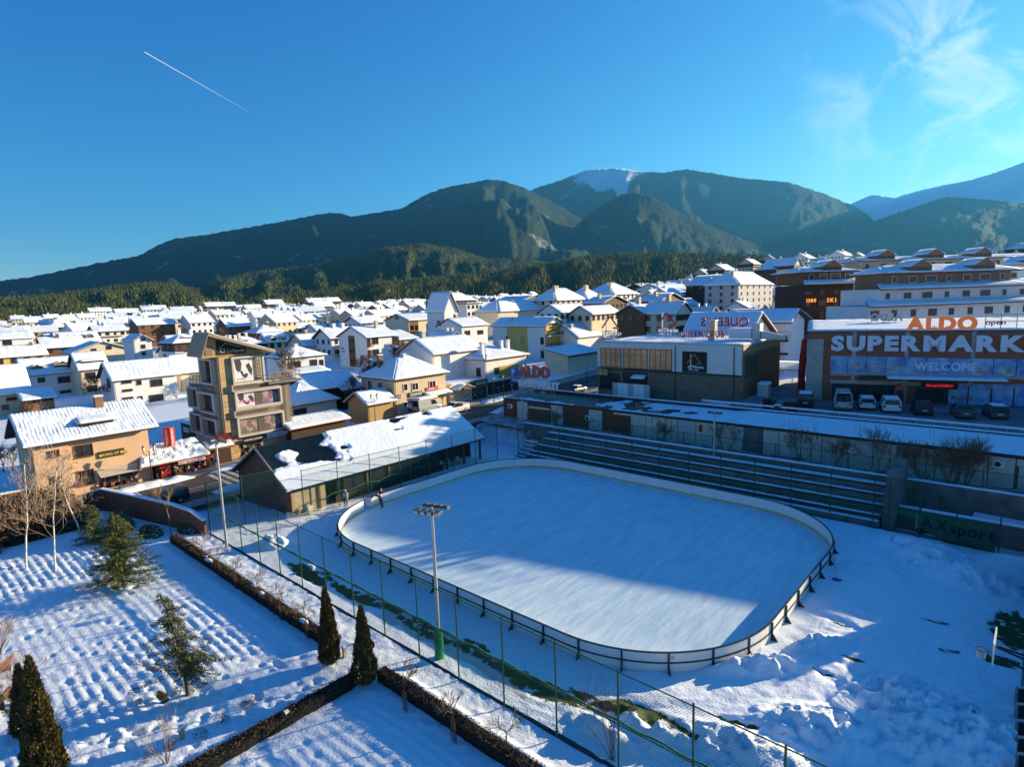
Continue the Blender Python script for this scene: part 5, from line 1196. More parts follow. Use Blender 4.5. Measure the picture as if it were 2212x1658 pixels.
for r in ((310, 905, 475, 1020), (510, 900, 712, 1015)):
    s0, s1, c0, c1 = rects('D', O, exv, eb, *r); window(F, 'f', W, 15, s0, s1, c0, c1, T, DFRAME, GLASS, mull=2)
s0, s1, c0, c1 = rects('D', O, exv, eb, 1018, 715, 1230, 885)
mb = MB(); mb.fbox(F, s0, s1, -.12, -.025, c0, c1); sg = mb.build('sign_board', BLACK, T)
ORN = mat('orange_sign', (.60, .16, .05), .5, .1)
def roof_logo(T, F, a, c, s, b, m=ORN, th=.05):
    """house-roof outline with an open lower end, a tall white upright and lettering below"""
    mb = MB(); pts = [(a - s * .5, c), (a, c + s * .62), (a + s * .5, c), (a + s * .18, c)]
    for p_, q_ in zip(pts[:-1], pts[1:]): mb.tube(F(p_[0], b, p_[1]), F(q_[0], b, q_[1]), s * th, n=4)
    o = mb.build('roof_emblem', m, T)
    mb = MB(); mb.fbox(F, a - s * .27, a - s * .21, b - .04, b + .04, c - s * .45, c + s * .62); mb.fbox(F, a - s * .33, a - s * .02, b - .04, b + .04, c - s * .2, c - s * .14); mb.build('upright_letter', WFRAME, T)
mid = (s0 + s1) / 2; roof_logo(sg, F, mid, c0 + 1.35, 2.2, -.16)
letters('at Home', frame(F(mid - 1.0, -.125, c0 + .62), (1, 0)), .5, WFRAME, sg, .02, .06, .02, whole=True, name='lettering')
letters('BAR & GRILL', frame(F(mid - .8, -.125, c0 + .28), (1, 0)), .2, WFRAME, sg, .02, .06, .02, whole=True, name='lettering')
for pxx in (958, 1465):
    a = on_plane(zp('D', (pxx, 700)), O, eb); s = (a - O) @ exv; mb = MB(); mb.tube(F(s, -.12, -.5), F(s, -.12, ht - .2), .07, n=6); mb.build('downpipe', FRAME, T)
# entrance canopy and hoarding
s0, s1, c0, c1 = rects('D', O, exv, eb, 600, 905, 712, 1015)
mb = MB(); q = [F(s0, -1.2, c1 - .7), F(s1, -1.2, c1 - .7), F(s1, -.003, c1 - .2), F(s0, -.003, c1 - .2)]; slab(mb, q, .06); cn_ = mb.build('canopy', DFRAME, T); mb = MB(); snow_patch(mb, *q, 6, 3, .12); mb.build('snow', ROOFSNOW, cn_, smooth=True)
s0, s1, c0, c1 = rects('D', O, exv, eb, 288, 860, 386, 905)
mb = MB(); mb.fbox(F, s0, s1, -.5, -.4, c0, c1); sg = mb.build('sign_board', LWOOD, T); roof_logo(sg, F, (s0 + s1) / 2, c0 + .45, 1.0, -.54)
# side poster
mb = MB(); mb.fbox(F, W + .125, W + .16, .8, 6.0, hm - .3, ht - 1.6); mb.build('side_poster', mat('food_poster', (.03, .035, .04), .5, .0, 2.5, col2=(.10, .12, .08)), T)
# roof signs: free standing letters on frames
def roof_sign_frame(T, F, a0, a1, b, z, h):
    mb = MB()
    for k in range(5):
        a = a0 + (a1 - a0) * k / 4; mb.tube(F(a, b, z), F(a, b, z + h), .04, n=4); mb.tube(F(a, b, z + h), F(a, b + 1.2, z), .03, n=4)
    for hh_ in (.15, h): mb.tube(F(a0, b, z + hh_), F(a1, b, z + hh_), .035, n=4)
    return mb.build('sign_frame', METAL, T)
def pos_on_roof(px, y):
    g_ = on_y(zp('D', px), y); return g_
for (pxs, yy, lab, size) in (((395, 590), 44.6, 'orange roof outline bar sign standing on the near roof corner', 3.0), ((880, 560), 54.0, 'bar sign with a roof outline standing at the back of the bar roof', 3.2)):
    g_ = on_y(zp('D', pxs), yy); zr = zt + .25
    S = thing('roof_sign', lab, 'sign', (g_[0], yy, zr)); Fq = frame((g_[0], yy, zr), (1, 0))
    roof_sign_frame(S, Fq, -1.6, 1.6, .05, 0, 1.6)
    roof_logo(S, Fq, 0, 2.1, size * 1.05, 0, ORN if yy < 50 else RED, .045)
    letters('at Home', frame(Fq(-1.5, -.1, .9), (1, 0)), .75, WFRAME, S, .1, .06, .02, mirror=False, whole=True, name='lettering')
    letters('BAR & GRILL', frame(Fq(-1.3, -.1, .45), (1, 0)), .3, WFRAME, S, .06, .06, .02, whole=True, name='lettering')
g_ = on_y(zp('D', (1005, 590)), 47.5); g2 = on_y(zp('D', (1390, 590)), 47.5); zr = zt + .25
S = thing('roof_sign', 'dark red pub name in serif letters standing on the bar roof', 'sign', (g_[0], 47.5, zr)); Fq = frame((g_[0], 47.5, zr), (1, 0)); Wq = g2[0] - g_[0]
roof_sign_frame(S, Fq, 0, Wq, .1, 0, 1.5); DRED = mat('dark_red_letters', (.25, .012, .02), .5, .1)
zl_ = max(.4, on_y(zp('D', (1200, 585)), 47.5)[2] - zr)
letters("QUEEN'S PUB", frame(Fq(0, -.1, zl_), (1, 0)), 1.0, DRED, S, .1, .14, .02, fit=Wq)
mb = MB(); Fq2 = frame((x0 + W * .68, 49.5, zt + .2), (1, 0)); mb.fbox(Fq2, 0, 1.1, 0, 1.0, -.1, 3.0)
S = thing('roof_stack', 'square beige ventilation stack on the bar roof beside the pub name', 'stack', Fq2(0, 0, 0)); mb.build('shaft', BEIGE, S); mb = MB(); mb.fbox(Fq2, -.1, 1.2, -.1, 1.1, 3.003, 3.2); mb.build('cap', METAL, S)
S = thing('roof_ventilation_unit', 'white ventilation unit with ducts at the right end of the bar roof', 'ventilation unit', (x0 + W * .82, 50, zt + .2)); Fq2 = frame((x0 + W * .8, 50.5, zt + .2), (1, 0))
mb = MB(); mb.fbox(Fq2, 0, 3.4, 0, 2.2, .3, 1.9); mb.build('housing', WFRAME, S)
mb = MB(); mb.fbox(Fq2, 3.45, 4.6, .2, 1.6, .2, 2.6); mb.build('fan_box', METAL, S)
mb = MB(); mb.hexa([Fq2(4.65, .4, .3), Fq2(8.2, .4, .2), Fq2(8.2, 1.3, .2), Fq2(4.65, 1.3, .3), Fq2(4.65, .4, 1.5), Fq2(8.2, .4, .8), Fq2(8.2, 1.3, .8), Fq2(4.65, 1.3, 1.5)]); mb.build('duct', METAL, S)
railing(S, [Fq2(-2, 3, 0), Fq2(8, 3, 0)], 1.2, 1.5, METAL)
# hoarding of pale sheets in front of the bar
a = on_y(zp('D', (415, 1100)), 41.5); b = on_y(zp('D', (735, 1130)), 41.5)
S = thing('hoarding', 'pale corrugated hoarding panels in front of the bar', 'hoarding', (a[0], 41.5, 3.9)); n = 7
for k in range(n):
    xx0 = a[0] + (b[0] - a[0]) * k / n; xx1 = a[0] + (b[0] - a[0]) * (k + 1) / n - .05
    mb = MB(); mb.box(xx0, xx1, 41.5, 41.55, 3.7, 6.5); mb.build('sheet', WFRAME if k % 3 else GREYW, S)
mb = MB()
for k in range(n + 1): xx = a[0] + (b[0] - a[0]) * k / n; mb.tube((xx, 41.6, 3.6), (xx, 41.6, 6.6), .03, n=4)
mb.build('frame', METAL, S)

# ---------------- pub with the big snow roof behind the bar
def big_roof(label, reg, eL, eR, rL, rR, y_e, y_r, hw, wallm, text=None):
    """roof falling towards the rink: eave line at y_e, ridge at y_r"""
    a, b = on_y(zp(reg, eL), y_e), on_y(zp(reg, eR), y_e); c, d = on_y(zp(reg, rL), y_r), on_y(zp(reg, rR), y_r)
    ze = (a[2] + b[2]) / 2; zr = (c[2] + d[2]) / 2
    T = thing('pub_building', label, 'pub building', (a[0], y_e, ze - hw))
    A, B_, C_, E_ = (a[0], y_e, ze), (b[0], y_e, ze), (d[0], y_r, zr), (c[0], y_r, zr); yb = 2 * y_r - y_e
    mb = MB(); slab(mb, [A, B_, C_, E_], .25); slab(mb, [(b[0], yb, ze), (a[0], yb, ze), E_, C_], .25); rfo = mb.build('roof', DTILE, T)
    mb = MB(); snow_patch(mb, A, B_, C_, E_, 40, 16, .22, .02, .6, .08, 3); snow_patch(mb, (b[0], yb, ze), (a[0], yb, ze), E_, C_, 8, 5, .2); mb.build('snow', ROOFSNOW, rfo, smooth=True)
    Fq = frame((a[0], y_e, 0), (1, 0)); mb = MB(); Wd = b[0] - a[0]
    mb.extr(lambda s, t, c_: Fq(t, s, c_), [(1.0, ze - hw - 3), (yb - y_e - 1, ze - hw - 3), (yb - y_e - 1, ze + .3), (y_r - y_e, zr - .4), (1.0, ze + .3)], .8, min(Wd, d[0] - a[0]) - .8); mb.build('wall', wallm, T)
    for dz in (3.4, 6.0): mb = MB(); mb.box(a[0] + .8, b[0] - .8, y_e + .9, y_e + .995, ze - dz - .5, ze - dz); mb.build('dark_band', DFRAME, T)
    FOOT.append(((a[0] + b[0]) / 2, y_r, Wd * .55))
    if text:
        P = np.array(A); ey_ = (np.array(E_) - P); L_ = np.linalg.norm(ey_)
    return T, ze, zr
T, ze, zr = big_roof('pub with a large shaded snow roof and mirrored red letters behind the bar', 'D', (1000, 590), (1600, 575), (1095, 378), (1715, 370), 62, 69, 7, WHITE)
p = on_y(zp('D', (1590, 490)), 62.2); Fq = frame((p[0], 62.2, p[2]), (1, 0))
letters("QUEEN'S", Fq, 1.5, DRED, T, .1, .14, .02, mirror=True, xs=1.0)
big_roof('white hall with shaded snow roof right of the pub', 'D', (1500, 460), (1960, 460), (1440, 352), (2030, 345), 82, 89, 9, WHITE)
mb = None
# ================================================================== RINK SHED
T = thing('rink_shed', 'long timber rink shed with corrugated roof half covered in snow', 'shed', (-23, -13.4, 0))
yL, yR = -13.4, 12.4; xF, xB, xM = -23.1, -34.4, -28.7; zE, zR = 3.05, 6.3; oF = .55
CORR = mat('corrugated_sheet', (.06, .085, .085), .5, .3, 2, metal=.2)
n = 172; ys = np.linspace(yL - .6, yR + .3, n * 4 + 1); hgt = .055 * np.sin(np.arange(len(ys)) * math.pi / 2)
sl = (zR - zE) / (xM - xF)
def rz_(x): return zE + (x - xF) * sl if x >= xM else zR - (xM - x) * (zR - zE) / (xM - xB)
xs = np.array([xF + oF, (xF + xM) / 2, xM]); YY, XX = np.meshgrid(ys, xs)
ZZ = np.array([[rz_(x)] * len(ys) for x in xs]) + hgt[None]
rf = grid_mesh('roof', XX + 23, YY + 13.4, ZZ, CORR, T, smooth=False)
mb = MB(); slab(mb, [(xM, yL - .6, zR - .1), (xM, yR + .3, zR - .1), (xB - .5, yR + .3, rz_(xB - .5)), (xB - .5, yL - .6, rz_(xB - .5))], .1); mb.build('back_roof', DTILE, T)
# snow on the corrugated sheet: lies where the mask says, follows the ribs
ny_, nx_ = 420, 70
S_, Q_ = np.meshgrid(np.linspace(0, 1, ny_), np.linspace(0, 1, nx_)); yy = yL - .6 + S_ * (yR - yL + .9); xx = xF + oF + .05 + Q_ * (xM - xF - oF - .1)
msk = fbm(yy * .35 + 3, Q_ * 3.2 + 1, 4, .55) + .05
gone = (1 - sstep(yy, -10.0, -4.0)) * sstep(Q_, .24, .48) * .55 + (1 - sstep(yy, -7, 1)) * sstep(Q_, .72, .9) * .34 + np.exp(-((yy + 5.2) / 1.3) ** 2 - ((Q_ - .58) / .12) ** 2) * .45 + np.exp(-((yy - 2.2) / 1.0) ** 2 - ((Q_ - .72) / .05) ** 2) * .4 + np.exp(-((yy - 5) / 2.4) ** 2 - ((Q_ - .96) / .06) ** 2) * .45 - np.exp(-((yy + 11.6) / 1.3) ** 2 - ((Q_ - .72) / .16) ** 2) * .5
th = np.clip((msk - gone - .18) * 1.4, -.09, .16)
melt = .3 + .7 * sstep(yy, 0, 3.5)
zz = np.array([[rz_(x) for x in xx[:, 0]]]).T + .045 * (1 - melt) * np.sin(2 * math.pi * (yy - yL + .6) / ((yR - yL + .9) / n) ) * .8 + th + .03
tag_ = grid_mesh('snow', xx + 23, yy + 13.4, zz, ROOFSNOW, rf)
SHNG = brick_mat('brown_shingles', (.20, .095, .065), (.28, .14, .095), (.07, .04, .03), .45, .22, .02, bump=.02)
mb = MB(); mb.extr(lambda a, b, c: np.array([a, b, c]), [(xF - .1, 0), (xF - .1, zE - .1), (xM, zR - .2), (xB, zE - .1), (xB, 0)], yL, yL + .15); mb.build('end_wall', SHNG, T)
mb = MB(); mb.extr(lambda a, b, c: np.array([a, b, c]), [(xF - 1.9, 0), (xF - 1.9, zE + .6), (xM, zR - .2), (xB, zE - .1), (xB, 0)], yR - .15, yR); mb.build('end_wall', SHNG, T)
mb = MB(); mb.tube((xF + oF, yL - .55, zE - .2), (xM, yL - .55, zR - .08), .12, n=4); mb.tube((xM, yL - .55, zR - .08), (xB - .4, yL - .55, zE - .2), .12, n=4); mb.build('barge_board', mat('grey_timber', (.30, .27, .23), .8, .2), T)
mb = MB(); mb.box(xB, xB + .12, yL, yR, 0, zE - .1); mb.build('back_wall', DWOOD, T)
mb = MB(); mb.box(xF - 2.6, xF - 2.5, yL + .2, yR - .2, 0, zE + .9); mb.build('inner_wall', DWOOD, T)
mb = MB(); mb.box(xF - .1, xF + .12, yL, yR, zE - .42, zE - .16); mb.build('eave_beam', LWOOD, T)
for k, y_ in enumerate(np.linspace(yL + .15, yR - .15, 10)):
    mb = MB(); mb.box(xF - .12, xF + .1, y_ - .11, y_ + .11, 0, zE - .42); mb.build('post', LWOOD if k == 0 else WOOD, T)
CLAD = mat('beige_boarding', (.42, .34, .22), .8, .15, 2)
for k in range(4):
    mb = MB(); mb.box(xF - .06, xF - .02, yL + .35 + k * .85, yL + 1.15 + k * .85, .1, 2.5); mb.build('board', CLAD, T)
for k in range(9):
    y_ = -8.4 + k * 2.0
    if y_ > 5.2: break
    mb = MB(); mb.box(xF - .05, xF - .02, y_, y_ + 1.9, .9, 2.6); w_ = mb.build('window', GLASS, T)
    mb = MB(); mb.box(xF - .06, xF - .01, y_ + .93, y_ + .97, .9, 2.6); mb.build('mullion', DFRAME, w_)
mb = MB(); mb.box(xF - .06, xF - .02, -8.6, 6, .1, .88); mb.build('dado', DWOOD, T)
mb = MB(); pts = [(xF + 1.0, y_, 1.35 + .28 * abs(math.sin(k * 1.05)) + .018 * k) for k, y_ in enumerate(np.linspace(-10.5, 2.5, 13))]; mb.path(pts, .05); 
NETR = mb.build('netting_roll', GREENT)
tag(NETR, 'rolled green netting strung along the fence before the rink shed', 'netting')
# chairs and screens inside the open right bay
for k, (x_, y_) in enumerate(((-23.6, 6.4), (-23.9, 7.6), (-23.5, 9.0))):
    c_ = thing('lounge_chair', ('pale lounge chair in the open bay of the rink shed, leftmost', 'pale lounge chair in the middle of the open shed bay', 'large pale wicker chair in the open bay of the rink shed, rightmost')[k], 'chair', (x_, y_, 0), group='chairs in the shed bay')
    mb = MB(); mb.tube((x_, y_, .02), (x_, y_, .4), .04); mb.tube((x_, y_, .02), (x_, y_, .05), .28, .28, 10); mb.build('pedestal', METAL, c_)
    mb = MB(); mb.box(x_ - .3, x_ + .3, y_ - .3, y_ + .3, .4, .52); mb.build('seat', CREAM, c_)
    mb = MB(); mb.hexa([(x_ - .34, y_ - .3, .5), (x_ - .24, y_ - .3, .5), (x_ - .24, y_ + .3, .5), (x_ - .34, y_ + .3, .5), (x_ - .45, y_ - .28, 1.05), (x_ - .37, y_ - .28, 1.05), (x_ - .37, y_ + .28, 1.05), (x_ - .45, y_ + .28, 1.05)]); mb.build('backrest', CREAM, c_)

# ================================================================== FENCES
def fence(label, pts, h, mid=True, st=3.3, wire=.13, wr=.0045, label_mesh=True, name='fence', z=None, top=True):
    """steel posts with rails and chain link between points (x, y)"""
    z = z or (lambda x, y: 0.0)
    T = thing(name, label, 'fence', (pts[0][0], pts[0][1], z(*pts[0])))
    rails = MB(); wires = MB()
    for i, (a, b) in enumerate(zip(pts[:-1], pts[1:])):
        a = np.array([*a, z(*a)], float); b = np.array([*b, z(*b)], float); L = np.linalg.norm((b - a)[:2]); n = max(1, int(round(L / st)))
        for k in range(n + (1 if i == len(pts) - 2 else 0)):
            p = a + (b - a) * k / n; p[2] = z(p[0], p[1])
            mb = MB(); mb.tube(p - np.array([0, 0, .3]), p + np.array([0, 0, h + .12]), .045, n=6); mb.build('post', GREENP, T)
        up = np.array([0, 0, 1.0])
        if top: rails.tube(a + up * h, b + up * h, .03, n=5)
        if mid: rails.tube(a + up * h * .5, b + up * h * .5, .03, n=5)
        rails.tube(a + up * .08, b + up * .08, .012, n=4)
        ex = (b - a) / L; m = int((L + h) / wire)
        for sgn in (1, -1):
            for k in range(m):
                s = k * wire
                p0 = s if s < L else L; z0 = 0.05 if s < L else s - L + .05
                p1 = max(0, s - h + .05); z1 = min(h, s + .05) if s - h + .05 > 0 else s + .05
                z1 = min(z1, h)
                if z1 - z0 < .05: continue
                if sgn > 0: A_, B2_ = a + ex * p0 + up * z0, a + ex * p1 + up * z1
                else: A_, B2_ = a + ex * (L - p0) + up * z0, a + ex * (L - p1) + up * z1
                d_ = np.array([-ex[1], ex[0], 0]) * wr; e_ = np.array([0, 0, wr * 1.3])
                wires.poly([A_ - e_, A_ + e_, B2_ + e_, B2_ - e_]); 
    rails.build('rail', GREENP, T); w = wires.build('chain_link', GREENP, T); w['kind'] = 'stuff'
    return T
FH = 4.75
fence('tall green chain link fence between park and ice rink', [(-25.2, -20.15), (34.0, -20.3)], FH)
fence('short return of the green chain link fence beside the shingled shed end', [(-25.2, -20.15), (-24.4, -14.2)], FH, st=3.0)
fence('green chain link fence between the rink shed and the ice', [(-22.2, -12.6), (-21.3, 13.6)], FH * .98, mid=False, st=3.75)
fence('green chain link fence in front of the bleachers', [(-19.4, 15.5), (23.2, 16.1)], FH * .95, mid=False, st=3.3)
fence('low green chain link fence on top of the long retaining wall', [(-23.5, 22.15), (30.0, 22.15)], 1.5, mid=False, st=3.3, z=lambda x, y: 3.1)
# shade cloth on the middle rail of the park fence
NETM = mat('green_shade_net', (.004, .045, .022), .8, .2, 2.5); NETM.node_tree.nodes['Principled BSDF'].inputs['Alpha'].default_value = .42
def cloth(x0, x1, y, ztop, zb, label, sag=.25):
    U, V = np.meshgrid(np.linspace(x0, x1, 90), np.linspace(0, 1, 10))
    ph = (U - .8) / 3.3; top = ztop - .05 * np.abs(np.sin(math.pi * ph)); bot = zb + sag * (fbm(U * .35, U * 0 + 3, 3) - .5) * 2 + .12 * np.abs(np.sin(math.pi * ph))
    Zc = top + (bot - top) * V; Yc = y + .06 * np.sin(U * 2.1 + V * 3) * V + .05 * (fbm(U * 2, V * 2, 2) - .5)
    o = grid_mesh('shade_cloth', U, Yc, Zc, NETM); tag(o, label, 'shade cloth'); return o
cloth(.8, 12.3, -20.1, 2.36, .95, 'dark green shade cloth hung on the park fence before the lamp post', .25)
mb = MB(); mb.path([(x, -20.1, 2.36 + .05 * math.sin(x * 3)) for x in np.arange(-25, 24, .55)], .05, 5); NT = mb.build('rolled_netting', GREENT); tag(NT, 'rolled green net tied along the middle rail of the park fence', 'netting')

# ================================================================== LAMP POSTS
LAMPG = mat('floodlight_glass', (.5, .5, .48), .2, .1, 3)
LAMPB = mat('lamp_housing', (.10, .10, .105), .5, .15)
def lamp_post(label, x, y, z0, h, nlamp, sleeve=False, az=0.0, two=True):
    T = thing('floodlight_mast', label, 'floodlight', (x, y, z0)); up = np.array([0, 0, 1.0])
    mb = MB(); mb.tube((x, y, z0 - .3), (x, y, z0 + h), .12, .08, 8); mb.build('mast', METAL, T)
    ex = np.array([math.cos(az), math.sin(az), 0]); ey = np.array([-ex[1], ex[0], 0]); c = np.array([x, y, z0 + h])
    mb = MB(); mb.tube(c - ex * .65 + up * .1, c + ex * .65 + up * .1, .05, n=5); mb.tube(c - ey * .45 + up * .1, c + ey * .45 + up * .1, .05, n=5); mb.tube(c, c + up * .3, .09, n=6); mb.build('cross_arm', METAL, T)
    for j, rowy in enumerate((-.4, .4) if two else (0,)):
        for k in range(nlamp):
            p = c + ex * (-.62 + 1.24 * k / (nlamp - 1)) + ey * rowy + up * .12
            F = frame(p, ex); s = -1 if rowy < 0 else 1
            mb = MB(); mb.hexa([F(-.15, -.1 * s, .04), F(.15, -.1 * s, .04), F(.15, .24 * s, -.1), F(-.15, .24 * s, -.1), F(-.15, -.04 * s, .2), F(.15, -.04 * s, .2), F(.15, .29 * s, .15), F(-.15, .29 * s, .15)]); l_ = mb.build('floodlight', LAMPB, T)
            mb = MB(); mb.poly([F(-.13, .25 * s, -.08), F(.13, .25 * s, -.08), F(.13, .295 * s, .13), F(-.13, .295 * s, .13)]); mb.build('lens', LAMPG, l_)
    if sleeve:
        mb = MB(); mb.tube((x, y, z0), (x, y, z0 + 1.75), .27, .25, 12); mb.build('green_sleeve', mat('green_padding', (.01, .22, .09), .6, .15, 3), T)
    return T
g_ = on_z(zp('Q', (1560, 745)))
lamp_post('tall floodlight mast with green padded foot in front of the rink', g_[0], -19.6, 0, 8.7, 4, True, math.radians(20))
lamp_post('tall pale floodlight mast at the left corner of the rink fence', -20.9, -20.5, 0, 9.1, 4, False, math.radians(-10))
g_ = on_y(zp('K', (1950, 895)), 21.6); g2 = on_y(zp('K', (1950, 480)), 21.6)
lamp_post('floodlight mast standing behind the bleachers', g_[0], 21.6, 2.2, g2[2] - 2.2, 4, False, .05, False)
g_ = on_y(zp('K', (312, 640)), 21.4)
T = thing('lamp_mast', 'slim grey mast at the left end of the bleachers', 'mast', (g_[0], 21.3, 2.0)); mb = MB(); mb.tube((g_[0], 21.3, 1.8), (g_[0], 21.3, 6.9), .11, .08, 8); mb.build('mast', METAL, T)
mb = MB(); mb.tube((g_[0] - .5, 21.3, 6.85), (g_[0] + .6, 21.3, 6.95), .05, n=5); mb.build('arm', METAL, T)

# ================================================================== BLEACHERS
T = thing('bleachers', 'long concrete bleachers with wooden benches and snow strips along the rink', 'bleachers', (0, 18, 0))
x0, x1 = -18.6, 20.3
tiers = [(16.6, .75), (17.75, 1.35), (18.9, 1.95), (20.05, 2.5)]
for k, (y_, z_) in enumerate(tiers):
    mb = MB(); mb.box(x0, x1, y_, 21.7, z_ - .75, z_); mb.build('step', DCONC, T)
    yy0 = y_ + .42; U, V = np.meshgrid(np.linspace(x0, x1, 260), np.linspace(0, 1, 7))
    w_ = (1.15 if k < 3 else 1.6) - .42
    rag = .10 * (fbm(U * 1.2 + k * 9, V * 0, 3) - .5)
    Zs = z_ + .02 + .10 * np.sin(math.pi * np.clip(V * .85 + .12, 0, 1)) ** .6 * (.6 + .8 * fbm(U * .9 + k, V * 3, 3)); o_ = grid_mesh('snow_strip', U - 0, yy0 + rag + V * (w_ - .02) - 18, Zs, SNOW, T)
    mb = MB(); mb.box(x0 + .4, x1 - .2, y_ - .02, y_ + .36, z_ + .16, z_ + .22); b_ = mb.build('bench', mat('bench_board', (.10, .055, .04), .8, .3, 3), T)
    U, V = np.meshgrid(np.linspace(x0 + .4, x1 - .2, 200), np.linspace(0, 1, 4)); 
    Zs = z_ + .225 + .10 * np.sin(math.pi * V) ** .5 * np.clip(fbm(U * .7 + 3 * k, V, 3) * 2 - .55, 0, 1); grid_mesh('snow_strip', U, y_ - .01 + V * .35 - 18, Zs, SNOW, b_)
mb = MB(); mb.box(x0, x1 + .1, 15.95, 16.6, -.4, .62); mb.build('front_wall', DCONC, T)
U, V = np.meshgrid(np.linspace(x0, x1, 200), np.linspace(0, 1, 4)); grid_mesh('snow_strip', U, 15.97 + V * .6 - 18, .625 + .06 * np.sin(math.pi * V) ** .5 * (.5 + fbm(U, V, 3)), SNOW, T)
for k in range(5):                                              # steps at the left end
    mb = MB(); mb.box(-20.6, x0 - .05, 16.0 + k * .55, 19.6, k * .36 - .2, .16 + k * .36); st_ = mb.build('stair', CONC, T)
    mb = MB(); mb.box(-20.6, x0 - .05, 16.02 + k * .55, 16.5 + k * .55, .163 + k * .36, .24 + k * .36); mb.build('snow_strip', SNOW, st_)
railing(T, [(-20.6, 15.9, .1), (-20.6, 19.2, 1.9)], 1.0, 1.0, METAL)
mb = MB(); pts = [(x, 17.45, 1.22 + .12 * math.cos((x + 2) * 1.2) + .05 * math.sin(x * 2.7)) for x in np.arange(-17, 24, .5)]; mb.path(pts, .10, 6); NB = mb.build('green_netting', GREENT); tag(NB, 'long roll of green netting lying along the second bleacher bench', 'netting')
T = thing('concrete_buttress', 'dark concrete buttress at the right end of the bleachers', 'wall', (20.9, 17, 0)); mb = MB(); mb.hexa([(20.5, 16.4, -.2), (21.4, 16.4, -.2), (21.4, 22.0, -.2), (20.5, 22.0, -.2), (20.5, 17.6, 4.4), (21.4, 17.6, 4.4), (21.4, 21.9, 4.9), (20.5, 21.9, 4.9)]); mb.build('wall', DCONC, T)
# retaining wall
T = thing('retaining_wall', 'grey retaining wall with snow cap behind the bleachers', 'wall', (0, 22, 0)); 
mb = MB(); mb.box(-24, 44, 21.95, 22.35, -.5, 3.02); mb.build('wall', DCONC, T)
U, V = np.meshgrid(np.linspace(-24, 44, 240), np.linspace(0, 1, 5)); grid_mesh('snow_cap', U, 21.93 + V * .44 - 22, 3.025 + .13 * np.sin(math.pi * V) ** .5 * (.5 + .9 * fbm(U * .8, V, 3)), SNOW, T)
mb = MB(); mb.box(21.4, 44, 18.4, 18.7, -.4, 1.5); mb.build('lower_wall', DCONC, T)
mb = MB(); mb.box(21.4, 44, 18.35, 18.75, 1.503, 1.62); mb.build('snow_cap', SNOW, T)
# sloping ground behind it
X, Y = np.meshgrid(np.linspace(-34, 46, 200), np.linspace(22.3, 28.2, 30)); Zb = 1.7 + .5 * fbm(X * .3, Y * .6, 3) + .25 * fbm(X * 1.5, Y * 1.5, 3)
tag(grid_mesh('verge', X, Y, Zb, mat('verge_earth_and_snow', (.09, .07, .05), .95, .0, .9, .04, 4, col2=(.5, .52, .56), detail=8)), 'weedy verge with patches of snow below the low building', None, None, 'structure')
# crates / carts under the banner at the right end of the yard, covered with snow
for k, (r_, p0, p1, hh_, lab) in enumerate((('M', (1290, 985), (1590, 1020), .75, 'snow covered trailer left of the concrete block below the retaining wall'), ('M', (1640, 1030), (1910, 1085), .7, 'snow covered bench frame right of the trailer below the retaining wall'))):
    a = on_y(zp(r_, p0), 17.6); b = on_y(zp(r_, p1), 17.6)
    T = thing('trailer', lab, 'trailer', (a[0], 17.6, 0)); mb = MB(); mb.box(a[0], b[0], 16.9, 18.2, .35, .45 + hh_); mb.build('body', GREYW, T)
    mb = MB(); mb.box(a[0] - .05, b[0] + .05, 16.85, 18.25, .453 + hh_, .6 + hh_); mb.build('snow', SNOW, T)
    for x_ in (a[0] + .4, b[0] - .4):
        mb = MB(); mb.tube((x_, 16.8, .3), (x_, 17.0, .3), .3, .3, 12); mb.build('wheel', BLACK, T)
# ================================================================== banner on the fence
T = thing('banner', 'torn dark green sports shop banner on the fence beside the snow heap', 'banner', (25, 15.7, 0))
p = [on_y(zp('M', q), 15.6) for q in ((1290, 990), (1965, 1110), (1955, 1370), (1600, 1290), (1290, 1110))]
GB = mat('dark_green_banner', (.012, .10, .05), .7, .15, 2); mb = MB()
mb.extr(frame((0, 15.6, 0), (1, 0)), [(q[0], q[2]) for q in p], 0, .02); mb.build('sheet', GB, T)
p2 = [on_y(zp('M', q), 15.6) for q in ((1060, 955), (1285, 985), (1285, 1060), (1200, 1030))]
mb = MB(); mb.extr(frame((0, 15.6, 0), (1, 0)), [(q[0], q[2]) for q in p2], 0, .02); mb.build('sheet', GB, T)
a = on_y(zp('M', (1315, 1115)), 15.58); b = on_y(zp('M', (1960, 1250)), 15.58); slope_ = (b[2] - a[2]) / (b[0] - a[0])
def sf(o): 
    def F(s, bb, c): return np.array([o[0] + s, o[1] + bb, o[2] + c + s * slope_])
    return F
letters('AXsport', sf(a), .95, BLACK, T, .01, .12, .02, whole=True, name='lettering', fit=b[0] - a[0])
a = on_y(zp('M', (1495, 1240)), 15.58); letters('sports shop', sf(a), .30, BLACK, T, .01, .16, .02, whole=True, name='lettering')
mb = MB()
for x_ in (21.1, 23.2, 25.6, 28.2): mb.tube((x_, 15.65, -.2), (x_, 15.65, 4.6 if x_ < 24 else 2.9), .05, n=5)
mb.build('post', GREENP, T)
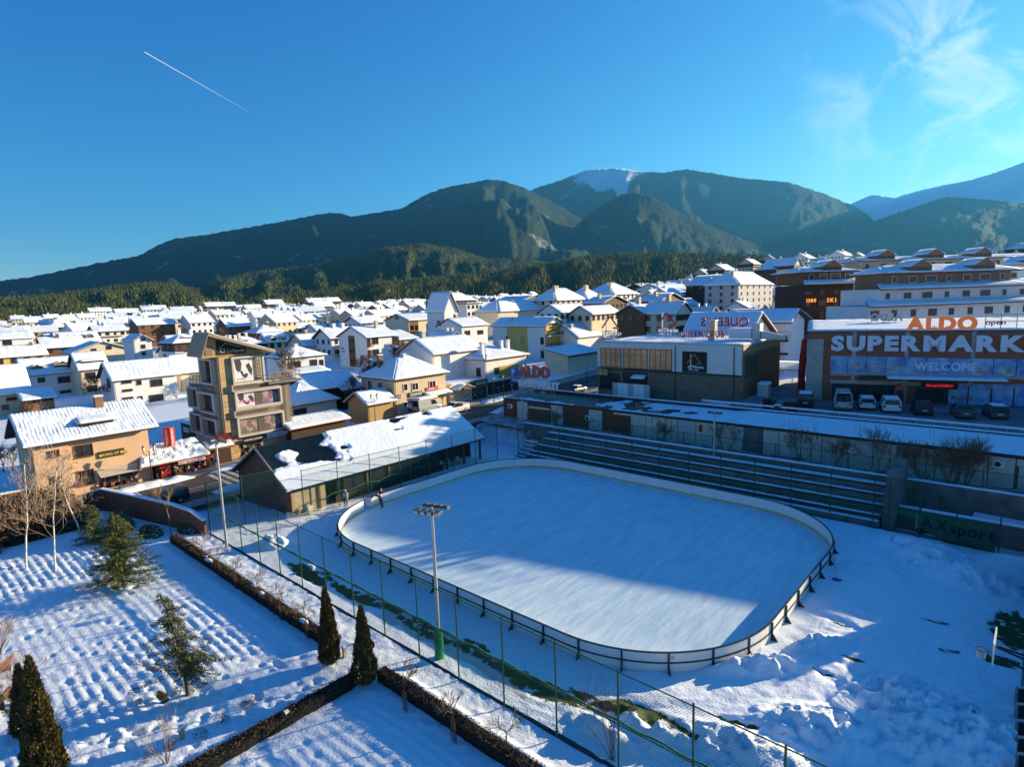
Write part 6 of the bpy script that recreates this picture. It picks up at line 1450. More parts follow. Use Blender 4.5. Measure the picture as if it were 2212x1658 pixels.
# ================================================================== LOW LONG BUILDING
T = thing('storage_building', 'low flat roofed storage building with brown cladding and metal panels above the bleachers', 'storage building', (0, 27.5, 1)); FOOT.append((0, 31, 10)); FOOT.append((-20, 31, 10)); FOOT.append((20, 31, 10))
x0, x1 = -32.6, 40; yF, yK = 27.5, 35.3; zT = 5.0
mb = MB(); mb.box(x0, x1, yF, yK, -.5, zT - .15); mb.build('wall', DCONC, T)
mb = MB(); mb.box(x0 - .15, x1, yF - .18, yK + .1, zT - .148, zT + .12); rfo = mb.build('roof', DFRAME, T)
U, V = np.meshgrid(np.linspace(x0, x1, 260), np.linspace(0, 1, 26)); tn = fbm(U * .35, V * 2.2, 4, .6)
grid_mesh('snow', U, yF - .1 + V * (yK - yF - .1) - 27.5, zT + .10 + .11 * (tn - .42) + .05 * sstep(U, -12, 4) - 1, ROOFSNOW, rfo)
mb = MB(); mb.box(x0 - .1, x1, yK - .25, yK + .05, zT + .12, zT + .5); mb.build('parapet', DFRAME, T); mb = MB(); mb.box(x0 - .1, x1, yK - .3, yK + .1, zT + .503, zT + .6); mb.build('parapet_snow', SNOW, T)
BRN = mat('brown_cladding', (.16, .06, .03), .7, .25, 2, stretch=(.3, .3, 3)); PAN = mat('pale_metal_panel', (.60, .57, .48), .55, .22, .9); PAN2 = mat('grey_metal_panel', (.55, .53, .48), .55, .12, 1.2)
Fb = frame((0, yF, 0), (1, 0))
def pnl(r, xa, xb, m, z0=None, z1=None, name='panel', pr=.04):
    a = on_y(zp(r, (xa, 600)), yF)[0]; b = on_y(zp(r, (xb, 600)), yF)[0]
    mb = MB(); mb.fbox(Fb, a + .05, b - .05, -pr, -.003, z0 if z0 is not None else 1.2, z1 if z1 is not None else zT - .2); return mb.build(name, m, T)
for xa, xb, m in ((145, 262, BRN), (356, 552, BRN), (656, 876, BRN), (992, 1236, BRN)): pnl('K', xa, xb, m)
for xa, xb, m in ((262, 356, PAN2), (552, 656, PAN2), (876, 992, PAN2), (1236, 1368, PAN2), (1368, 1420, PAN), (1420, 1477, PAN), (1477, 1535, PAN), (1535, 1590, PAN), (1590, 1642, PAN), (1642, 1798, PAN2), (1798, 1960, PAN), (1960, 2211, PAN)): pnl('K', xa, xb, m, pr=.05)
for xa, xb, m in ((-45, 90, PAN2), (2140, 2330, PAN2), (90, 280, PAN), (280, 460, PAN), (460, 682, PAN2), (682, 900, PAN), (900, 1110, PAN), (1110, 1360, PAN), (1360, 1650, PAN), (1650, 1900, PAN), (1900, 2140, PAN)): pnl('M', xa, xb, m, pr=.05)
pnl('K', 360, 545, PAN, 3.95, 4.25, pr=.07, name='pale_strip'); pnl('K', 1090, 1300, PAN, 4.55, 4.8, pr=.07, name='pale_strip')
pnl('K', 1820, 1858, RED, 3.6, 4.5, pr=.08, name='notice'); pnl('M', 2125, 2175, WOOD, 2.0, 4.2, pr=.08, name='door')
for r, xa, c in (('K', 195, 3.6), ('K', 858, 3.3), ('M', 1950, 3.9)): ac_unit(T, Fb, on_y(zp(r, (xa, 500)), yF)[0], c, b=-.06)
# railing at the edge of the car park, and brackets on the roof
T = thing('parking_rail', 'white steel guard rail along the edge of the car park', 'railing', (0, 36, 5)); mb = MB()
for x_ in np.arange(-4, 42, 1.5): mb.tube((x_, 36.0, 4.6), (x_, 36.0, 5.95), .035, n=4)
mb.build('post', METAL, T); mb = MB(); mb.box(-4.2, 42, 35.94, 36.06, 5.85, 5.97); mb.box(-4.2, 42, 35.96, 36.04, 5.35, 5.41); mb.build('rail', WFRAME, T); mb = MB(); mb.box(-4.2, 42, 35.92, 36.08, 5.973, 6.04); mb.build('snow', SNOW, T)
for k, (r_, px) in enumerate((('K', (930, 420)), ('K', (1280, 430)), ('K', (1665, 480)), ('M', (110, 250)), ('M', (190, 235)), ('M', (760, 290)), ('M', (1395, 345)))):
    g_ = on_z(zp(r_, px), zT + .12); T = thing('vent_pipe', 'pair of thin vent pipes on the storage roof, %s from the left' % ('first', 'second', 'third', 'fourth', 'fifth', 'sixth', 'seventh')[k], 'vent pipe', g_, group='vent pipes on the storage roof')
    mb = MB()
    for dx in (0, .35): mb.tube(g_ + np.array([dx, 0, -.1]), g_ + np.array([dx, 0, .85]), .035, n=5)
    mb.build('pipe', METAL, T)
# ---------------- supermarket arrow sign on the left end
a = on_y(zp('C', (1310, 1060)), 31.0); T = thing('arrow_sign', 'red and white supermarket letters with blue parking panel on a roof truss', 'sign', (a[0], 31, zT)); Y0 = 31.0
def yx(r, p): return on_y(zp(r, p), Y0)
b0 = yx('C', (1312, 975)); b1 = yx('C', (1380, 850)); BLU = mat('parking_blue', (.02, .12, .42), .5, .08)
F = frame((0, Y0, 0), (1, 0)); bm = yx('C', (1345, 930))[2]
mb = MB(); mb.fbox(F, b0[0], b1[0], -.12, 0, bm + .06, b1[2]); pk = mb.build('parking_panel', BLU, T); letters('P', frame((b0[0] + .3, Y0 - .125, bm + .35), (1, 0)), (b1[2] - bm) * .62, WFRAME, pk, .02, 0, whole=True, name='lettering')
mb = MB(); mb.fbox(F, b0[0], b1[0], -.12, 0, b0[2], bm - .04); pk = mb.build('arrow_panel', BLU, T); mb = MB(); cz = (b0[2] + bm) / 2; mb.extr(F, [(b0[0] + .3, cz - .06), (b1[0] - .55, cz - .06), (b1[0] - .55, cz - .22), (b1[0] - .2, cz), (b1[0] - .55, cz + .22), (b1[0] - .55, cz + .06), (b0[0] + .3, cz + .06)], -.14, -.122); mb.build('arrow', WFRAME, pk)
l0 = yx('C', (1385, 920)); l1 = yx('C', (1645, 835)); hL = l1[2] - l0[2]
SRED = mat('salmon_red_letters', (.55, .10, .06), .5, .1)
letters('ALDO', frame((l0[0], Y0, l0[2]), (1, 0)), hL * .95, SRED, T, .35, .05, fit=l1[0] - l0[0], key='bold')
l0 = yx('C', (1380, 985)); l1 = yx('C', (1725, 945)); hL = .95
letters('SUPERMARKET', frame((l0[0], Y0, l0[2] - .35), (1, 0)), hL, WFRAME, T, .25, .06, fit=l1[0] - l0[0], key='bold')
mb = MB(); zz0 = zT + .1; zz1 = b0[2]
xs_ = np.linspace(b0[0] + .2, l1[0] - 1, 9)
for i, x_ in enumerate(xs_):
    mb.tube((x_, Y0 + .2, zz0), (x_ + (.6 if i % 2 else -.6), Y0 + .2, zz1), .05, n=4); mb.tube((x_, Y0 + .2, zz0), (x_, Y0 + 1.6, zz0 + .1), .04, n=4)
mb.tube((xs_[0], Y0 + .2, zz1), (xs_[-1], Y0 + .2, zz1), .05, n=4); mb.tube((b0[0], Y0 + .1, l1[2] - .4), (l1[0], Y0 + .1, l1[2] - .4), .04, n=4); mb.tube((xs_[0], Y0 + .2, zz0), (xs_[-1], Y0 + .2, zz0), .05, n=4)
mb.build('truss', METAL, T)

# ================================================================== SUPERMARKET
A = on_z(zp('E', (325, 1340)), 5.45); B_ = on_z(zp('E', (2211, 1415)), 5.45); zB = 5.45
exs = (B_ - A) / np.linalg.norm(B_ - A); ebs = np.array([-exs[1], exs[0], 0])
O = np.array([A[0], A[1], zB]); F = frame(O, exs[:2]); W = 46.0
T = thing('supermarket', 'large brown supermarket with giant white letters and stone corner pier', 'supermarket', O)
for k in range(3): c_ = F(8 + 14 * k, 9, 0); FOOT.append((c_[0], c_[1], 12))
ht = on_plane(zp('E', (345, 765)), O, ebs)[2] - zB
SBR = mat('rust_brown_panels', (.27, .10, .055), .7, .15, .8)
mb = MB(); mb.fbox(F, 0, W, .05, 22, -2, ht); mb.build('wall', SBR, T)
s1 = rects('E', O, exs, ebs, 345, 820, 485, 1340)[1]
mb = MB(); mb.fbox(F, -.03, s1, -.25, 22, -2, ht - .95); mb.build('stone_pier', PALESTONE, T)
mb = MB(); mb.fbox(F, -.15, W, -.12, 22.1, ht + .003, ht + .12); rfo = mb.build('roof', DFRAME, T)
mb = MB(); snow_patch(mb, F(0, 0, ht + .12), F(W, 0, ht + .12), F(W, 21.5, ht + .5), F(0, 21.5, ht + .5), 60, 26, .2, .0, amp=.15); mb.build('snow', ROOFSNOW, rfo, smooth=True)
a0, a1, c0, c1 = rects('E', O, exs, ebs, 545, 790, 2185, 925)
LETW = mat('pale_blue_white_letters', (.62, .66, .74), .5, .06)
bb = on_plane(zp('E', (545, 915)), O, ebs); st = on_plane(zp('E', (545, 795)), O, ebs); zz = bb[2] - zB; hL = st[2] - bb[2]
letters('SUPERMARKET', F if False else frame(F((bb - O) @ exs, -.02, zz), exs[:2]), hL * .98, LETW, T, .35, .14, xs=1.2, key='bold')
# printed panels
SNP = mat('snow_print', (.015, .13, .45), .5, 0, .9, col2=(.34, .52, .70), detail=8)
FOOD = [mat('food_print_%d' % i, c, .5, 0, 1.6, col2=(.40, .55, .68), detail=6) for i, c in enumerate(((.25, .05, .05), (.35, .12, .12), (.30, .09, .10), (.25, .14, .05), (.20, .12, .05)))]
xs = [540, 690, 850, 1015, 1190, 1365, 1560, 1755, 1945, 2145, 2330]
for k, (xa, xb) in enumerate(zip(xs[:-1], xs[1:])):
    a = on_plane(zp('E', (xa, 1050)), O, ebs); b = on_plane(zp('E', (xb, 1050)), O, ebs); c0 = on_plane(zp('E', (xa, 1108 + (xa - 540) * .03)), O, ebs)[2] - zB; c1 = on_plane(zp('E', (xa, 968 + (xa - 540) * .02)), O, ebs)[2] - zB
    s0, s1_ = (a - O) @ exs + .04, (b - O) @ exs - .04
    mb = MB(); mb.fbox(F, s0, s1_, -.08, .04, c0, c1); p_ = mb.build('printed_panel', SNP, T)
    if k in (1, 2, 3, 7, 8):
        mb = MB(); n = 14; cx_, cz_ = (s0 + s1_) / 2, c0 + (c1 - c0) * .38; mb.extr(F, [(cx_ + (s1_ - s0) * .36 * math.cos(6.283 * j / n) * (1 + .15 * math.sin(3 * j)), cz_ + (c1 - c0) * .22 * math.sin(6.283 * j / n)) for j in range(n)], -.09, -.083); mb.build('food_picture', FOOD[k % 5], p_)
    if k == 4: WEL = (s0, c0 + (c1 - c0) * .28, (c1 - c0) * .46)
letters('WELCOME', frame(F(WEL[0] + .9, -.083, WEL[1]), exs[:2]), WEL[2], LETW, T, .02, .10, whole=True, name='lettering', xs=.92)
# lower bands, canopy, LED sign
def band(y0_, y1_, m, name, b0, b1, x0_=540, x1_=2400):
    a = on_plane(zp('E', (x0_, y1_)), O, ebs); b = on_plane(zp('E', (x0_, y0_)), O, ebs); e = on_plane(zp('E', (x1_, 1100)), O, ebs)
    mb = MB(); mb.fbox(F, (a - O) @ exs, (e - O) @ exs, b0, b1, a[2] - zB, b[2] - zB); return mb.build(name, m, T)
band(1108, 1135, PALESTONE, 'pale_band', -.1, .04); band(1175, 1205, PALESTONE, 'pale_band', -.1, .04)
a = on_plane(zp('E', (790, 1130)), O, ebs); b = on_plane(zp('E', (1910, 1175)), O, ebs); c0 = .5 * (a[2] + b[2]) - zB
mb = MB(); q = [F((a - O) @ exs, -1.6, c0 - .15), F((b - O) @ exs + 1.5, -1.6, c0 - .15), F((b - O) @ exs + 1.5, -.1, c0 + .1), F((a - O) @ exs, -.1, c0 + .1)]; slab(mb, q, .08); cp = mb.build('canopy', DFRAME, T); mb = MB(); snow_patch(mb, q[0] + (q[1] - q[0]) * .2, q[1], q[2], q[3] + (q[2] - q[3]) * .2, 24, 4, .1); mb.build('snow', ROOFSNOW, cp, smooth=True)
a = on_plane(zp('E', (1305, 1240)), O, ebs); b = on_plane(zp('E', (1625, 1180)), O, ebs)
s0, s1_ = (a - O) @ exs, (b - O) @ exs; c0 = a[2] - zB
mb = MB(); mb.fbox(F, s0, s1_, -1.2, -1.05, c0, c0 + .85); led = mb.build('led_sign', BLACK, T)
LED = mat('red_led', (.8, .02, .02), .5, 0, emit=(1.0, .02, .03, .25))
letters('Circus IVANOV', frame(F(s0 + .55, -1.205, c0 + .3), exs[:2]), .30, LED, led, .01, .05, whole=True, name='lettering')
mb = MB(); 
for (p_, q_) in (((s0, c0), (s1_, c0)), ((s0, c0 + .85), (s1_, c0 + .85)), ((s0, c0), (s0, c0 + .85)), ((s1_, c0), (s1_, c0 + .85))): mb.tube(F(p_[0], -1.21, p_[1]), F(q_[0], -1.21, q_[1]), .02, n=4)
mb.build('led_border', RED, led)
# ground floor glazing
for k in range(12):
    s0 = 3.2 + k * 1.55
    if 8.5 < s0 < 12.0 and k % 5 == 0: continue
    mb = MB(); mb.fbox(F, s0, s0 + 1.45, -.06, .04, .15, 2.55); mb.build('shop_window', GLASS, T)
for (x0_, x1_) in ((1550, 1720), (1725, 1920), (1925, 2115), (2120, 2300)):
    a = on_plane(zp('E', (x0_, 1400)), O, ebs); b = on_plane(zp('E', (x1_, 1270)), O, ebs)
    mb = MB(); mb.fbox(F, (a - O) @ exs, (b - O) @ exs, -.14, -.065, .1, 2.7); mb.build('printed_panel', SNP, T)
a = on_plane(zp('E', (1575, 1345)), O, ebs); letters('ALDO', frame(F((a - O) @ exs, -.145, a[2] - zB), exs[:2]), .55, RED, T, .02, .1, whole=True, name='lettering')
for pxx in (742, 1195, 1765):
    a = on_plane(zp('E', (pxx, 1000)), O, ebs); s = (a - O) @ exs; mb = MB(); mb.fbox(F, s - .22, s + .22, -.04, .045, 0, ht); mb.build('column', PALESTONE, T)
# roof letters
for txt, p0, p1, m, dd, lab, mir in (('ALDO', (1190, 745), (1810, 625), mat('orange_letters', (.70, .16, .04), .5, .05, emit=(.8, .22, .06, .10)), .5, 'huge orange name letters standing on the supermarket roof edge', False), ('ALDO', (1165, 660), (885, 605), GREYW, 14, 'pale letters seen from behind at the back of the supermarket roof', True)):
    Op = F(0, dd, ht + .2); a = on_plane(zp('E', p0), Op, ebs); b = on_plane(zp('E', p1), Op, ebs); S = thing('roof_letters', lab, 'sign', (a[0], a[1], zB + ht + .2))
    hL = b[2] - a[2]; wL = abs((b - a) @ exs)
    letters(txt, frame(a, exs[:2]), hL, m, S, .4, .06, mirror=mir, fit=wL, key='bold')
    mb = MB(); 
    for t_ in np.linspace(.05, .95, 6): q_ = a + exs * wL * t_ * (-1 if mir else 1); mb.tube((q_[0], q_[1], zB + ht), (q_[0], q_[1], a[2] + .5), .06, n=4)
    mb.build('support', METAL, S)
Op = F(0, .8, ht + .2); a = on_plane(zp('E', (1875, 700)), Op, ebs); S = thing('roof_letters', 'thin dark red script word standing beside the orange roof letters', 'sign', (a[0], a[1], zB + ht + .2))
letters('open', frame(a, exs[:2]), .62, DRED, S, .06, .08, whole=True, name='lettering', xs=1.15)
railing(S, [a + np.array([0, 0, -.6]), a + exs * 6 + np.array([0, 0, -.6])], 1.8, 1.2, METAL)
# phone box, inflatable arch
a = on_plane(zp('E', (1130, 1385)), F(0, -1.2, 0), ebs); b = on_plane(zp('E', (1130, 1212)), F(0, -1.2, 0), ebs); h_ = b[2] - zB
PB = thing('phone_box', 'red telephone box in front of the supermarket windows', 'phone box', (a[0], a[1], zB)); Fp = frame((a[0], a[1], zB), exs[:2]); w_ = .5
SAL = mat('faded_red', (.45, .07, .07), .5, .1)
mb = MB()
for sx in (-w_, w_ - .14): mb.fbox(Fp, sx, sx + .14, -.45, .45, 0, h_ * .85)
mb.fbox(Fp, -w_ + .14, w_ - .14, -.45, .45, h_ * .72, h_ * .85); mb.fbox(Fp, -w_ + .14, w_ - .14, -.45, .45, 0, .25); mb.build('frame', SAL, PB)
mb = MB(); mb.fbox(Fp, -w_ + .14, w_ - .14, -.40, .40, .253, h_ * .717); mb.build('glazing', GLASS, PB)
mb = MB(); n = 10; mb.extr(Fp, [(w_ * math.cos(math.pi * k / n), h_ * .853 + h_ * .15 * math.sin(math.pi * k / n)) for k in range(n + 1)], -.45, .45); mb.build('domed_top', SAL, PB)
a = on_z(zp('E', (290, 1250)), 5.5); AR = thing('inflatable_arch', 'tall red and yellow inflatable arch beside the supermarket pier', 'arch', (a[0], a[1], 5.4)); mb = MB(); Fp = frame((a[0], a[1], 5.4), _r[:2])
hA = on_plane(zp('E', (330, 825)), a, np.array([_f[0], _f[1], 0]))[2] - 5.4
pts = [(0, 0, 0), (-.02, 0, hA * .35), (.25, .2, hA * .7), (.8, 1.0, hA * .93), (1.9, 2.5, hA), (3.4, 4.5, hA * .95), (4.4, 6, hA * .7), (4.7, 6.5, 0)]
for p_, q_ in zip(pts[:-1], pts[1:]): mb.tube(Fp(*p_), Fp(*q_), .5, .5, 10)
mb.build('tube', RED, AR); mb = MB()
for p_, q_ in zip(pts[:-1], pts[1:]): mb.tube(Fp(p_[0] + .45, p_[1] + .55, p_[2]), Fp(q_[0] + .45, q_[1] + .55, q_[2]), .28, .28, 8)
mb.build('yellow_tube', mat('yellow_vinyl', (.6, .38, .03), .5, .1), AR)
# market canopy behind the arch
g_ = on_depth(zp('E', (150, 1060)), 96); S = thing('market_canopy', 'snowy scalloped canopy of a terrace between bar and supermarket', 'canopy', (g_[0], g_[1], 4.5)); Fp = frame((g_[0] - 5, g_[1], 4.8), (1, .1))
q = [Fp(0, 0, 2.6), Fp(9, 0, 2.6), Fp(9, 5, 3.4), Fp(0, 5, 3.4)]; mb = MB(); slab(mb, q, .1); mb.build('roof', DFRAME, S); mb = MB(); snow_patch(mb, *q, 16, 6, .12); mb.build('snow', ROOFSNOW, S, smooth=True)
for x_ in (0.1, 3, 6, 8.9): mb = MB(); mb.tube(Fp(x_, .1, -2), Fp(x_, .1, 2.6), .07); mb.build('post', WFRAME, S)

# ================================================================== HOTELS ON THE RIGHT
HTIM = mat('hotel_timber', (.27, .14, .075), .75, .25, 4)
def hotel(label, depth, reg, pl, W, storeys, hb, terr_=2, wallm=None, woodm=None, D=16, roofrise=3.5, name='hotel', az=None, setb=3.2, chims=0, base=16, mats=None):
    """stepped alpine hotel: a white base block with set back timber attic storeys, each under a broad snowy eave. pl = lower eave's left end"""
    o = on_depth(zp(reg, pl), depth) if reg else np.array(pl, float); ez = o[2]
    ex = np.array([math.cos(az), math.sin(az)]) if az is not None else _r[:2] * math.cos(.12) + _f[:2] * math.sin(.12)
    F = frame((o[0], o[1], ez), ex); T = thing(name, label, 'hotel', (o[0], o[1], ez - base))
    for t in np.linspace(0, 1, 5): c_ = F(W * t, D / 2, 0); FOOT.append((c_[0], c_[1], 9))
    mb = MB(); mb.fbox(F, .8, W - .8, .8, D, -base - 6, -.1); mb.build('wall', wallm or WHITE, T)
    z = 0.0; a0, a1, b0 = 0.0, W, 0.0
    for s in range(storeys):
        q = [F(a0 - .4, b0 - .9, z), F(a1 + .4, b0 - .9, z), F(a1 - setb * .6, b0 + setb, z + hb * .32), F(a0 + setb * .6, b0 + setb, z + hb * .32)]
        mb = MB(); slab(mb, q, .25); rfo = mb.build('eave_roof', DTILE, T); mb = MB(); snow_patch(mb, *q, 26, 5, .25, .0); mb.build('snow', ROOFSNOW, rfo, smooth=True)
        a0 += setb * (1.1 if s == 0 else .9); a1 -= setb * .8; b0 += setb * .6; z2 = z + hb
        mb = MB(); mb.fbox(F, a0, a1, b0 + .5, D, z, z2); mb.build('attic_wall', mats[s] if mats else (woodm or HTIM), T)
        n = max(4, int((a1 - a0) / 4.5))
        for k in range(n):
            x = a0 + (a1 - a0) * (k + .5) / n; w2 = .55 + .35 * ((k * 7 + s * 3) % 3)
            mb = MB(); mb.fbox(F, x - w2 - .1, x + w2 + .1, b0 + .38, b0 + .497, z + hb * .36, z + hb * .36 + 1.5); w_ = mb.build('window', WFRAME, T); mb = MB(); mb.fbox(F, x - w2, x + w2, b0 + .36, b0 + .378, z + hb * .36 + .1, z + hb * .36 + 1.4); mb.build('pane', GLASS, w_)
        z = z2
    q = [F(a0 - 1.2, b0 - 1.0, z - .1), F(a1 + 1.2, b0 - 1.0, z - .1), F(a1 - 2, (b0 + D) / 2, z + roofrise), F(a0 + 2, (b0 + D) / 2, z + roofrise)]
    q2 = [F(a1 + 1.2, D + 1, z - .1), F(a0 - 1.2, D + 1, z - .1), q[3], q[2]]; q3 = [q[1], q2[0], q[2], q[2] + np.array([.01, .01, 0])]; q4 = [q2[1], q[0], q[3], q[3] + np.array([.01, .01, 0])]
    mb = MB(); slab(mb, q, .25); slab(mb, q2, .25); rfo = mb.build('roof', DTILE, T); mb = MB(); snow_patch(mb, *q, 26, 8, .25); snow_patch(mb, *q2, 10, 5, .25); snow_patch(mb, *q3, 6, 5, .25); snow_patch(mb, *q4, 6, 5, .25); mb.build('snow', ROOFSNOW, rfo, smooth=True)
    for k in range(max(1, int((a1 - a0) / 13))):
        x = a0 + (a1 - a0) * (k + .5) / max(1, int((a1 - a0) / 13)); dormer(T, F, x - 2.6, x + 2.6, z - .3, 1.5, b0 - .5, b0 + 5, 1.5, 2, HTIM)
    n = max(4, int(W / 4.2))
    for r in range(int(base // 3)):
        for k in range(n):
            x = W * (k + .5) / n; zc = -2.4 - 3 * r; w2 = .5 + .4 * ((k * 5 + r) % 3 == 0)
            mb = MB(); mb.fbox(F, x - w2 - .1, x + w2 + .1, .68, .797, zc - .1, zc + 1.4); w_ = mb.build('window', FRAME, T); mb = MB(); mb.fbox(F, x - w2, x + w2, .66, .678, zc, zc + 1.3); mb.build('pane', GLASS, w_)
    for k in range(chims): chimney(T, F(a0 + (a1 - a0) * (k + .7) / (chims + .4), (b0 + D) / 2, z + roofrise * .7), 1.2, 1.0, 2.2, WHITE, ex=ex)
    return T, F
hotel('stepped white and timber hotel right behind the supermarket roof letters', 128, 'E', (865, 545), 46, 2, 3.6, D=15, roofrise=1.6, setb=4.0, base=10, mats=(WHITE, HTIM))
hotel('higher stepped timber hotel behind the first one, its long flat top under snow', 160, 'E', (650, 385), 60, 2, 3.7, D=18, roofrise=1.0, setb=4.2, base=14, mats=(WHITE, BEIGE))
hotel('hotel with steep snow roof at the right edge beyond the stepped ones', 190, 'E', (1690, 190), 46, 0, 4.5, D=16, roofrise=3.6, setb=3.5, base=14)
hotel('dark timber hotel with lit ski shop at the left of the stepped hotels', 150, 'E', (310, 355), 15, 1, 3.2, wallm=DWOOD, woodm=WOOD, D=14, roofrise=1.2, setb=1.0, base=13)
p = on_depth(zp('E', (510, 505)), 149.2); S = thing('shop_sign', 'glowing orange ski shop letters on the dark timber hotel', 'sign', p); letters('SKI', frame(p, _r[:2]), 1.0, mat('orange_neon', (.7, .2, .03), .5, 0, emit=(1, .35, .05, .35)), S, .1, .3, whole=True, name='lettering')
p = on_depth(zp('E', (410, 505)), 149.2); letters('1380', frame(p + np.array([-2.2 * _r[0], -2.2 * _r[1], 0]), _r[:2]), .9, mat('orange_neon', (.7, .2, .03)), S, .1, .2, whole=True, name='lettering')
# ================================================================== RIGHT EDGE: dark building with railings, basketball hoop
T = thing('grandstand_building', 'dark building at the right edge with zigzag framed balcony rails', 'building', (31.5, 4, 0))
mb = MB(); mb.box(31.2, 40, -2.0, 15.5, -.3, 4.9); mb.build('wall', mat('dark_timber_wall', (.035, .03, .028), .8, .25, 2), T)
mb = MB(); mb.box(30.2, 31.5, 14.9, 15.4, -.3, 6.4); mb.build('pillar', CONC, T)
for k, q in enumerate(((2165, 1480), (2165, 1512), (2165, 1545), (2165, 1580), (2165, 1620), (2165, 1650))):
    g_ = on_z(zp('S', ((q[0] - 1658) / .5540 * 2.211 / 2.211, 0)) if False else (2196, 1490 + k * 36), 1.0)
    mb = MB(); x_, y_ = g_[0], g_[1]; Fq = frame((x_, y_, 0), (.85, .5))
    for (p_, r_) in (((0, .2), (2.6, .2)), ((0, 1.1), (2.6, 1.1)), ((0, .2), (0, 1.1))): mb.tube(Fq(p_[0], 0, p_[1]), Fq(r_[0], 0, r_[1]), .07, n=5)
    mb.build('balcony_frame', METAL, T)
    mb = MB(); mb.fbox(Fq, .08, 2.6, -.02, .02, .26, 1.04); mb.build('panel', DFRAME, T)
g_ = on_z((2165, 1440), 0)
T = thing('basketball_hoop', 'white basketball backboard with orange ring and net at the right edge', 'basketball hoop', (30.2, -.6, 0))
pb = on_z(zp('S', (1955, 615)), 3.4); x_, y_ = pb[0], pb[1]; T.location = (x_ + 1.0, y_, 0)
bt = np.array([x_, y_, 3.93]); bl = np.array([x_, y_, 2.88])
mb = MB(); mb.box(x_ - .03, x_ + .03, y_ - .9, y_ + .9, bl[2], bt[2]); mb.build('backboard', WFRAME, T)
rg = MB(); n = 16; rc = np.array([x_ - .45, y_, bl[2] + .17])
for k in range(n): rg.tube(rc + .23 * np.array([math.cos(6.283 * k / n), math.sin(6.283 * k / n), 0]), rc + .23 * np.array([math.cos(6.283 * (k + 1) / n), math.sin(6.283 * (k + 1) / n), 0]), .02, n=5)
rg.tube(rc + np.array([.23, 0, 0]), (x_ - .03, y_, rc[2]), .02, n=4); rg.build('ring', mat('orange_ring', (.6, .08, .03), .5, .1), T)
nt = MB()
for k in range(12):
    t0 = 6.283 * k / 12
    for sg_ in (.6, -.6): nt.tube(rc + .23 * np.array([math.cos(t0), math.sin(t0), 0]), rc + np.array([.16 * math.cos(t0 + sg_), .16 * math.sin(t0 + sg_), -.42]), .012, n=3)
nt.build('net', WFRAME, T)
mb = MB()
for dy in (-.5, .5):
    for z2 in (bl[2] + .3, bt[2] - .3): mb.tube((x_ + .03, y_ + dy, z2), (31.3, y_ + dy * 1.6 + .3, z2 - .5), .05, n=5)
mb.build('bracket', BLACK, T)
# ================================================================== VEGETATION
LEAFM = mat('thuja_leaf', (.045, .045, .014), .9, .0, 3, col2=(.13, .095, .028)); SPRM = mat('spruce_needles', (.045, .075, .018), .9, 0, 3, col2=(.14, .16, .04)); CEDM = mat('cedar_needles', (.055, .07, .025), .9, 0, 3, col2=(.16, .15, .055))
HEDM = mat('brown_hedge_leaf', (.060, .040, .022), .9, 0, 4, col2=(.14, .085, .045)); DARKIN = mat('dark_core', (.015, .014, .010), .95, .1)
def leaves(P, size, name, m, parent, up=.3, asp=1.8, jitter=.35, kind=None, dirs=None):
    """many small leaf faces at points P"""
    n = len(P); loc = np.zeros(3); p = parent
    while p is not None: loc = loc + np.array(p.location); p = p.parent
    d = rng.normal(size=(n, 3)) if dirs is None else dirs + rng.normal(size=(n, 3)) * jitter
    d[:, 2] += up; d /= np.linalg.norm(d, axis=1)[:, None]
    e = np.cross(d, rng.normal(size=(n, 3))); e /= np.linalg.norm(e, axis=1)[:, None]
    s = size * rng.uniform(.6, 1.35, n)[:, None]
    V = np.stack([P - e * s * .5, P + d * s * asp * .5 - e * s * .1, P + d * s * asp, P + e * s * .5 + d * s * asp * .35], 1) - loc
    me = bpy.data.meshes.new(name); q = np.arange(n * 4, dtype=np.int32)
    me.vertices.add(n * 4); me.vertices.foreach_set('co', V.astype(np.float32).ravel()); me.loops.add(n * 4); me.loops.foreach_set('vertex_index', q)
    me.polygons.add(n); me.polygons.foreach_set('loop_start', np.arange(0, n * 4, 4, dtype=np.int32)); me.update(calc_edges=True); me.materials.append(m)
    o = bpy.data.objects.new(name, me); COL.objects.link(o); o.parent = parent
    return o
def grow(mb, p, d, L, r, depth, spread=.5, nb=3, up=.15, n=4, shrink=.68, twist=.25, minr=.004, rr=random):
    """recursive bare branches"""
    k = 3; q = np.array(p, float); d = np.array(d, float); d /= np.linalg.norm(d); seg = L / k
    for i in range(k):
        d2 = d + np.array([rr.gauss(0, twist * .35), rr.gauss(0, twist * .35), rr.gauss(0, twist * .2) + up * .12]); d2 /= np.linalg.norm(d2)
        q2 = q + d2 * seg; r2 = max(minr, r * (1 - .16)); mb.tube(q, q2, r, r2, n, cap=False); q, d, r = q2, d2, r2
        if depth > 0 and i >= 1:
            for j in range(nb if i == k - 1 else max(1, nb - 1)):
                a = rr.uniform(0, 6.283); e = np.cross(d, (math.cos(a), math.sin(a), .3)); e /= max(1e-6, np.linalg.norm(e))
                dd = d * (1 - spread * rr.uniform(.5, 1)) + e * spread * rr.uniform(.7, 1.2) + np.array([0, 0, up])
                grow(mb, q, dd, L * shrink * rr.uniform(.75, 1.1), r * .62, depth - 1, spread, nb, up, max(3, n - 1), shrink, twist, minr, rr)
def ground_at(x, y): return park_z(x, y) if y < -20.3 else 0.0

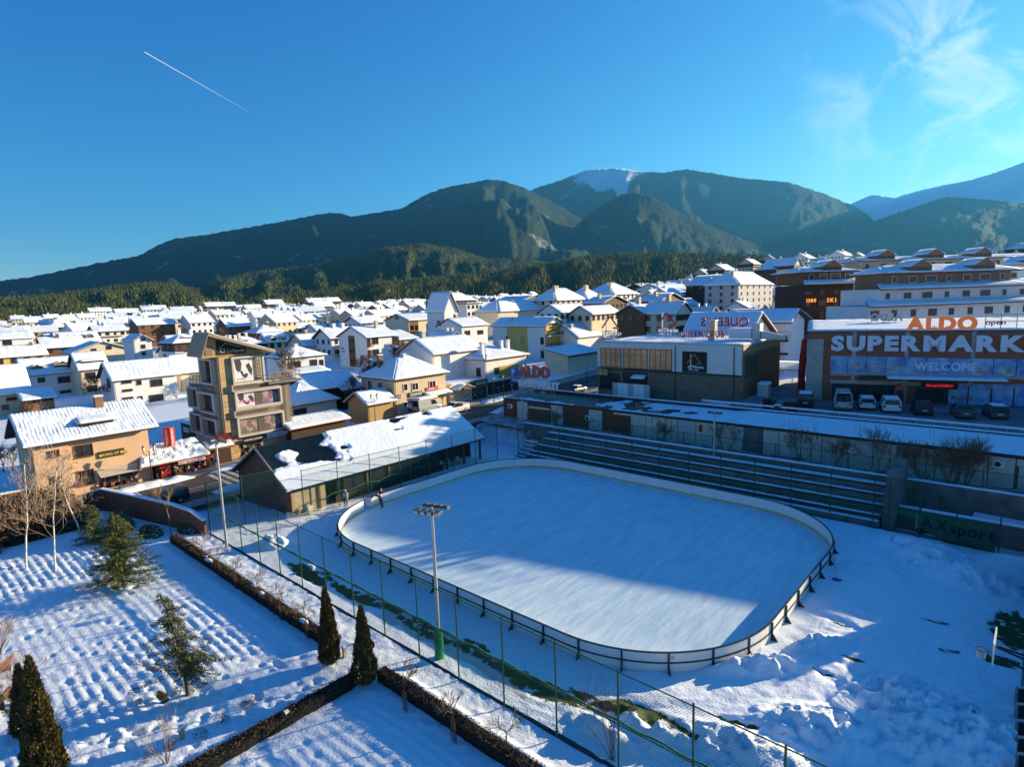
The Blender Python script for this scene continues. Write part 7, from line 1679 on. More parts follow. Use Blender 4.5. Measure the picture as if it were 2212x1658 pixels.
# ---- birches at the left
def birch(label, base, h, lean, seed, forks):
    rr = random.Random(seed); T = thing('birch_tree', label, 'tree', base, group='birches'); q = np.array(base, float); d = np.array([lean[0], lean[1], 1.0]); d /= np.linalg.norm(d)
    mb = MB(); r = .085; tw = MB(); n = 9
    for i in range(n):
        d2 = d + np.array([rr.gauss(0, .05), rr.gauss(0, .05), 0]); d2 /= np.linalg.norm(d2); q2 = q + d2 * h / n; r2 = r * .87; mb.tube(q, q2, r, r2, 7, cap=False)
        if i >= 2:
            for j in range(3):
                a = rr.uniform(0, 6.283); e = np.array([math.cos(a), math.sin(a), .75 + .5 * rr.random()]); L = h * .20 * (1.15 - i / n) + .4
                grow(tw, q2, e, L, max(.018, r2 * .36), 3, .5, 2, .18, 4, .62, .22, .011, rr)
        q, d, r = q2, d2, r2
        if i == forks:
            dd = d + np.array([rr.choice((-1, 1)) * .5, .25, 0]); grow(mb, q, dd, h * .45, r * .7, 1, .4, 2, .25, 5, .6, .15, .01, rr)
    mb.build('trunk', BIRCH, T, smooth=True); tw.build('twigs', mat('birch_twig', (.30, .21, .14), .9, .2, 5), T)
for k, (p, t_, lab, fk) in enumerate((((230, 1495), (120, 600), 'white birch leaning left, leftmost of the bare birches', 5), ((480, 1515), (415, 620), 'white birch with thin bare crown, middle of the three', 4), ((700, 1220), (640, 560), 'white birch with two strong limbs before the apricot house', 3))):
    b_ = on_z(zp('F', p)); tp = on_depth(zp('F', t_), (b_ - CAM) @ _f); birch(lab, (b_[0], b_[1], 0), max(3.5, tp[2]), ((tp[0] - b_[0]) / tp[2] * .7, (tp[1] - b_[1]) / tp[2] * .7), 3 + k, fk)
# ---- brown hedge behind the birches
def twig_mass(name, label, x0, x1, y0, y1, h, n, m, leafsize=.14, cat='hedge', zb=0.0, top=.35, ang=None, group=None):
    T = thing(name, label, cat, ((x0 + x1) / 2, (y0 + y1) / 2, zb), group=group); P = np.stack([rng.uniform(x0, x1, n), rng.uniform(y0, y1, n), np.zeros(n)], 1)
    hh = h * (1 - top + top * fbm(P[:, 0] * 1.1, P[:, 1] * 1.1, 3) * 1.6); P[:, 2] = zb + hh * rng.uniform(.02, 1, n) ** .85
    leaves(P, leafsize, 'twigs', m, T, .8, 2.4)
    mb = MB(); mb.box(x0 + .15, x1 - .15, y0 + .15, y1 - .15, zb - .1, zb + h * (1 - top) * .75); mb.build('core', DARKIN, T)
    return T
BRUSH = mat('bare_brush', (.085, .055, .032), .9, 0, 2, col2=(.17, .11, .055))
a = on_z(zp('F', (0, 1370))); 
twig_mass('tall_hedge', 'tall brown leafless hedge behind the birches at the left edge', -47.5, -35.2, -47, -33.2, 2.7, 17000, BRUSH, .2)
twig_mass('tall_hedge', 'brown leafless hedge between the birches and the brick wall', -47.5, -36.5, -33.0, -26.6, 2.2, 11000, BRUSH, .2)
# ---- brick wall and dark bushes at the street corner
T = thing('boundary_wall', 'curved brick boundary wall with snow cap between park and street', 'wall', (-35, -22, 0))
wp = [(-43.2, -25.6), (-41.2, -24.4), (-36.5, -23.2), (-30, -21.6), (-27.2, -20.9), (-25.6, -20.4)]; wh = [1.6, 2.3, 2.3, 2.25, 2.0, 1.3]
for (a, b), (h0, h1) in zip(zip(wp[:-1], wp[1:]), zip(wh[:-1], wh[1:])):
    dx, dy = b[0] - a[0], b[1] - a[1]; L = math.hypot(dx, dy); nx, ny = -dy / L * .15, dx / L * .15
    mb = MB(); mb.hexa([(a[0] - nx, a[1] - ny, -.2), (b[0] - nx, b[1] - ny, -.2), (b[0] + nx, b[1] + ny, -.2), (a[0] + nx, a[1] + ny, -.2), (a[0] - nx, a[1] - ny, h0), (b[0] - nx, b[1] - ny, h1), (b[0] + nx, b[1] + ny, h1), (a[0] + nx, a[1] + ny, h0)]); w_ = mb.build('wall', mat('brown_brick_wall', (.17, .075, .045), .9, .3, 3, .02, 8), T)
    nx, ny = nx * 1.35, ny * 1.35; mb = MB(); mb.hexa([(a[0] - nx, a[1] - ny, h0 + .003), (b[0] - nx, b[1] - ny, h1 + .003), (b[0] + nx, b[1] + ny, h1 + .003), (a[0] + nx, a[1] + ny, h0 + .003), (a[0] - nx, a[1] - ny, h0 + .13), (b[0] - nx, b[1] - ny, h1 + .13), (b[0] + nx, b[1] + ny, h1 + .13), (a[0] + nx, a[1] + ny, h0 + .13)]); mb.build('snow_cap', SNOW, w_)
for k, (p, rx, ry, h, lab) in enumerate((((1050, 1130), 3.0, 1.1, 1.5, 'dark snow dusted juniper against the brick wall, left of the bare sapling'), ((1300, 1190), 2.2, 1.0, .7, 'low spreading juniper under snow beside the end of the hedge'), ((1620, 1160), 1.6, .8, .55, 'small juniper at the right foot of the brick wall'))):
    g_ = on_z(zp('F', p)); T = thing('juniper_bush', lab, 'bush', (g_[0], g_[1], 0), group='junipers by the brick wall'); n = 2600
    u = rng.normal(size=(n, 3)); u /= np.linalg.norm(u, axis=1)[:, None]; u *= rng.uniform(.4, 1, n)[:, None] ** .5; u[:, 2] = np.abs(u[:, 2]) * (.6 + .7 * fbm(u[:, 0] * 3 + k, u[:, 1] * 3, 2))
    P = np.array([g_[0], g_[1], .05]) + u * np.array([rx * .75, ry * .75, h]); leaves(P, .16, 'foliage', SPRM, T, .2, 2.2)
    n2 = 700; i = rng.integers(0, n, n2); P2 = P[i] + np.array([0, 0, .06]); P2 = P2[P2[:, 2] > .3 * h]; leaves(P2, .2, 'snow', SNOW, T, .0, 1.2, dirs=np.tile([1.0, 0, 0], (len(P2), 1)))
g_ = on_z(zp('F', (1480, 1200))); T = thing('sapling', 'leafless yellowish sapling in front of the brick wall', 'tree', (g_[0], g_[1], 0)); mb = MB(); rr = random.Random(5)
mb.tube((g_[0], g_[1], 0), (g_[0], g_[1], 1.5), .05, .045, 6); mb.build('trunk', BARK, T); mb = MB(); grow(mb, (g_[0], g_[1], 1.4), (0, 0, 1), 1.5, .04, 3, .42, 3, .3, 4, .7, .2, .006, rr); mb.build('branches', mat('ochre_twig', (.28, .19, .09), .9, .2), T)
# ---- clipped hedges of the park
def hedge(label, x0, x1, y0, y1, h, snow=True):
    T = thing('clipped_hedge', label, 'hedge', ((x0 + x1) / 2, (y0 + y1) / 2, 0)); A = (x1 - x0) * (y1 - y0); n = int(A * 850)
    P = np.stack([rng.uniform(x0, x1, n), rng.uniform(y0, y1, n), rng.beta(2.2, .9, n) * h], 1); bump_ = .06 * (fbm(P[:, 0] * 1.5, P[:, 1] * 1.5, 2) - .5)
    P[:, 2] += bump_ * 2; leaves(P, .065, 'foliage', HEDM, T, .3, 1.7)
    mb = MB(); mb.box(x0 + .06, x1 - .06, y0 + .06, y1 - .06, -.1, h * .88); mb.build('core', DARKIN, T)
    if snow:
        for k in range(int((x1 - x0 + y1 - y0) * .5)):
            if rng.random() < .3:
                cx, cy = rng.uniform(x0 + .1, x1 - .1), rng.uniform(y0 + .1, y1 - .1); mb = MB(); s = rng.uniform(.15, .42)
                V = [(cx + s * math.cos(t) * rng.uniform(.7, 1.2) * (1.5 if x1 - x0 > y1 - y0 else .6), cy + s * math.sin(t) * .6, h + .0) for t in np.linspace(0, 6.283, 9)[:-1]]
                top_ = (cx, cy, h + .10)
                for i in range(8): mb.poly([V[i], V[(i + 1) % 8], top_])
                mb.build('snow_cap', SNOW, T, smooth=True)
hedge('brown clipped hedge running from the brick wall to the first cypress', -26.0, -.6, -23.3, -22.6, .75)
hedge('brown clipped hedge along the path right of the second cypress', 4.3, 24, -23.15, -22.5, .8, False)
hedge('brown clipped hedge running towards the camera from the second cypress', 3.2, 3.95, -40, -23.9, .7, False)
# ---- cypresses (thuja)
def cypress(label, base, h, r, seed, n=9000):
    T = thing('cypress', label, 'tree', base, group='columnar cypresses'); rg = np.random.default_rng(seed)
    t = rg.beta(1.15, 1.5, n); a = rg.uniform(0, 6.283, n); prof = np.interp(t, [0, .08, .25, .6, .85, 1], [.65, .98, .98, .60, .27, .02]); lump = .5 + .95 * fbm(a * 1.6 + seed, t * 11, 3)
    rad = r * prof * lump * rg.uniform(.55, 1.05, n) ** .35
    P = np.array(base) + np.stack([rad * np.cos(a), rad * np.sin(a), .1 + t * h * .97], 1); D_ = np.stack([np.cos(a) * .6, np.sin(a) * .6, np.full(n, 1.0)], 1)
    leaves(P, .085 * (h / 5) ** .5, 'foliage', LEAFM, T, .3, 2.0, dirs=D_)
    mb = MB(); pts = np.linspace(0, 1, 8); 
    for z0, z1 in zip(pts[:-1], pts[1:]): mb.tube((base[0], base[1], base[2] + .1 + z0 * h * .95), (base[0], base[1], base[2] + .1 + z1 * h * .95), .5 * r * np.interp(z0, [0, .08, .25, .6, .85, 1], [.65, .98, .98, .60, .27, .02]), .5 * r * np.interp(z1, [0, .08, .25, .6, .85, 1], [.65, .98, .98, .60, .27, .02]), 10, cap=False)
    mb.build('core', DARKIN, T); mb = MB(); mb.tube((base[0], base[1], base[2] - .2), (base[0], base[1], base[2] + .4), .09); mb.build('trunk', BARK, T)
for r_, p, tp, rad, lab, sd_ in (('Q', (640, 790), (612, 115), .53, 'dark pointed cypress at the end of the hedge, farther of the pair', 1), ('Q', (945, 960), (905, 282), .57, 'dark pointed cypress at the hedge corner, nearer of the pair', 2)):
    b_ = on_z(zp(r_, p)); t_ = on_depth(zp(r_, tp), (b_ - CAM) @ _f); cypress(lab, (b_[0], b_[1], ground_at(b_[0], b_[1])), t_[2], rad, sd_)
b_ = on_z((105, 1700)); t_ = on_depth(zp('P', (210, 700)), (b_ - CAM) @ _f); cypress('big olive cypress cut off by the lower left edge', (b_[0], b_[1], 0), t_[2], .66, 3, 15000)
b_ = on_z((62, 1590)); t_ = on_depth((48, 1425), (b_ - CAM) @ _f); cypress('cypress standing just behind the big olive one at lower left', (b_[0], b_[1], 0), t_[2] * .93, .55, 4, 9000)
# ---- spruce and cedar
def conifer(name, label, base, h, r, m, seed, whorls=13, per=7, droop=.25, dens=26, irregular=.2, tuft=.13, gap0=.12, shape=1.0, limbs=(), bend=(0, 0)):
    T = thing(name, label, 'tree', base); rr = random.Random(seed); tr = MB(); br = MB(); pts = []; dirs = []; base = np.array(base, float)
    def axis(z): t = z / h; return base + np.array([bend[0] * t * t, bend[1] * t * t, z])
    for i in range(10): tr.tube(axis(h * i / 10), axis(h * (i + 1) / 10), .11 * h / 5 * (1 - i / 10.5), .11 * h / 5 * (1 - (i + 1) / 10.5), 7, cap=False)
    allb = []
    for w in range(whorls):
        t = gap0 + (1 - gap0) * (w / whorls) ** 1.0; L0 = r * (1 - t) ** shape + .12
        for k in range(per): allb.append((h * t + rr.uniform(-.06, .06) * h, rr.uniform(0, 6.283), L0 * rr.uniform(1 - irregular, 1 + irregular), droop))
    allb += [(z, a, L, d_) for z, a, L, d_ in limbs]
    for z, a, L, dr in allb:
        q = axis(max(.1, z)); d = np.array([math.cos(a), math.sin(a), .18]); n = max(4, int(L / .22))
        for i in range(n):
            d = d + np.array([rr.gauss(0, .05), rr.gauss(0, .05), -dr * 1.2 / n * (1 if i < n * .7 else -1.0)]); d /= np.linalg.norm(d); q2 = q + d * L / n; br.tube(q, q2, .022 * (1 - i / n) + .006, .022 * (1 - (i + 1) / n) + .005, 3, cap=False)
            for j in range(int(dens * L / n) + 1):
                s = rr.random(); c_ = q + (q2 - q) * s; side = np.cross(d, (0, 0, 1)); side /= max(1e-6, np.linalg.norm(side)); off = rr.choice((-1, 1)) * rr.uniform(.02, .30) * (1 - .6 * i / n) * min(1, L)
                pts.append(c_ + side * off + np.array([0, 0, rr.uniform(-.10, .04)])); dirs.append(d * .7 + side * np.sign(off) * .8 + np.array([0, 0, -.15]))
            q = q2
    tr.build('trunk', BARK, T, smooth=True); br.build('branches', BARK, T); leaves(np.array(pts), tuft, 'foliage', m, T, 0, 2.2, .3, dirs=np.array(dirs)); return T
b_ = on_z(zp('F', (1065, 1630))); t_ = on_depth(zp('F', (985, 1050)), (b_ - CAM) @ _f)
conifer('spruce_tree', 'bushy green spruce on the park lawn before the brick wall', (b_[0], b_[1], 0), t_[2] * 1.08, t_[2] * .50, SPRM, 4, 19, 11, .22, 95, .25, .062, .10, .8)
b_ = on_z(zp('P', (1625, 1050))); t_ = on_depth(zp('P', (1520, 225)), (b_ - CAM) @ _f); aL = math.atan2(-_r[1], -_r[0]); aR = math.atan2(_r[1], _r[0])
conifer('cedar_tree', 'open leaning cedar with long side limbs on the park lawn', (b_[0], b_[1], 0), t_[2] * 1.08, t_[2] * .38, CEDM, 9, 15, 6, .5, 110, .5, .06, .2, .85, [(t_[2] * .30, aL, 3.1, .25), (t_[2] * .26, aL + .3, 2.6, .6), (t_[2] * .30, aR, 1.5, -.3), (t_[2] * .34, aR - .4, 1.3, -.2), (t_[2] * .9, aR + .2, .9, .1)], bend=(-_r[0] * .9, -_r[1] * .9))
# dark spruce behind, against the street wall
b_ = on_z(zp('F', (820, 1260))); conifer('spruce_tree', 'smaller dark spruce behind the bushy green one', (b_[0], b_[1], 0), 3.6, 1.5, SPRM, 14, 14, 9, .2, 70, .2, .065, .08, .85)
# ---- saplings with stakes along the hedges
sap = [('F', (1755, 1440)), ('F', (1895, 1550)), ('Q', (20, 250)), ('Q', (215, 400)), ('Q', (440, 560)), ('Q', (1285, 1190)), ('Q', (1705, 1460)), ('Q', (2165, 1645)), ('F', (2035, 1660)), ('G', (35, 1655)), ('G', (225, 1640)), ('G', (415, 1640))]
ords = ('first', 'second', 'third', 'fourth', 'fifth', 'sixth', 'seventh', 'eighth', 'ninth', 'tenth', 'eleventh', 'twelfth')
sp_ = sorted([on_z(zp(r_, p)) for r_, p in sap[:9]], key=lambda g: g[0])
for k, g_ in enumerate(sp_):
    rr = random.Random(40 + k); z0 = ground_at(g_[0], g_[1]); T = thing('sapling', 'thin leafless sapling with stakes beside the clipped hedge, %s from the brick wall' % ords[k], 'tree', (g_[0], g_[1], z0), group='staked saplings')
    mb = MB(); h = rr.uniform(1.3, 1.6); mb.tube((g_[0], g_[1], z0 - .1), (g_[0], g_[1], z0 + h), .03, .025, 5); mb.build('trunk', BARK, T)
    mb = MB(); 
    for j in range(5):
        a = rr.uniform(0, 6.283); grow(mb, (g_[0], g_[1], z0 + h * rr.uniform(.9, 1.05)), (math.cos(a) * .7, math.sin(a) * .7, .7), .55, .02, 2, .5, 3, .1, 3, .7, .2, .009, rr)
    mb.build('branches', TWIG, T)
    for dx in (-.16, .14): mb = MB(); mb.tube((g_[0] + dx, g_[1], z0 - .1), (g_[0] + dx * .8, g_[1], z0 + 1.05), .03, n=5); mb.build('stake', WOOD, T)
# ---- bare shrubs of the park, lower left
def shrub(label, g, h, spread, seed, m=None, nst=14, cat='shrub', name='bare_shrub', depth=3, r=.018, up=.3):
    rr = random.Random(seed); z0 = ground_at(g[0], g[1]); T = thing(name, label, cat, (g[0], g[1], z0)); mb = MB()
    for j in range(nst): a = rr.uniform(0, 6.283); s = rr.uniform(.15, 1) * spread; grow(mb, (g[0] + .05 * math.cos(a), g[1] + .05 * math.sin(a), z0 - .05), (math.cos(a) * s, math.sin(a) * s, 1.0), h * rr.uniform(.4, .55), r, depth, .38, 2, up, 4, .66, .25, .004, rr)
    mb.build('branches', m or TWIG, T); return T
shrub('round leafless shrub beside the park bench at the left edge', on_z(zp('P', (150, 1120))), 2.6, .85, 71, mat('pale_red_twig', (.22, .13, .09), .9, .2), 22)
shrub('leafless shrub at the left edge above the bench', on_z(zp('P', (-20, 720))), 2.2, .8, 72, None, 16)
shrub('thin many stemmed leafless shrub at the bottom of the photo', on_z(zp('P', (1440, 1640))), 2.0, .45, 73, mat('grey_twig', (.26, .19, .14), .9, .2), 9)
shrub('curly willow against the near fence at the bottom', on_z(zp('R', (820, 1680))) + np.array([0, .45, 0]), 3.6, .35, 74, mat('brown_willow', (.12, .06, .035), .9, .2), 9, 'tree', 'curly_willow', 3, .022, .25)
for k, p in enumerate(((1910, 1285), (1745, 1400), (1480, 1500), (1270, 1620), (2120, 1150), (2185, 1110))):
    g_ = on_z(zp('P', p)); T = thing('rose_bush', 'low leafless bush in the flower bed, %s from the cypress pair' % ords[(4, 3, 2, 1, 5, 0)[k] if False else (2, 3, 4, 5, 1, 0)[k]], 'bush', (g_[0], g_[1], ground_at(g_[0], g_[1])), group='flower bed bushes'); mb = MB(); rr = random.Random(90 + k)
    for j in range(10):
        a = rr.uniform(0, 6.283); grow(mb, (g_[0] + rr.uniform(-.2, .2), g_[1] + rr.uniform(-.2, .2), .02), (math.cos(a) * .7, math.sin(a) * .7, .6), .22, .012, 2, .6, 2, .1, 3, .7, .3, .006, rr)
    mb.build('branches', BARK, T)
# ---- bushes and small trees before the low building
for k, (r_, p, h, lab) in enumerate((('K', (600, 650), 2.4, 'thin bare tree before the brown part of the storage building'), ('K', (1500, 720), 2.6, 'bare tree before the narrow metal panels of the storage building'), ('K', (2060, 760), 3.4, 'bare tree with fine round crown right of the floodlight behind the bleachers'), ('M', (290, 560), 3.6, 'bare tree against the pale storage wall, second right of the floodlight'), ('M', (580, 560), 3.3, 'slender bare tree against the grey storage panel'), ('M', (960, 640), 4.2, 'wide bare tree against the storage wall left of the buttress'), ('M', (1350, 700), 3.6, 'dense bare shrub right of the buttress'), ('M', (1700, 700), 4.2, 'leafless thicket with sunlit tips by the air conditioner'), ('M', (1580, 660), 3.4, 'bare shrub between the buttress and the sunlit thicket'))):
    g_ = on_y(zp(r_, p), 24.6); T = thing('bare_tree', lab, 'tree', (g_[0], 24.6, 1.9), group='bare trees below the storage building'); mb = MB(); rr = random.Random(120 + k)
    for j in range(5 if k < 6 else 9): a = rr.uniform(0, 6.283); grow(mb, (g_[0], 24.6, 1.7), (math.cos(a) * .35, math.sin(a) * .35, 1), h * .55, .035, 3, .42, 3, .2, 4, .68, .22, .009, rr)
    mb.build('branches', TWIG, T)
# orchard trees behind the apricot house
for k, (p, h, lab) in enumerate((((650, 1000), 4.5, 'bare orchard tree before the cream dormer house'), ((880, 960), 4.0, 'bare orchard tree beside the white gabled house'), ((60, 1250), 4.5, 'bare fruit tree left of the apricot house'), ((0, 1420), 4.0, 'dark bare tree at the left edge behind the hedge'))):
    g_ = on_depth(zp('A', p), 92 if k < 2 else 76); z0 = float(terr(g_[0], g_[1])); T = thing('bare_tree', lab, 'tree', (g_[0], g_[1], z0), group='orchard trees'); mb = MB(); rr = random.Random(150 + k)
    grow(mb, (g_[0], g_[1], z0 - .2), (.05, 0, 1), h * .4, .12, 4, .5, 3, .1, 5, .7, .25, .012, rr); mb.build('branches', BARK, T)
# ================================================================== VEHICLES
def car_mats(col, name): return mat('car_' + name, col, .3, .05, 1, spec=.5, metal=.1)
TYRE = mat('tyre', (.015, .015, .016), .85, .1); RIM = mat('wheel_rim', (.35, .35, .36), .4, .1, metal=.6); LAMP_R = mat('tail_lamp', (.35, .01, .01), .3, .1); LAMP_W = mat('head_lamp', (.7, .7, .68), .2, .05); PLATE = mat('number_plate', (.6, .6, .58), .5, .05)
def loft(mb, secs, m=0):
    n = len(secs[0]); V = [p for s in secs for p in s]; F_ = []
    for k in range(len(secs) - 1):
        for i in range(n): F_.append((k * n + i, k * n + (i + 1) % n, (k + 1) * n + (i + 1) % n, (k + 1) * n + i))
    F_ += [tuple(range(n - 1, -1, -1)), tuple(range((len(secs) - 1) * n, len(secs) * n))]
    mb.mesh(V, F_, m)
def car(kind, label, loc, rz, paint, snow=0.0, group='cars', name='parked_car', cat='car'):
    """local frame: x forward, y left; built at the origin and turned with its base"""
    T = thing(name, label, cat, (0, 0, 0), 0, group)
    if kind == 'van': L, Wd, H, hood, belt, prof = 5.2, 1.95, 2.35, .9, 1.15, [(-2.6, 2.25), (-2.55, 2.33), (1.0, 2.35), (1.75, 1.35), (2.55, 1.0)]
    elif kind == 'suv': L, Wd, H, hood, belt, prof = 4.7, 1.88, 1.75, 1.05, 1.05, [(-2.3, 1.0), (-2.2, 1.62), (-1.9, 1.73), (.3, 1.75), (1.1, 1.12)]
    elif kind == 'pickup': L, Wd, H, hood, belt, prof = 5.2, 1.9, 1.78, 1.08, 1.08, [(-1.0, 1.1), (-.8, 1.70), (-.6, 1.76), (.6, 1.78), (1.25, 1.15)]
    elif kind == 'wagon': L, Wd, H, hood, belt, prof = 4.4, 1.75, 1.5, .9, .92, [(-2.15, .95), (-1.95, 1.42), (-1.7, 1.5), (.3, 1.5), (1.15, .95)]
    else: L, Wd, H, hood, belt, prof = 4.5, 1.78, 1.45, .85, .9, [(-1.6, .95), (-.95, 1.42), (-.6, 1.46), (.35, 1.45), (1.2, .93)]
    hw = Wd / 2
    def sec(x, zt, w=1.0, zb=.28):
        y = hw * w; return [(x, -y * .92, zb), (x, -y, zb + .18), (x, -y, zt - .16), (x, -y * .93, zt), (x, y * .93, zt), (x, y, zt - .16), (x, y, zb + .18), (x, y * .92, zb)]
    mb = MB()
    if kind == 'van': loft(mb, [sec(-L / 2, 1.15, .96), sec(-L / 2 + .08, 1.2), sec(1.5, 1.2), sec(1.9, 1.12, .98), sec(L / 2 - .1, .98, .93), sec(L / 2, .8, .86)])
    elif kind == 'sedan': loft(mb, [sec(-L / 2, .88, .90, .38), sec(-L / 2 + .12, .98, .97), sec(-1.5, 1.0), sec(1.1, .95), sec(1.7, .86, .98), sec(L / 2 - .12, .72, .92), sec(L / 2, .62, .84, .36)])
    else: loft(mb, [sec(-L / 2, belt - .06, .93, .36), sec(-L / 2 + .1, belt, .98), sec(-1.2, belt + .02), sec(1.0, belt), sec(1.5, hood - .02, .98), sec(L / 2 - .12, hood - .18, .93), sec(L / 2, hood - .3, .86, .36)])
    body = mb.build('body', paint, T, smooth=False)
    # glasshouse
    gl = MB(); V = []; xs = [p[0] for p in prof]; n = len(prof)
    def gsec(x, z, w): return [(x, -hw * w, z), (x, hw * w, z)]
    b0 = prof[0][0]; bz = belt if kind != 'van' else 1.18
    low = [(x, bz) for x, z in prof]
    def wid(z): return .96 - .17 * max(0, (z - bz)) / (H - bz)
    for s in (1, -1): gl.poly([(x, s * hw * .96, bz - .01) for x in (prof[0][0], prof[-1][0])] + [(x, s * hw * wid(z), z - .03) for x, z in reversed(prof[1:-1])][::1])
    for (xa, za), (xb, zb_) in zip(prof[:-1], prof[1:]):
        if (xa, za) in prof[1:-2] and (xb, zb_) in prof[2:-1]: continue
        gl.poly([(xa, -hw * wid(za), max(za - .03, bz - .01)), (xa, hw * wid(za), max(za - .03, bz - .01)), (xb, hw * wid(zb_), max(zb_ - .03, bz - .01)), (xb, -hw * wid(zb_), max(zb_ - .03, bz - .01))])
    gl.build('windows', GLASS if kind != 'van' else paint, T)
    rf = MB(); top = prof[1:-1]
    for (xa, za), (xb, zb_) in zip(top[:-1], top[1:]):
        rf.hexa([(xa, -hw * wid(za), za - .05), (xb, -hw * wid(zb_), zb_ - .05), (xb, hw * wid(zb_), zb_ - .05), (xa, hw * wid(za), za - .05), (xa, -hw * wid(za) * .96, za + .02), (xb, -hw * wid(zb_) * .96, zb_ + .02), (xb, hw * wid(zb_) * .96, zb_ + .02), (xa, hw * wid(za) * .96, za + .02)])
    for s in (1, -1):                                            # pillars
        for x_ in ([-.45] if kind != 'van' else []): rf.tube((x_, s * hw * .955, bz), (x_ - .05, s * hw * .81, H - .04), .045, n=4)
        rf.tube((prof[0][0], s * hw * .95, bz), (prof[1][0], s * hw * wid(prof[1][1]), prof[1][1] - .02), .06, n=4); rf.tube((prof[-1][0], s * hw * .95, bz), (prof[-2][0], s * hw * wid(prof[-2][1]), prof[-2][1] - .02), .045, n=4)
    rf.build('roof', paint, T)
    if kind == 'van':
        for s in (-1, 1):
            mb = MB(); mb.box(-2.63, -2.605, .08 if s > 0 else -.75, .75 if s > 0 else -.08, 1.3, 1.95); mb.build('rear_window', GLASS, T)
            mb = MB(); mb.poly([(.2, s * (hw * .93 + .012), 1.3), (1.5, s * (hw * .93 + .012), 1.3), (1.0, s * (hw * .86), 2.05), (.2, s * (hw * .86), 2.05)]); mb.build('side_window', GLASS, T)
        mb = MB(); mb.poly([(1.72, -hw * .88, 1.42), (1.72, hw * .88, 1.42), (1.06, hw * .78, 2.26), (1.06, -hw * .78, 2.26)]); mb.build('windscreen', GLASS, T)
    wr = .34 if kind in ('suv', 'pickup', 'van') else .31
    for x_ in (L * .31, -L * .30):
        for s in (1, -1):
            mb = MB(); mb.tube((x_, s * (hw - .2), wr), (x_, s * (hw + .01), wr), wr, wr, 16); w_ = mb.build('wheel', TYRE, T); mb = MB(); mb.tube((x_, s * (hw + .012), wr), (x_, s * (hw + .02), wr), wr * .62, wr * .58, 12); mb.build('rim', RIM, w_)
    lz = .82 if kind != 'van' else .95
    for s in (1, -1):
        mb = MB(); mb.box(L / 2 - .2, L / 2 - .02, s * hw * .55 if s > 0 else -hw * .82, hw * .82 if s > 0 else -hw * .55, lz - .26, lz - .10); mb.build('headlight', LAMP_W, T)
        mb = MB(); mb.box(-L / 2 - .02, -L / 2 + .12, s * hw * .68 if s > 0 else -hw * .93, hw * .93 if s > 0 else -hw * .68, lz - .12, lz + .10); mb.build('tail_light', LAMP_R, T)
    mb = MB(); mb.box(-L / 2 - .03, -L / 2 - .012, -.26, .26, .58, .70); mb.build('number_plate', PLATE, T)
    mb = MB(); mb.box(-L / 2 - .06, -L / 2 + .1, -hw * .92, hw * .92, .34, .50); mb.box(L / 2 - .1, L / 2 + .04, -hw * .86, hw * .86, .32, .48); mb.build('bumper', paint if kind != 'van' else DFRAME, T)
    if kind == 'pickup':
        mb = MB(); mb.box(-L / 2 + .05, -1.05, -hw * .95, hw * .95, 1.06, 1.4); mb.build('cargo_cover', paint, T)
    if snow > 0:
        mb = MB(); snow_patch(mb, (top[0][0], -hw * .78, H), (top[-1][0], -hw * .78, H), (top[-1][0], hw * .78, H), (top[0][0], hw * .78, H), 10, 6, snow); mb.build('snow', SNOW, T, smooth=True)
    T.location = tuple(map(float, loc)); T.rotation_euler = (0, 0, rz)
    return T
WCAR = car_mats((.70, .70, .68), 'white'); SILV = car_mats((.38, .40, .40), 'silver'); DARK = car_mats((.02, .022, .025), 'black'); GREYC = car_mats((.07, .075, .08), 'anthracite'); GRN = car_mats((.05, .07, .055), 'green_grey')
paz = math.atan2(exs[1], exs[0]); facing = paz + math.pi / 2
for r_, p, kind, m, lab, sn in (('E', (650, 1445), 'van', SILV, 'silver van parked nose to the supermarket, leftmost in the row', 0), ('E', (860, 1440), 'wagon', WCAR, 'white estate car parked right of the silver van', .06), ('E', (1070, 1465), 'suv', WCAR, 'white compact crossover, third in the supermarket parking row', .05), ('E', (1355, 1490), 'sedan', DARK, 'black saloon in the middle of the supermarket parking row', 0), ('E', (1715, 1520), 'sedan', GREYC, 'dark grey saloon, fifth in the supermarket parking row', 0), ('E', (2005, 1525), 'wagon', GRN, 'grey green car near the right edge of the car park', .03)):
    g_ = on_z(zp(r_, p), 5.46); c_ = g_ + np.array([math.cos(facing), math.sin(facing), 0]) * 2.2; car(kind, lab, (c_[0], c_[1], 5.45), facing, m, sn, 'cars in front of the supermarket')
g_ = on_z(zp('E', (285, 1410)), 5.46); car('suv', 'black car beside the waste bins at the corner of the bar', (g_[0], g_[1] + 2, 5.45), facing, DARK, .08, 'cars in front of the supermarket')
g_ = on_z(zp('E', (2250, 1500)), 5.46); car('sedan', 'red car cut off by the right edge of the car park', (g_[0] + 1.5, g_[1] + 2, 5.45), facing, car_mats((.25, .02, .02), 'red'), 0, 'cars in front of the supermarket')
g_ = on_z(zp('C', (1010, 1275)), 1.75); car('pickup', 'white pickup with rear cover driving on the main street', (-43.6, g_[1] + 1.0, float(street_z(g_[1])) + .02), -math.pi / 2, WCAR, .0, None)
g_ = on_z(zp('F', (1660, 960)), .3); car('suv', 'dark car parked on the street behind the brick boundary wall', (-38.0, g_[1] - 1.2, .02), -math.pi / 2, DARK, 0, None)
g_ = on_z(zp('D', (285, 1085)), 2.6); car('sedan', 'dark car on the street at the left corner of the bar', (-37.5, g_[1] + 4, float(street_z(g_[1] + 4)) + .02), math.pi / 2, GREYC, .05, None)
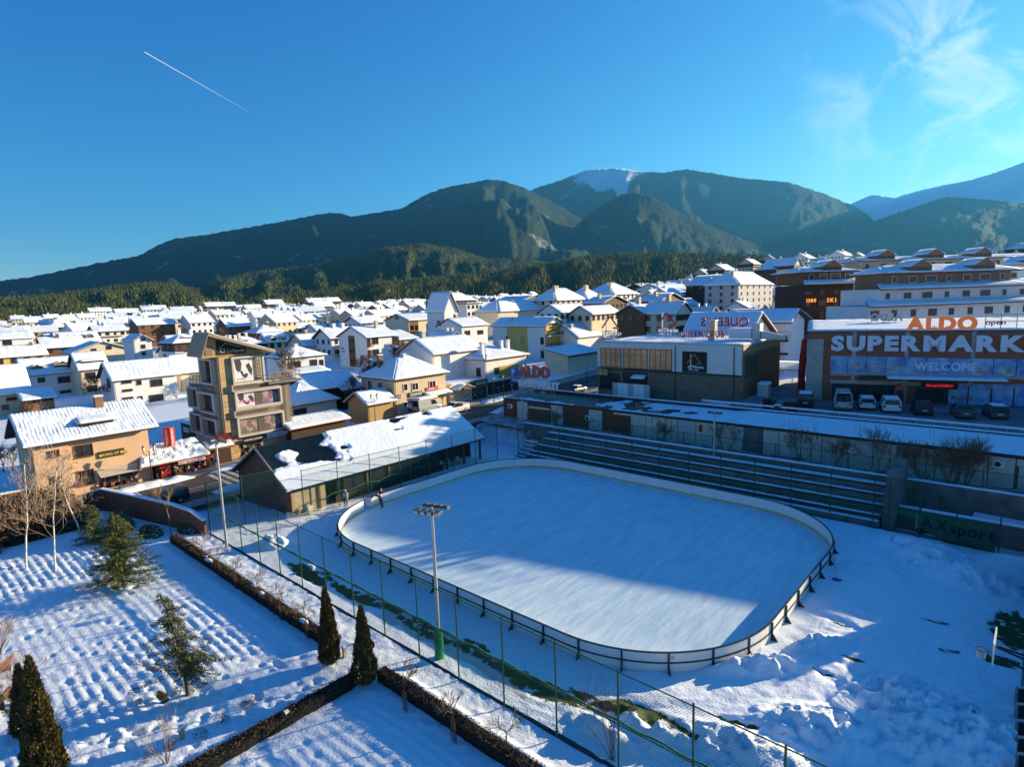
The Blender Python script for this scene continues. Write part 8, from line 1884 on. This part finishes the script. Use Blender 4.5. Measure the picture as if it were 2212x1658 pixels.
# van under snow before the exchange house
car('van', 'van buried under a smooth snow cover before the exchange house', (-47.9, 24.5, float(street_z(24.5)) + .15), math.pi / 2, SILV, .30, None)
T = [o for o in bpy.data.objects if o.get('label', '').startswith('van buried')][0]

# ================================================================== PEOPLE
SKIN = mat('skin', (.45, .26, .18), .6, .1); HAIR = mat('dark_hair', (.03, .02, .015), .8, .1)
def person(label, loc, rz, top_m, leg_m, pose, hair=True, h=1.72, cap=None):
    """one continuous body grown over a skeleton with a Skin modifier, split into clothes by material"""
    T = thing('person', label, 'person', loc, rz); s = h / 1.72
    J = {'pel': (0, 0, .95), 'ch': (0, 0, 1.28), 'nk': (0, 0, 1.48), 'hd': (0, 0, 1.60), 'ht': (0, 0, 1.71)}
    for sd_, k in ((1, 'l'), (-1, 'r')):
        J['sh' + k] = (0, sd_ * .19, 1.42); J['el' + k] = (.02, sd_ * .25, 1.15); J['wr' + k] = (.06, sd_ * .24, .90); J['ha' + k] = (.08, sd_ * .24, .80)
        J['hp' + k] = (0, sd_ * .10, .90); J['kn' + k] = (.02, sd_ * .11, .50); J['an' + k] = (0, sd_ * .11, .09); J['to' + k] = (.18, sd_ * .12, .045)
    J.update(pose)
    names = list(J); V = [tuple(c * s for c in J[n]) for n in names]; ix = {n: i for i, n in enumerate(names)}
    E = [('pel', 'ch'), ('ch', 'nk'), ('nk', 'hd'), ('hd', 'ht')]
    for k in 'lr': E += [('ch', 'sh' + k), ('sh' + k, 'el' + k), ('el' + k, 'wr' + k), ('wr' + k, 'ha' + k), ('pel', 'hp' + k), ('hp' + k, 'kn' + k), ('kn' + k, 'an' + k), ('an' + k, 'to' + k)]
    R = {'pel': .15, 'ch': .165, 'nk': .062, 'hd': .098, 'ht': .075}
    for k in 'lr': R.update({'sh' + k: .075, 'el' + k: .055, 'wr' + k: .042, 'ha' + k: .04, 'hp' + k: .10, 'kn' + k: .072, 'an' + k: .05, 'to' + k: .045})
    me = bpy.data.meshes.new('body'); me.from_pydata(V, [(ix[a], ix[b]) for a, b in E], []); ob = bpy.data.objects.new('body', me); COL.objects.link(ob)
    md = ob.modifiers.new('skin', 'SKIN'); md.use_smooth_shade = True
    for i, n in enumerate(names): me.skin_vertices[0].data[i].radius = (R[n] * s, R[n] * s)
    me.skin_vertices[0].data[ix['pel']].use_root = True
    sb = ob.modifiers.new('sub', 'SUBSURF'); sb.levels = 1; sb.render_levels = 1
    dg = bpy.context.evaluated_depsgraph_get(); m2 = bpy.data.meshes.new_from_object(ob.evaluated_get(dg)); bpy.data.objects.remove(ob)
    m2.name = 'body'; m2.materials.clear()
    for mm in (top_m, leg_m, SKIN, DFRAME): m2.materials.append(mm)
    Vn = np.array(V)
    for pl_ in m2.polygons:
        c = np.array(pl_.center); n = names[int(np.argmin(((Vn - c) ** 2).sum(1)))]
        pl_.material_index = 2 if n in ('hd', 'ht', 'nk') or n.startswith('ha') else 3 if n[:2] in ('to', 'an') else 1 if n[:2] in ('kn', 'hp') or n == 'pel' and c[2] < J['pel'][2] * s else 0
    o = bpy.data.objects.new('body', m2); COL.objects.link(o); o.parent = T
    hd = np.array(J['hd']) * s; ht = np.array(J['ht']) * s; mb = MB(); up = (ht - hd); up /= np.linalg.norm(up)
    for t0, t1, r0, r1 in ((.0, .05, .100, .104), (.05, .10, .104, .085), (.10, .135, .085, .03)): mb.tube(hd + up * (t0 + .02) * s - np.array([.018, 0, 0]), hd + up * (t1 + .02) * s - np.array([.018, 0, 0]), r0 * s, r1 * s, 10)
    hm = MB(); hm.v, hm.f, hm.m = mb.v, mb.f, mb.m
    me3 = bpy.data.meshes.new('hair'); me3.from_pydata(hm.v, [], hm.f); me3.materials.append(cap or HAIR); o3 = bpy.data.objects.new('hair' if cap is None else 'woollen_hat', me3); COL.objects.link(o3); o3.parent = T
    return T
BROWNJ = mat('brown_jacket', (.16, .07, .06), .8, .15, 4); DKP = mat('dark_trousers', (.02, .025, .04), .8, .15); BLJ = mat('black_jacket', (.02, .02, .022), .7, .15); WHJ = mat('white_jacket', (.6, .58, .55), .8, .1); BLUJ = mat('blue_jacket', (.03, .07, .2), .7, .1)
lean = {'pel': (-.02, 0, .93), 'ch': (.22, 0, 1.17), 'nk': (.36, 0, 1.30), 'hd': (.45, 0, 1.38), 'ht': (.52, 0, 1.46)}
for sd_, k in ((1, 'l'), (-1, 'r')): lean.update({'sh' + k: (.30, sd_ * .18, 1.24), 'el' + k: (.45, sd_ * .22, 1.12), 'wr' + k: (.66, sd_ * .12, 1.20), 'ha' + k: (.74, sd_ * .08, 1.22), 'kn' + k: (-.05, sd_ * .12, .50), 'an' + k: (-.22 - .1 * (sd_ > 0), sd_ * .12, .11), 'to' + k: (-.04, sd_ * .13, .06)})
g_ = on_z(zp('G', (1285, 950)), .1); ss_ = np.linspace(0, _L, 2400); s_n = ss_[np.argmin([np.hypot(*(pt(s, 0)[0] - g_[:2])) for s in ss_])]; bp_, tt = pt(s_n, -.78); nn_ = np.array([tt[1], -tt[0]])
person('skater in brown jacket leaning over the boards near the rink gate', (bp_[0], bp_[1], .1), math.atan2(nn_[1], nn_[0]), BROWNJ, DKP, lean)
bp2, tt2 = pt(s_n - 1.6, .55) ; bp2b, _ = pt(s_n + 1.2, .55); gq = on_z(zp('G', (1205, 880)), .05); s_m = ss_[np.argmin([np.hypot(*(pt(s, .6)[0] - gq[:2])) for s in ss_])]; bq, tq = pt(s_m, .62); nq = -np.array([tq[1], -tq[0]])
lean2 = {'ch': (.10, 0, 1.24), 'nk': (.17, 0, 1.42), 'hd': (.2, 0, 1.53), 'ht': (.23, 0, 1.63)}
for sd_, k in ((1, 'l'), (-1, 'r')): lean2.update({'sh' + k: (.14, sd_ * .19, 1.37), 'el' + k: (.30, sd_ * .24, 1.20), 'wr' + k: (.50, sd_ * .10, 1.24), 'ha' + k: (.58, sd_ * .06, 1.25)})
person('person in black jacket standing outside the boards facing the skater', (bq[0], bq[1], .06), math.atan2(nq[1], nq[0]), BLJ, DKP, lean2, cap=BLACK)
walk = {'knl': (.18, .11, .52), 'anl': (.22, .11, .10), 'tol': (.40, .12, .07), 'knr': (-.02, -.11, .50), 'anr': (-.28, -.11, .14), 'tor': (-.12, -.12, .05), 'ell': (-.10, .25, 1.16), 'wrl': (-.06, .25, .92), 'hal': (-.02, .25, .83), 'elr': (.10, -.25, 1.16), 'wrr': (.24, -.23, .97), 'har': (.31, -.22, .92)}
for r_, p, lab, tm, rz_ in (('F', (1840, 615), 'pedestrian in black walking past the dark kiosk, left of two', BLJ, math.pi / 2), ('F', (1875, 630), 'pedestrian in blue jacket and pale trousers walking past the dark kiosk', BLUJ, -1.4)):
    g_ = on_z(zp(r_, p), .15); person(lab, (g_[0], g_[1], float(street_z(g_[1])) + .155), rz_, tm, DKP if 'black' in lab else WHJ, walk)
g_ = on_z(zp('G', (950, 960))); person('person in white jacket by the shed entrance behind the barriers', (g_[0], g_[1] + .6, .06), -1.0, WHJ, DKP, {}, cap=WHJ)

# ================================================================== STREET FURNITURE AND SMALL THINGS
def lantern(label, x, y, z0, h=4.2, heads=2):
    T = thing('street_lantern', label, 'street lamp', (x, y, z0)); mb = MB(); mb.tube((x, y, z0 - .1), (x, y, z0 + .5), .12, .08, 8); mb.tube((x, y, z0 + .5), (x, y, z0 + h), .055, .04, 8); mb.build('post', BLACK, T)
    for s in ((-1, 1) if heads == 2 else (0,)):
        c = np.array([x, y + s * .55, z0 + h - .05]); mb = MB()
        if s: mb.path([(x, y, z0 + h - .5), (x, y + s * .3, z0 + h - .55), (x, y + s * .55, z0 + h - .3), tuple(c)], .03, 5)
        mb.tube(c + np.array([0, 0, .52]), c + np.array([0, 0, .72]), .18, .02, 8); mb.tube(c, c + np.array([0, 0, .04]), .1, .12, 8); l_ = mb.build('lamp_arm', BLACK, T)
        mb = MB(); mb.tube(c + np.array([0, 0, .04]), c + np.array([0, 0, .52]), .1, .17, 8); mb.build('lantern_glass', WFRAME, l_)
for r_, p, lab in (('F', (1318, 745), 'black twin lantern with flag before the souvenir kiosk'), ('B', (1690, 1215), 'black twin lantern on the pavement left of the exchange house'), ('C', (1165, 1140), 'black lantern before the white corner building, left of two'), ('C', (1245, 1120), 'black lantern before the white corner building, right of two'), ('C', (1965, 985), 'black lantern before the low shop opposite the bar')):
    zz_ = .15; g_ = on_z(zp(r_, p), .15)
    for _ in range(8): g_ = on_z(zp(r_, p), float(street_z(g_[1])) + .15)
    lantern(lab, max(g_[0], -49.5), g_[1], float(street_z(g_[1])) + .15, 4.0, 2 if 'twin' in lab else 1)
# crowd barriers and bin by the rink gate
def barrier(label, p, q):
    T = thing('crowd_barrier', label, 'barrier', (p[0], p[1], 0), group='crowd barriers by the rink gate'); p = np.array([p[0], p[1], .08]); q = np.array([q[0], q[1], .08]); up = np.array([0, 0, 1.0]); mb = MB()
    mb.path([p, p + up * 1.05, q + up * 1.05, q], .022, 5); mb.tube(p + up * .2, q + up * .2, .018, n=4); mb.build('frame', METAL, T); mb = MB(); n = int(np.linalg.norm(q - p) / .12)
    for k in range(1, n): c = p + (q - p) * k / n; mb.tube(c + up * .2, c + up * 1.05, .009, n=3)
    mb.build('bars', METAL, T)
bl_ = [on_z(zp('G', c)) for c in ((490, 1090), (600, 1115), (690, 1085), (780, 1075), (830, 1045), (905, 1030))]
for k in range(5): barrier('grey steel crowd barrier near the rink gate, %s from the left' % ords[k], bl_[k], bl_[k + 1])
g_ = on_z(zp('G', (685, 1015))); T = thing('litter_bin', 'cream litter bin behind the crowd barriers at the shed corner', 'bin', (g_[0], g_[1], .05)); mb = MB(); mb.hexa([(g_[0] - .2, g_[1] - .2, .05), (g_[0] + .2, g_[1] - .2, .05), (g_[0] + .2, g_[1] + .2, .05), (g_[0] - .2, g_[1] + .2, .05), (g_[0] - .28, g_[1] - .28, .85), (g_[0] + .28, g_[1] - .28, .85), (g_[0] + .28, g_[1] + .28, .85), (g_[0] - .28, g_[1] + .28, .85)]); mb.build('body', CREAM, T); mb = MB(); mb.box(g_[0] - .24, g_[0] + .24, g_[1] - .24, g_[1] + .24, .852, .93); mb.build('snow', SNOW, T)
# shovel by the rink
g_ = on_z(zp('M', (600, 1575)), .15); T = thing('snow_shovel', 'blue snow shovel lying upright in the snow beside the boards', 'shovel', (g_[0], g_[1], .1)); mb = MB(); mb.tube((g_[0], g_[1], .2), (g_[0] - .25, g_[1] + .1, 1.35), .018, n=5); mb.build('handle', LWOOD, T); mb = MB(); mb.hexa([(g_[0] - .3, g_[1] - .2, .12), (g_[0] + .35, g_[1] - .3, .12), (g_[0] + .35, g_[1] + .1, .12), (g_[0] - .3, g_[1] + .2, .12), (g_[0] - .3, g_[1] - .2, .17), (g_[0] + .35, g_[1] - .3, .17), (g_[0] + .35, g_[1] + .1, .2), (g_[0] - .3, g_[1] + .2, .2)]); mb.build('blade', mat('blue_plastic', (.03, .06, .3), .5, .1), T)
# concrete block in the snow
g_ = on_z(zp('S', (760, 1240)), .5); T = thing('snow_block', 'big tilted slab of icy snow on the lower right heap', 'snow block', (g_[0], g_[1], .3)); F = frame((g_[0], g_[1], .35), (.9, -.2)); mb = MB(); mb.hexa([F(-.9, -.35, -.2), F(.9, -.35, -.2), F(.9, .35, -.2), F(-.9, .35, -.2), F(-.95, -.3, .75), F(.7, -.3, .35), F(.75, .3, .4), F(-.9, .3, .8)]); mb.build('slab', SNOW, T)
# bench and table at the left edge
for k, (p, lab) in enumerate((((60, 1110), 'wooden park bench at the left edge beside the big cypress'), ((-10, 900), 'wooden park bench at the left edge, farther from the cypress'))):
    g_ = on_z(zp('P', p)); T = thing('park_bench', lab, 'bench', (g_[0], g_[1], 0)); F = frame((g_[0], g_[1], .05), (.8, -.6))
    for j in range(4): mb = MB(); mb.fbox(F, -.8, .8, -.25 + j * .13, -.15 + j * .13, .42, .46); mb.build('seat_slat', LWOOD if j < 3 else WOOD, T)
    for j in range(3): mb = MB(); mb.hexa([F(-.8, .28 + j * .05, .55 + j * .15), F(.8, .28 + j * .05, .55 + j * .15), F(.8, .31 + j * .05, .55 + j * .15), F(-.8, .31 + j * .05, .55 + j * .15), F(-.8, .30 + j * .05, .66 + j * .15), F(.8, .30 + j * .05, .66 + j * .15), F(.8, .33 + j * .05, .66 + j * .15), F(-.8, .33 + j * .05, .66 + j * .15)]); mb.build('back_slat', WOOD, T)
    for a in (-.65, .6): mb = MB(); mb.fbox(F, a, a + .06, -.22, .28, -.05, .418); mb.build('leg', BLACK, T)
# short posts and spot lamps in the park
for k, (r_, p) in enumerate((('Q', (762, 725)), ('Q', (270, 1300)), ('P', (1575, 1440)))):
    g_ = on_z(zp(r_, p)); z0 = ground_at(g_[0], g_[1]); T = thing('garden_post', 'short grey wooden post in the flower bed, %s from the cypress pair' % ords[k], 'post', (g_[0], g_[1], z0), group='garden posts'); mb = MB(); mb.box(g_[0] - .09, g_[0] + .09, g_[1] - .09, g_[1] + .09, z0 - .1, z0 + .62); mb.build('post', mat('grey_post', (.33, .28, .21), .8, .2), T); mb = MB(); mb.box(g_[0] - .1, g_[0] + .1, g_[1] - .1, g_[1] + .1, z0 + .622, z0 + .70); mb.build('snow', SNOW, T)
for k, (r_, p) in enumerate((('P', (1185, 1150)), ('F', (105, 1480)))):
    g_ = on_z(zp(r_, p)); T = thing('ground_spotlight', ('small spotlight on the snow below the cedar', 'small spotlight on the snow left of the birches')[k], 'spotlight', (g_[0], g_[1], .05)); mb = MB(); mb.tube((g_[0], g_[1], 0), (g_[0], g_[1], .3), .03); mb.build('stem', BLACK, T); mb = MB(); mb.tube((g_[0] - .05, g_[1], .3), (g_[0] + .22, g_[1] + .1, .42), .13, .16, 10); mb.build('head', METAL, T)
# bins and junk beside the bar
for k, (p, m, lab) in enumerate((((1740, 1200), BLACK, 'black wheeled bin beside the junk heap at the bar corner'), ((1800, 1200), mat('brown_drum', (.12, .05, .04), .7, .2), 'brown upright drum among the junk at the bar corner'), ((1840, 1225), mat('brown_drum', (.12, .05, .04)), 'brown drum lying over beside the black container'), ((1950, 1225), BLACK, 'big black waste container beside the black car'))):
    g_ = on_z(zp('D', p), 5.4); T = thing('waste_bin', lab, 'bin', (g_[0], g_[1], 5.4), group='bins beside the bar'); mb = MB()
    if k == 2: mb.tube((g_[0] - .4, g_[1], 5.8), (g_[0] + .5, g_[1] + .3, 5.8), .36, .36, 12)
    elif k == 1: mb.tube((g_[0], g_[1], 5.4), (g_[0], g_[1], 6.4), .36, .36, 12)
    else: w_ = .35 if k == 0 else .8; mb.hexa([(g_[0] - w_ * .85, g_[1] - .4, 5.4), (g_[0] + w_ * .85, g_[1] - .4, 5.4), (g_[0] + w_ * .85, g_[1] + .4, 5.4), (g_[0] - w_ * .85, g_[1] + .4, 5.4), (g_[0] - w_, g_[1] - .45, 6.55), (g_[0] + w_, g_[1] - .45, 6.55), (g_[0] + w_, g_[1] + .45, 6.55), (g_[0] - w_, g_[1] + .45, 6.55)])
    mb.build('body', m, T); mb = MB(); mb.box(g_[0] - .4, g_[0] + .4, g_[1] - .4, g_[1] + .4, 6.56 if k != 2 else 6.16, 6.68 if k != 2 else 6.22); mb.build('lid', DFRAME if k != 2 else SNOW, T)
g_ = on_z(zp('D', (1720, 1100)), 5.4); T = thing('shed_kiosk', 'small grey cabinet with snow cap at the corner of the bar', 'cabinet', (g_[0], g_[1], 5.3)); mb = MB(); mb.box(g_[0] - .7, g_[0] + .7, g_[1] - .6, g_[1] + .6, 5.2, 7.2); mb.build('body', GREYW, T); mb = MB(); snow_patch(mb, (g_[0] - .8, g_[1] - .7, 7.2), (g_[0] + .8, g_[1] - .7, 7.2), (g_[0] + .8, g_[1] + .7, 7.35), (g_[0] - .8, g_[1] + .7, 7.35), 5, 4, .2); mb.build('snow', SNOW, T)
# timbers and awning frames behind the shed
for k in range(6):
    T = thing('timber_beam', 'pale timber beam of the market frame behind the rink shed, %s from the left' % ords[k], 'beam', (-39.5, -4 + k * 3, 3), group='market frame beams'); mb = MB(); y_ = -5 + k * 3.2; mb.tube((-37.5, y_, 3.3 + .05 * k), (-36.2, y_ + 3.4, 3.6 + .1 * (k % 3)), .07, n=4); mb.tube((-37.5, y_, 0.2), (-37.5, y_, 3.3 + .05 * k), .06, n=4); mb.build('beam', LWOOD, T)
# contrail, far above the haze
a = on_depth((312, 112), 14000); b = on_depth((545, 246), 20000); a[2] = max(a[2], 5200); ct = MB(); d_ = (b - a)
for k in range(10): ct.tube(a + d_ * k / 10, a + d_ * (k + 1) / 10, 6 - .57 * k, 5.43 - .57 * k, 8, cap=False)
CTM = mat('contrail_white', (.85, .87, .9), .9, 0); CTM.node_tree.nodes['Principled BSDF'].inputs['Alpha'].default_value = .4
tag(ct.build('contrail', CTM), 'thin white contrail of a jet high in the left sky', 'contrail')

# ================================================================== FAR TOWN
protos = []
WINM = mat('far_window', (.03, .03, .035), .3, .2)
def far_proto(kind, W, D, h, rise, wall, seed):
    rr = random.Random(seed); F = frame((0, 0, 0), (0, 1)); mb = MB(); o = .8
    if kind == 'V': mb.extr(lambda a, b, c: F(b, a, c), [(0, -5), (D, -5), (D, h), (D / 2, h + rise - .1), (0, h)], 0, W)
    else: mb.fbox(F, 0, W, 0, D, -5, h)
    ns = int(h // 2.8)
    if seed % 4 in (1, 2): mb.fbox(F, -.03, W + .03, -.03, D + .03, h - 2.6, h - .12, 3)
    for s in range(ns):
        c = h - 2.0 - 2.8 * s
        for face, L in (('f', W), ('l', D)):
            n = max(2, int(L / 2.6))
            for k in range(n):
                x = L * (k + .5) / n; w = .45 + .25 * ((k + s) % 2)
                if face == 'f': mb.fbox(F, x - w, x + w, -.06, -.003, c, c + 1.25, 2)
                else: mb.fbox(F, -.06, -.003, x - w, x + w, c, c + 1.25, 2)
            if seed % 3 == 0 and face == 'f' and s < ns: mb.fbox(F, W * .1, W * .9, -1.0, -.065, c - .55, c - .4, 3)
    zl = h - rise * o / (D / 2)
    if kind == 'V':
        A, B, C_, E_ = F(-o, -o, zl), F(W + o, -o, zl), F(W + o, D / 2, h + rise), F(-o, D / 2, h + rise); A2, B2 = F(-o, D + o, zl), F(W + o, D + o, zl)
        slab(mb, [A, B, C_, E_], .25, 3); slab(mb, [B2, A2, E_, C_], .25, 3); snow_patch(mb, A, B, C_, E_, 6, 3, .28, m=1); snow_patch(mb, B2, A2, E_, C_, 3, 2, .28, m=1)
    else:
        k = min(W, D) / 2; A, B, B2, A2 = F(-o, -o, h), F(W + o, -o, h), F(W + o, D + o, h), F(-o, D + o, h); R1, R2 = (F(k, D / 2, h + rise), F(W - k + .01, D / 2, h + rise)) if W >= D else (F(W / 2, k, h + rise), F(W / 2, D - k + .01, h + rise))
        qs = [(A, B, R2, R1), (B, B2, R2, R2), (B2, A2, R1, R2), (A2, A, R1, R1)] if W >= D else [(A, B, R1, R1), (B, B2, R2, R1), (B2, A2, R2, R2), (A2, A, R1, R2)]
        mb.fbox(F, -o, W + o, -o, D + o, h - .2, h - .005, 3)
        for q in qs: snow_patch(mb, *q, 5, 3, .28, m=1)
    for k in range(rr.randint(1, 3)): a, b = W * rr.uniform(.2, .8), D * rr.uniform(.3, .6); mb.fbox(F, a - .4, a + .4, b - .4, b + .4, h, h + rise + 1.0, 0); mb.fbox(F, a - .45, a + .45, b - .45, b + .45, h + rise + 1.003, h + rise + 1.25, 1)
    if seed % 2: a = W * .4; mb.fbox(F, a - 1.2, a + 1.2, .8, 3.2, h, h + 1.5, 3); snow_patch(mb, F(a - 1.5, .5, h + 1.5), F(a + 1.5, .5, h + 1.5), F(a + 1.5, 3.6, h + 1.9), F(a - 1.5, 3.6, h + 1.9), 3, 2, .2, m=1)
    me = mb.build('town_house', [wall, ROOFSNOW, WINM, DTILE]); m_ = me.data; bpy.data.objects.remove(me); return m_, math.hypot(W, D) / 2, h
CN = {0: 'white', 1: 'cream', 2: 'brown wooden', 3: 'beige', 4: 'grey'}; WM = (WHITE, CREAM, WOOD, BEIGE, GREYW)
for i in range(20):
    big = i >= 14; kind = 'VH'[i % 2]; c = (0, 1, 0, 2, 3, 1, 0, 4, 2, 0, 3, 1, 0, 2, 1, 3, 0, 2, 3, 1)[i]; rr = random.Random(200 + i)
    W, D, h, rs = (rr.uniform(9, 14), rr.uniform(8, 10.5), rr.uniform(4.8, 8.0), rr.uniform(2.2, 3.2)) if not big else (rr.uniform(13, 22), rr.uniform(11, 15), rr.uniform(9, 15), rr.uniform(3.2, 5.0))
    protos.append((*far_proto(kind, W, D, h, rs, WM[c], i), c, kind, big))
spots = []
def try_put(x, y, pr, rz, sc=1.0):
    m_, r, h, c, kind, big = protos[pr]; r = r * sc
    for fx, fy, fr in FOOT:
        if (fx - x) ** 2 + (fy - y) ** 2 < (fr + r * .8) ** 2: return False
    if -50 < x < -33 and y < 170: return False
    px, py, k = project((x, y, float(terr(x, y)) + h))
    if k < 60 or px < -120 or px > 2330: return False
    FOOT.append((x, y, r * .92)); spots.append([x, y, pr, rz, sc, px]); return True
rg = np.random.default_rng(5)
# the big apartment blocks on the far edge of town
for px0, px1, dist, n in ((190, 330, 620, 5), (400, 560, 640, 7), (570, 720, 560, 7), (330, 400, 520, 2), (1550, 1760, 330, 5), (1640, 2000, 470, 9), (1850, 2150, 620, 9), (1560, 1700, 420, 3)):
    for k in range(n):
        for t in range(6):
            p = on_depth((px0 + (px1 - px0) * (k + .5) / n + rg.normal(0, 6), 700), dist + rg.uniform(-50, 60))
            if try_put(p[0], p[1], 14 + int(rg.integers(0, 6)), rg.normal(0, .12)): break
for it in range(9000):
    d = 165 + 560 * rg.random() ** 1.4; b = math.radians(rg.uniform(-46, 45) if rg.random() < .6 else rg.uniform(12, 45))
    if b > .1 and d < 170: continue
    x = CAM[0] + d / math.cos(b) * (_f[0] * math.cos(b) + _r[0] * math.sin(b)); y = CAM[1] + d / math.cos(b) * (_f[1] * math.cos(b) + _r[1] * math.sin(b))
    if d > 520 and rg.random() < .5 and b < -.35: continue
    pr = int(rg.integers(0, 14)) if not (b > .3 and rg.random() < .35) else 14 + int(rg.integers(0, 6))
    try_put(x, y, pr, rg.normal(0, .1) + (math.pi / 2 if rg.random() < .25 else 0), rg.uniform(.85, 1.1))
    if len(spots) >= 298: break
spots.sort(key=lambda s: np.hypot(s[0] - CAM[0], s[1] - CAM[1]))
ROWN = ('nearest', 'second', 'third', 'fourth', 'fifth', 'sixth', 'seventh', 'eighth', 'ninth', 'tenth')
def nth(n): return '%d%s' % (n, 'th' if 10 <= n % 100 <= 20 else {1: 'st', 2: 'nd', 3: 'rd'}.get(n % 10, 'th'))
rows = [spots[i::1][0:0] for i in range(0)]; per = 30
for r in range(0, len(spots), per):
    row = sorted(spots[r:r + per], key=lambda s: s[5])
    for k, (x, y, pr, rz, sc, px) in enumerate(row):
        m_, rad_, h, c, kind, big = protos[pr]; z = float(terr(x, y)); o = bpy.data.objects.new('town_house' if not big else 'apartment_block', m_); COL.objects.link(o)
        o.location = (x, y, z - .2); o.rotation_euler = (0, 0, rz); o.scale = (sc, sc, sc)
        tag(o, '%s %s with %s snow roof, %s from left in %s far row' % (CN[c], 'apartment block' if big else 'house', 'gabled' if kind == 'V' else 'hipped', nth(k + 1), ROWN[r // per]), 'apartment block' if big else 'house', 'houses of the far town')
# the houses beyond the three hundred largest, as one mass
mb = MB(); cnt = 0
for it in range(12000):
    d = 240 + 620 * rg.random(); b = math.radians(rg.uniform(-42, 44)); q = CAM[:2] + d / math.cos(b) * (_f[:2] * math.cos(b) + _r[:2] * math.sin(b))
    if b < -.3 and d > 560: continue
    if any(abs(fx - q[0]) < 40 and (fx - q[0]) ** 2 + (fy - q[1]) ** 2 < (fr * .9 + 5.5) ** 2 for fx, fy, fr in FOOT): continue
    FOOT.append((q[0], q[1], 6.0)); W, D, h = rg.uniform(9, 15), rg.uniform(8, 11), rg.uniform(5, 10); F = frame((q[0] + 4, q[1] - 6, float(terr(*q))), (rg.normal(0, .12), 1)); m = int(rg.integers(0, 4)); rs = rg.uniform(2, 3.2)
    mb.extr(lambda a, b_, c: F(b_, a, c), [(0, -4), (D, -4), (D, h), (D / 2, h + rs - .1), (0, h)], 0, W, m)
    zl = h - rs * .7 / (D / 2); A, B, C_, E_ = F(-.7, -.7, zl), F(W + .7, -.7, zl), F(W + .7, D / 2, h + rs), F(-.7, D / 2, h + rs); A2, B2 = F(-.7, D + .7, zl), F(W + .7, D + .7, zl); slab(mb, [A, B, C_, E_], .3, 4); slab(mb, [B2, A2, E_, C_], .3, 4)
    mb.fbox(F, W * .3, W * .3 + .9, D * .45, D * .45 + .9, h, h + rs + 1.1, 0)
    for s in range(int(h // 2.8)):
        for k in range(4): x = W * (k + .5) / 4; mb.fbox(F, x - .5, x + .5, -.06, -.003, h - 2 - 2.8 * s, h - .8 - 2.8 * s, 5)
    cnt += 1
    if cnt >= 420: break
tag(mb.build('distant_houses', [WHITE, CREAM, WOOD, BEIGE, ROOFSNOW, WINM]), 'small distant snow roofed houses filling the gaps of the far town', None, None, 'stuff')
# bare garden trees and small evergreens between the houses
tp = []
for k in range(3):
    mb = MB(); grow(mb, (0, 0, -.3), (.05, 0, 1), 2.2 + .5 * k, .13, 4, .5, 3, .12, 5, .7, .25, .03, random.Random(300 + k)); o = mb.build('bare_tree', BARK); tp.append(o.data); bpy.data.objects.remove(o)
trees = []
for it in range(900):
    d = 100 + 260 * rg.random() ** 1.3; b = math.radians(rg.uniform(-41, 22)); q = CAM[:2] + d / math.cos(b) * (_f[:2] * math.cos(b) + _r[:2] * math.sin(b))
    if any((fx - q[0]) ** 2 + (fy - q[1]) ** 2 < (fr * .85) ** 2 for fx, fy, fr in FOOT) or -50 < q[0] < -33: continue
    trees.append((project((q[0], q[1], float(terr(*q)) + 2))[0], q, d)); FOOT.append((q[0], q[1], 3))
    if len(trees) >= 44: break
for k, (px, q, d) in enumerate(sorted(trees, key=lambda t: t[0])):
    o = bpy.data.objects.new('bare_tree', tp[k % 3]); COL.objects.link(o); o.location = (q[0], q[1], float(terr(*q))); o.rotation_euler = (0, 0, k * 1.7); s_ = .8 + .5 * ((k * 7) % 5) / 5; o.scale = (s_, s_, s_)
    tag(o, 'leafless garden tree among the town houses, %s from the left' % nth(k + 1), 'tree', 'garden trees among the houses')
# ================================================================== HAZE
hz = MB(); hx = 14000
hz.box(CAM[0] - hx, CAM[0] + hx, CAM[1] - hx, CAM[1] + hx, -30, 2350)
HM = bpy.data.materials.new('haze'); HM.use_nodes = True
HM.node_tree.nodes.clear()
pv = HM.node_tree.nodes.new("ShaderNodeVolumePrincipled"); pv.inputs['Density'].default_value = 4.4e-5
pv.inputs['Color'].default_value = (.09, .46, 1.0, 1); pv.inputs['Anisotropy'].default_value = .35
mo = HM.node_tree.nodes.new("ShaderNodeOutputMaterial"); HM.node_tree.links.new(pv.outputs[0], mo.inputs['Volume'])
ho = hz.build('haze', HM); tag(ho, 'thin blue winter haze over the valley', None, None, 'stuff')
print('objects', len(bpy.data.objects), 'tris', sum(len(p.vertices) - 2 for m in bpy.data.meshes for p in ()) )
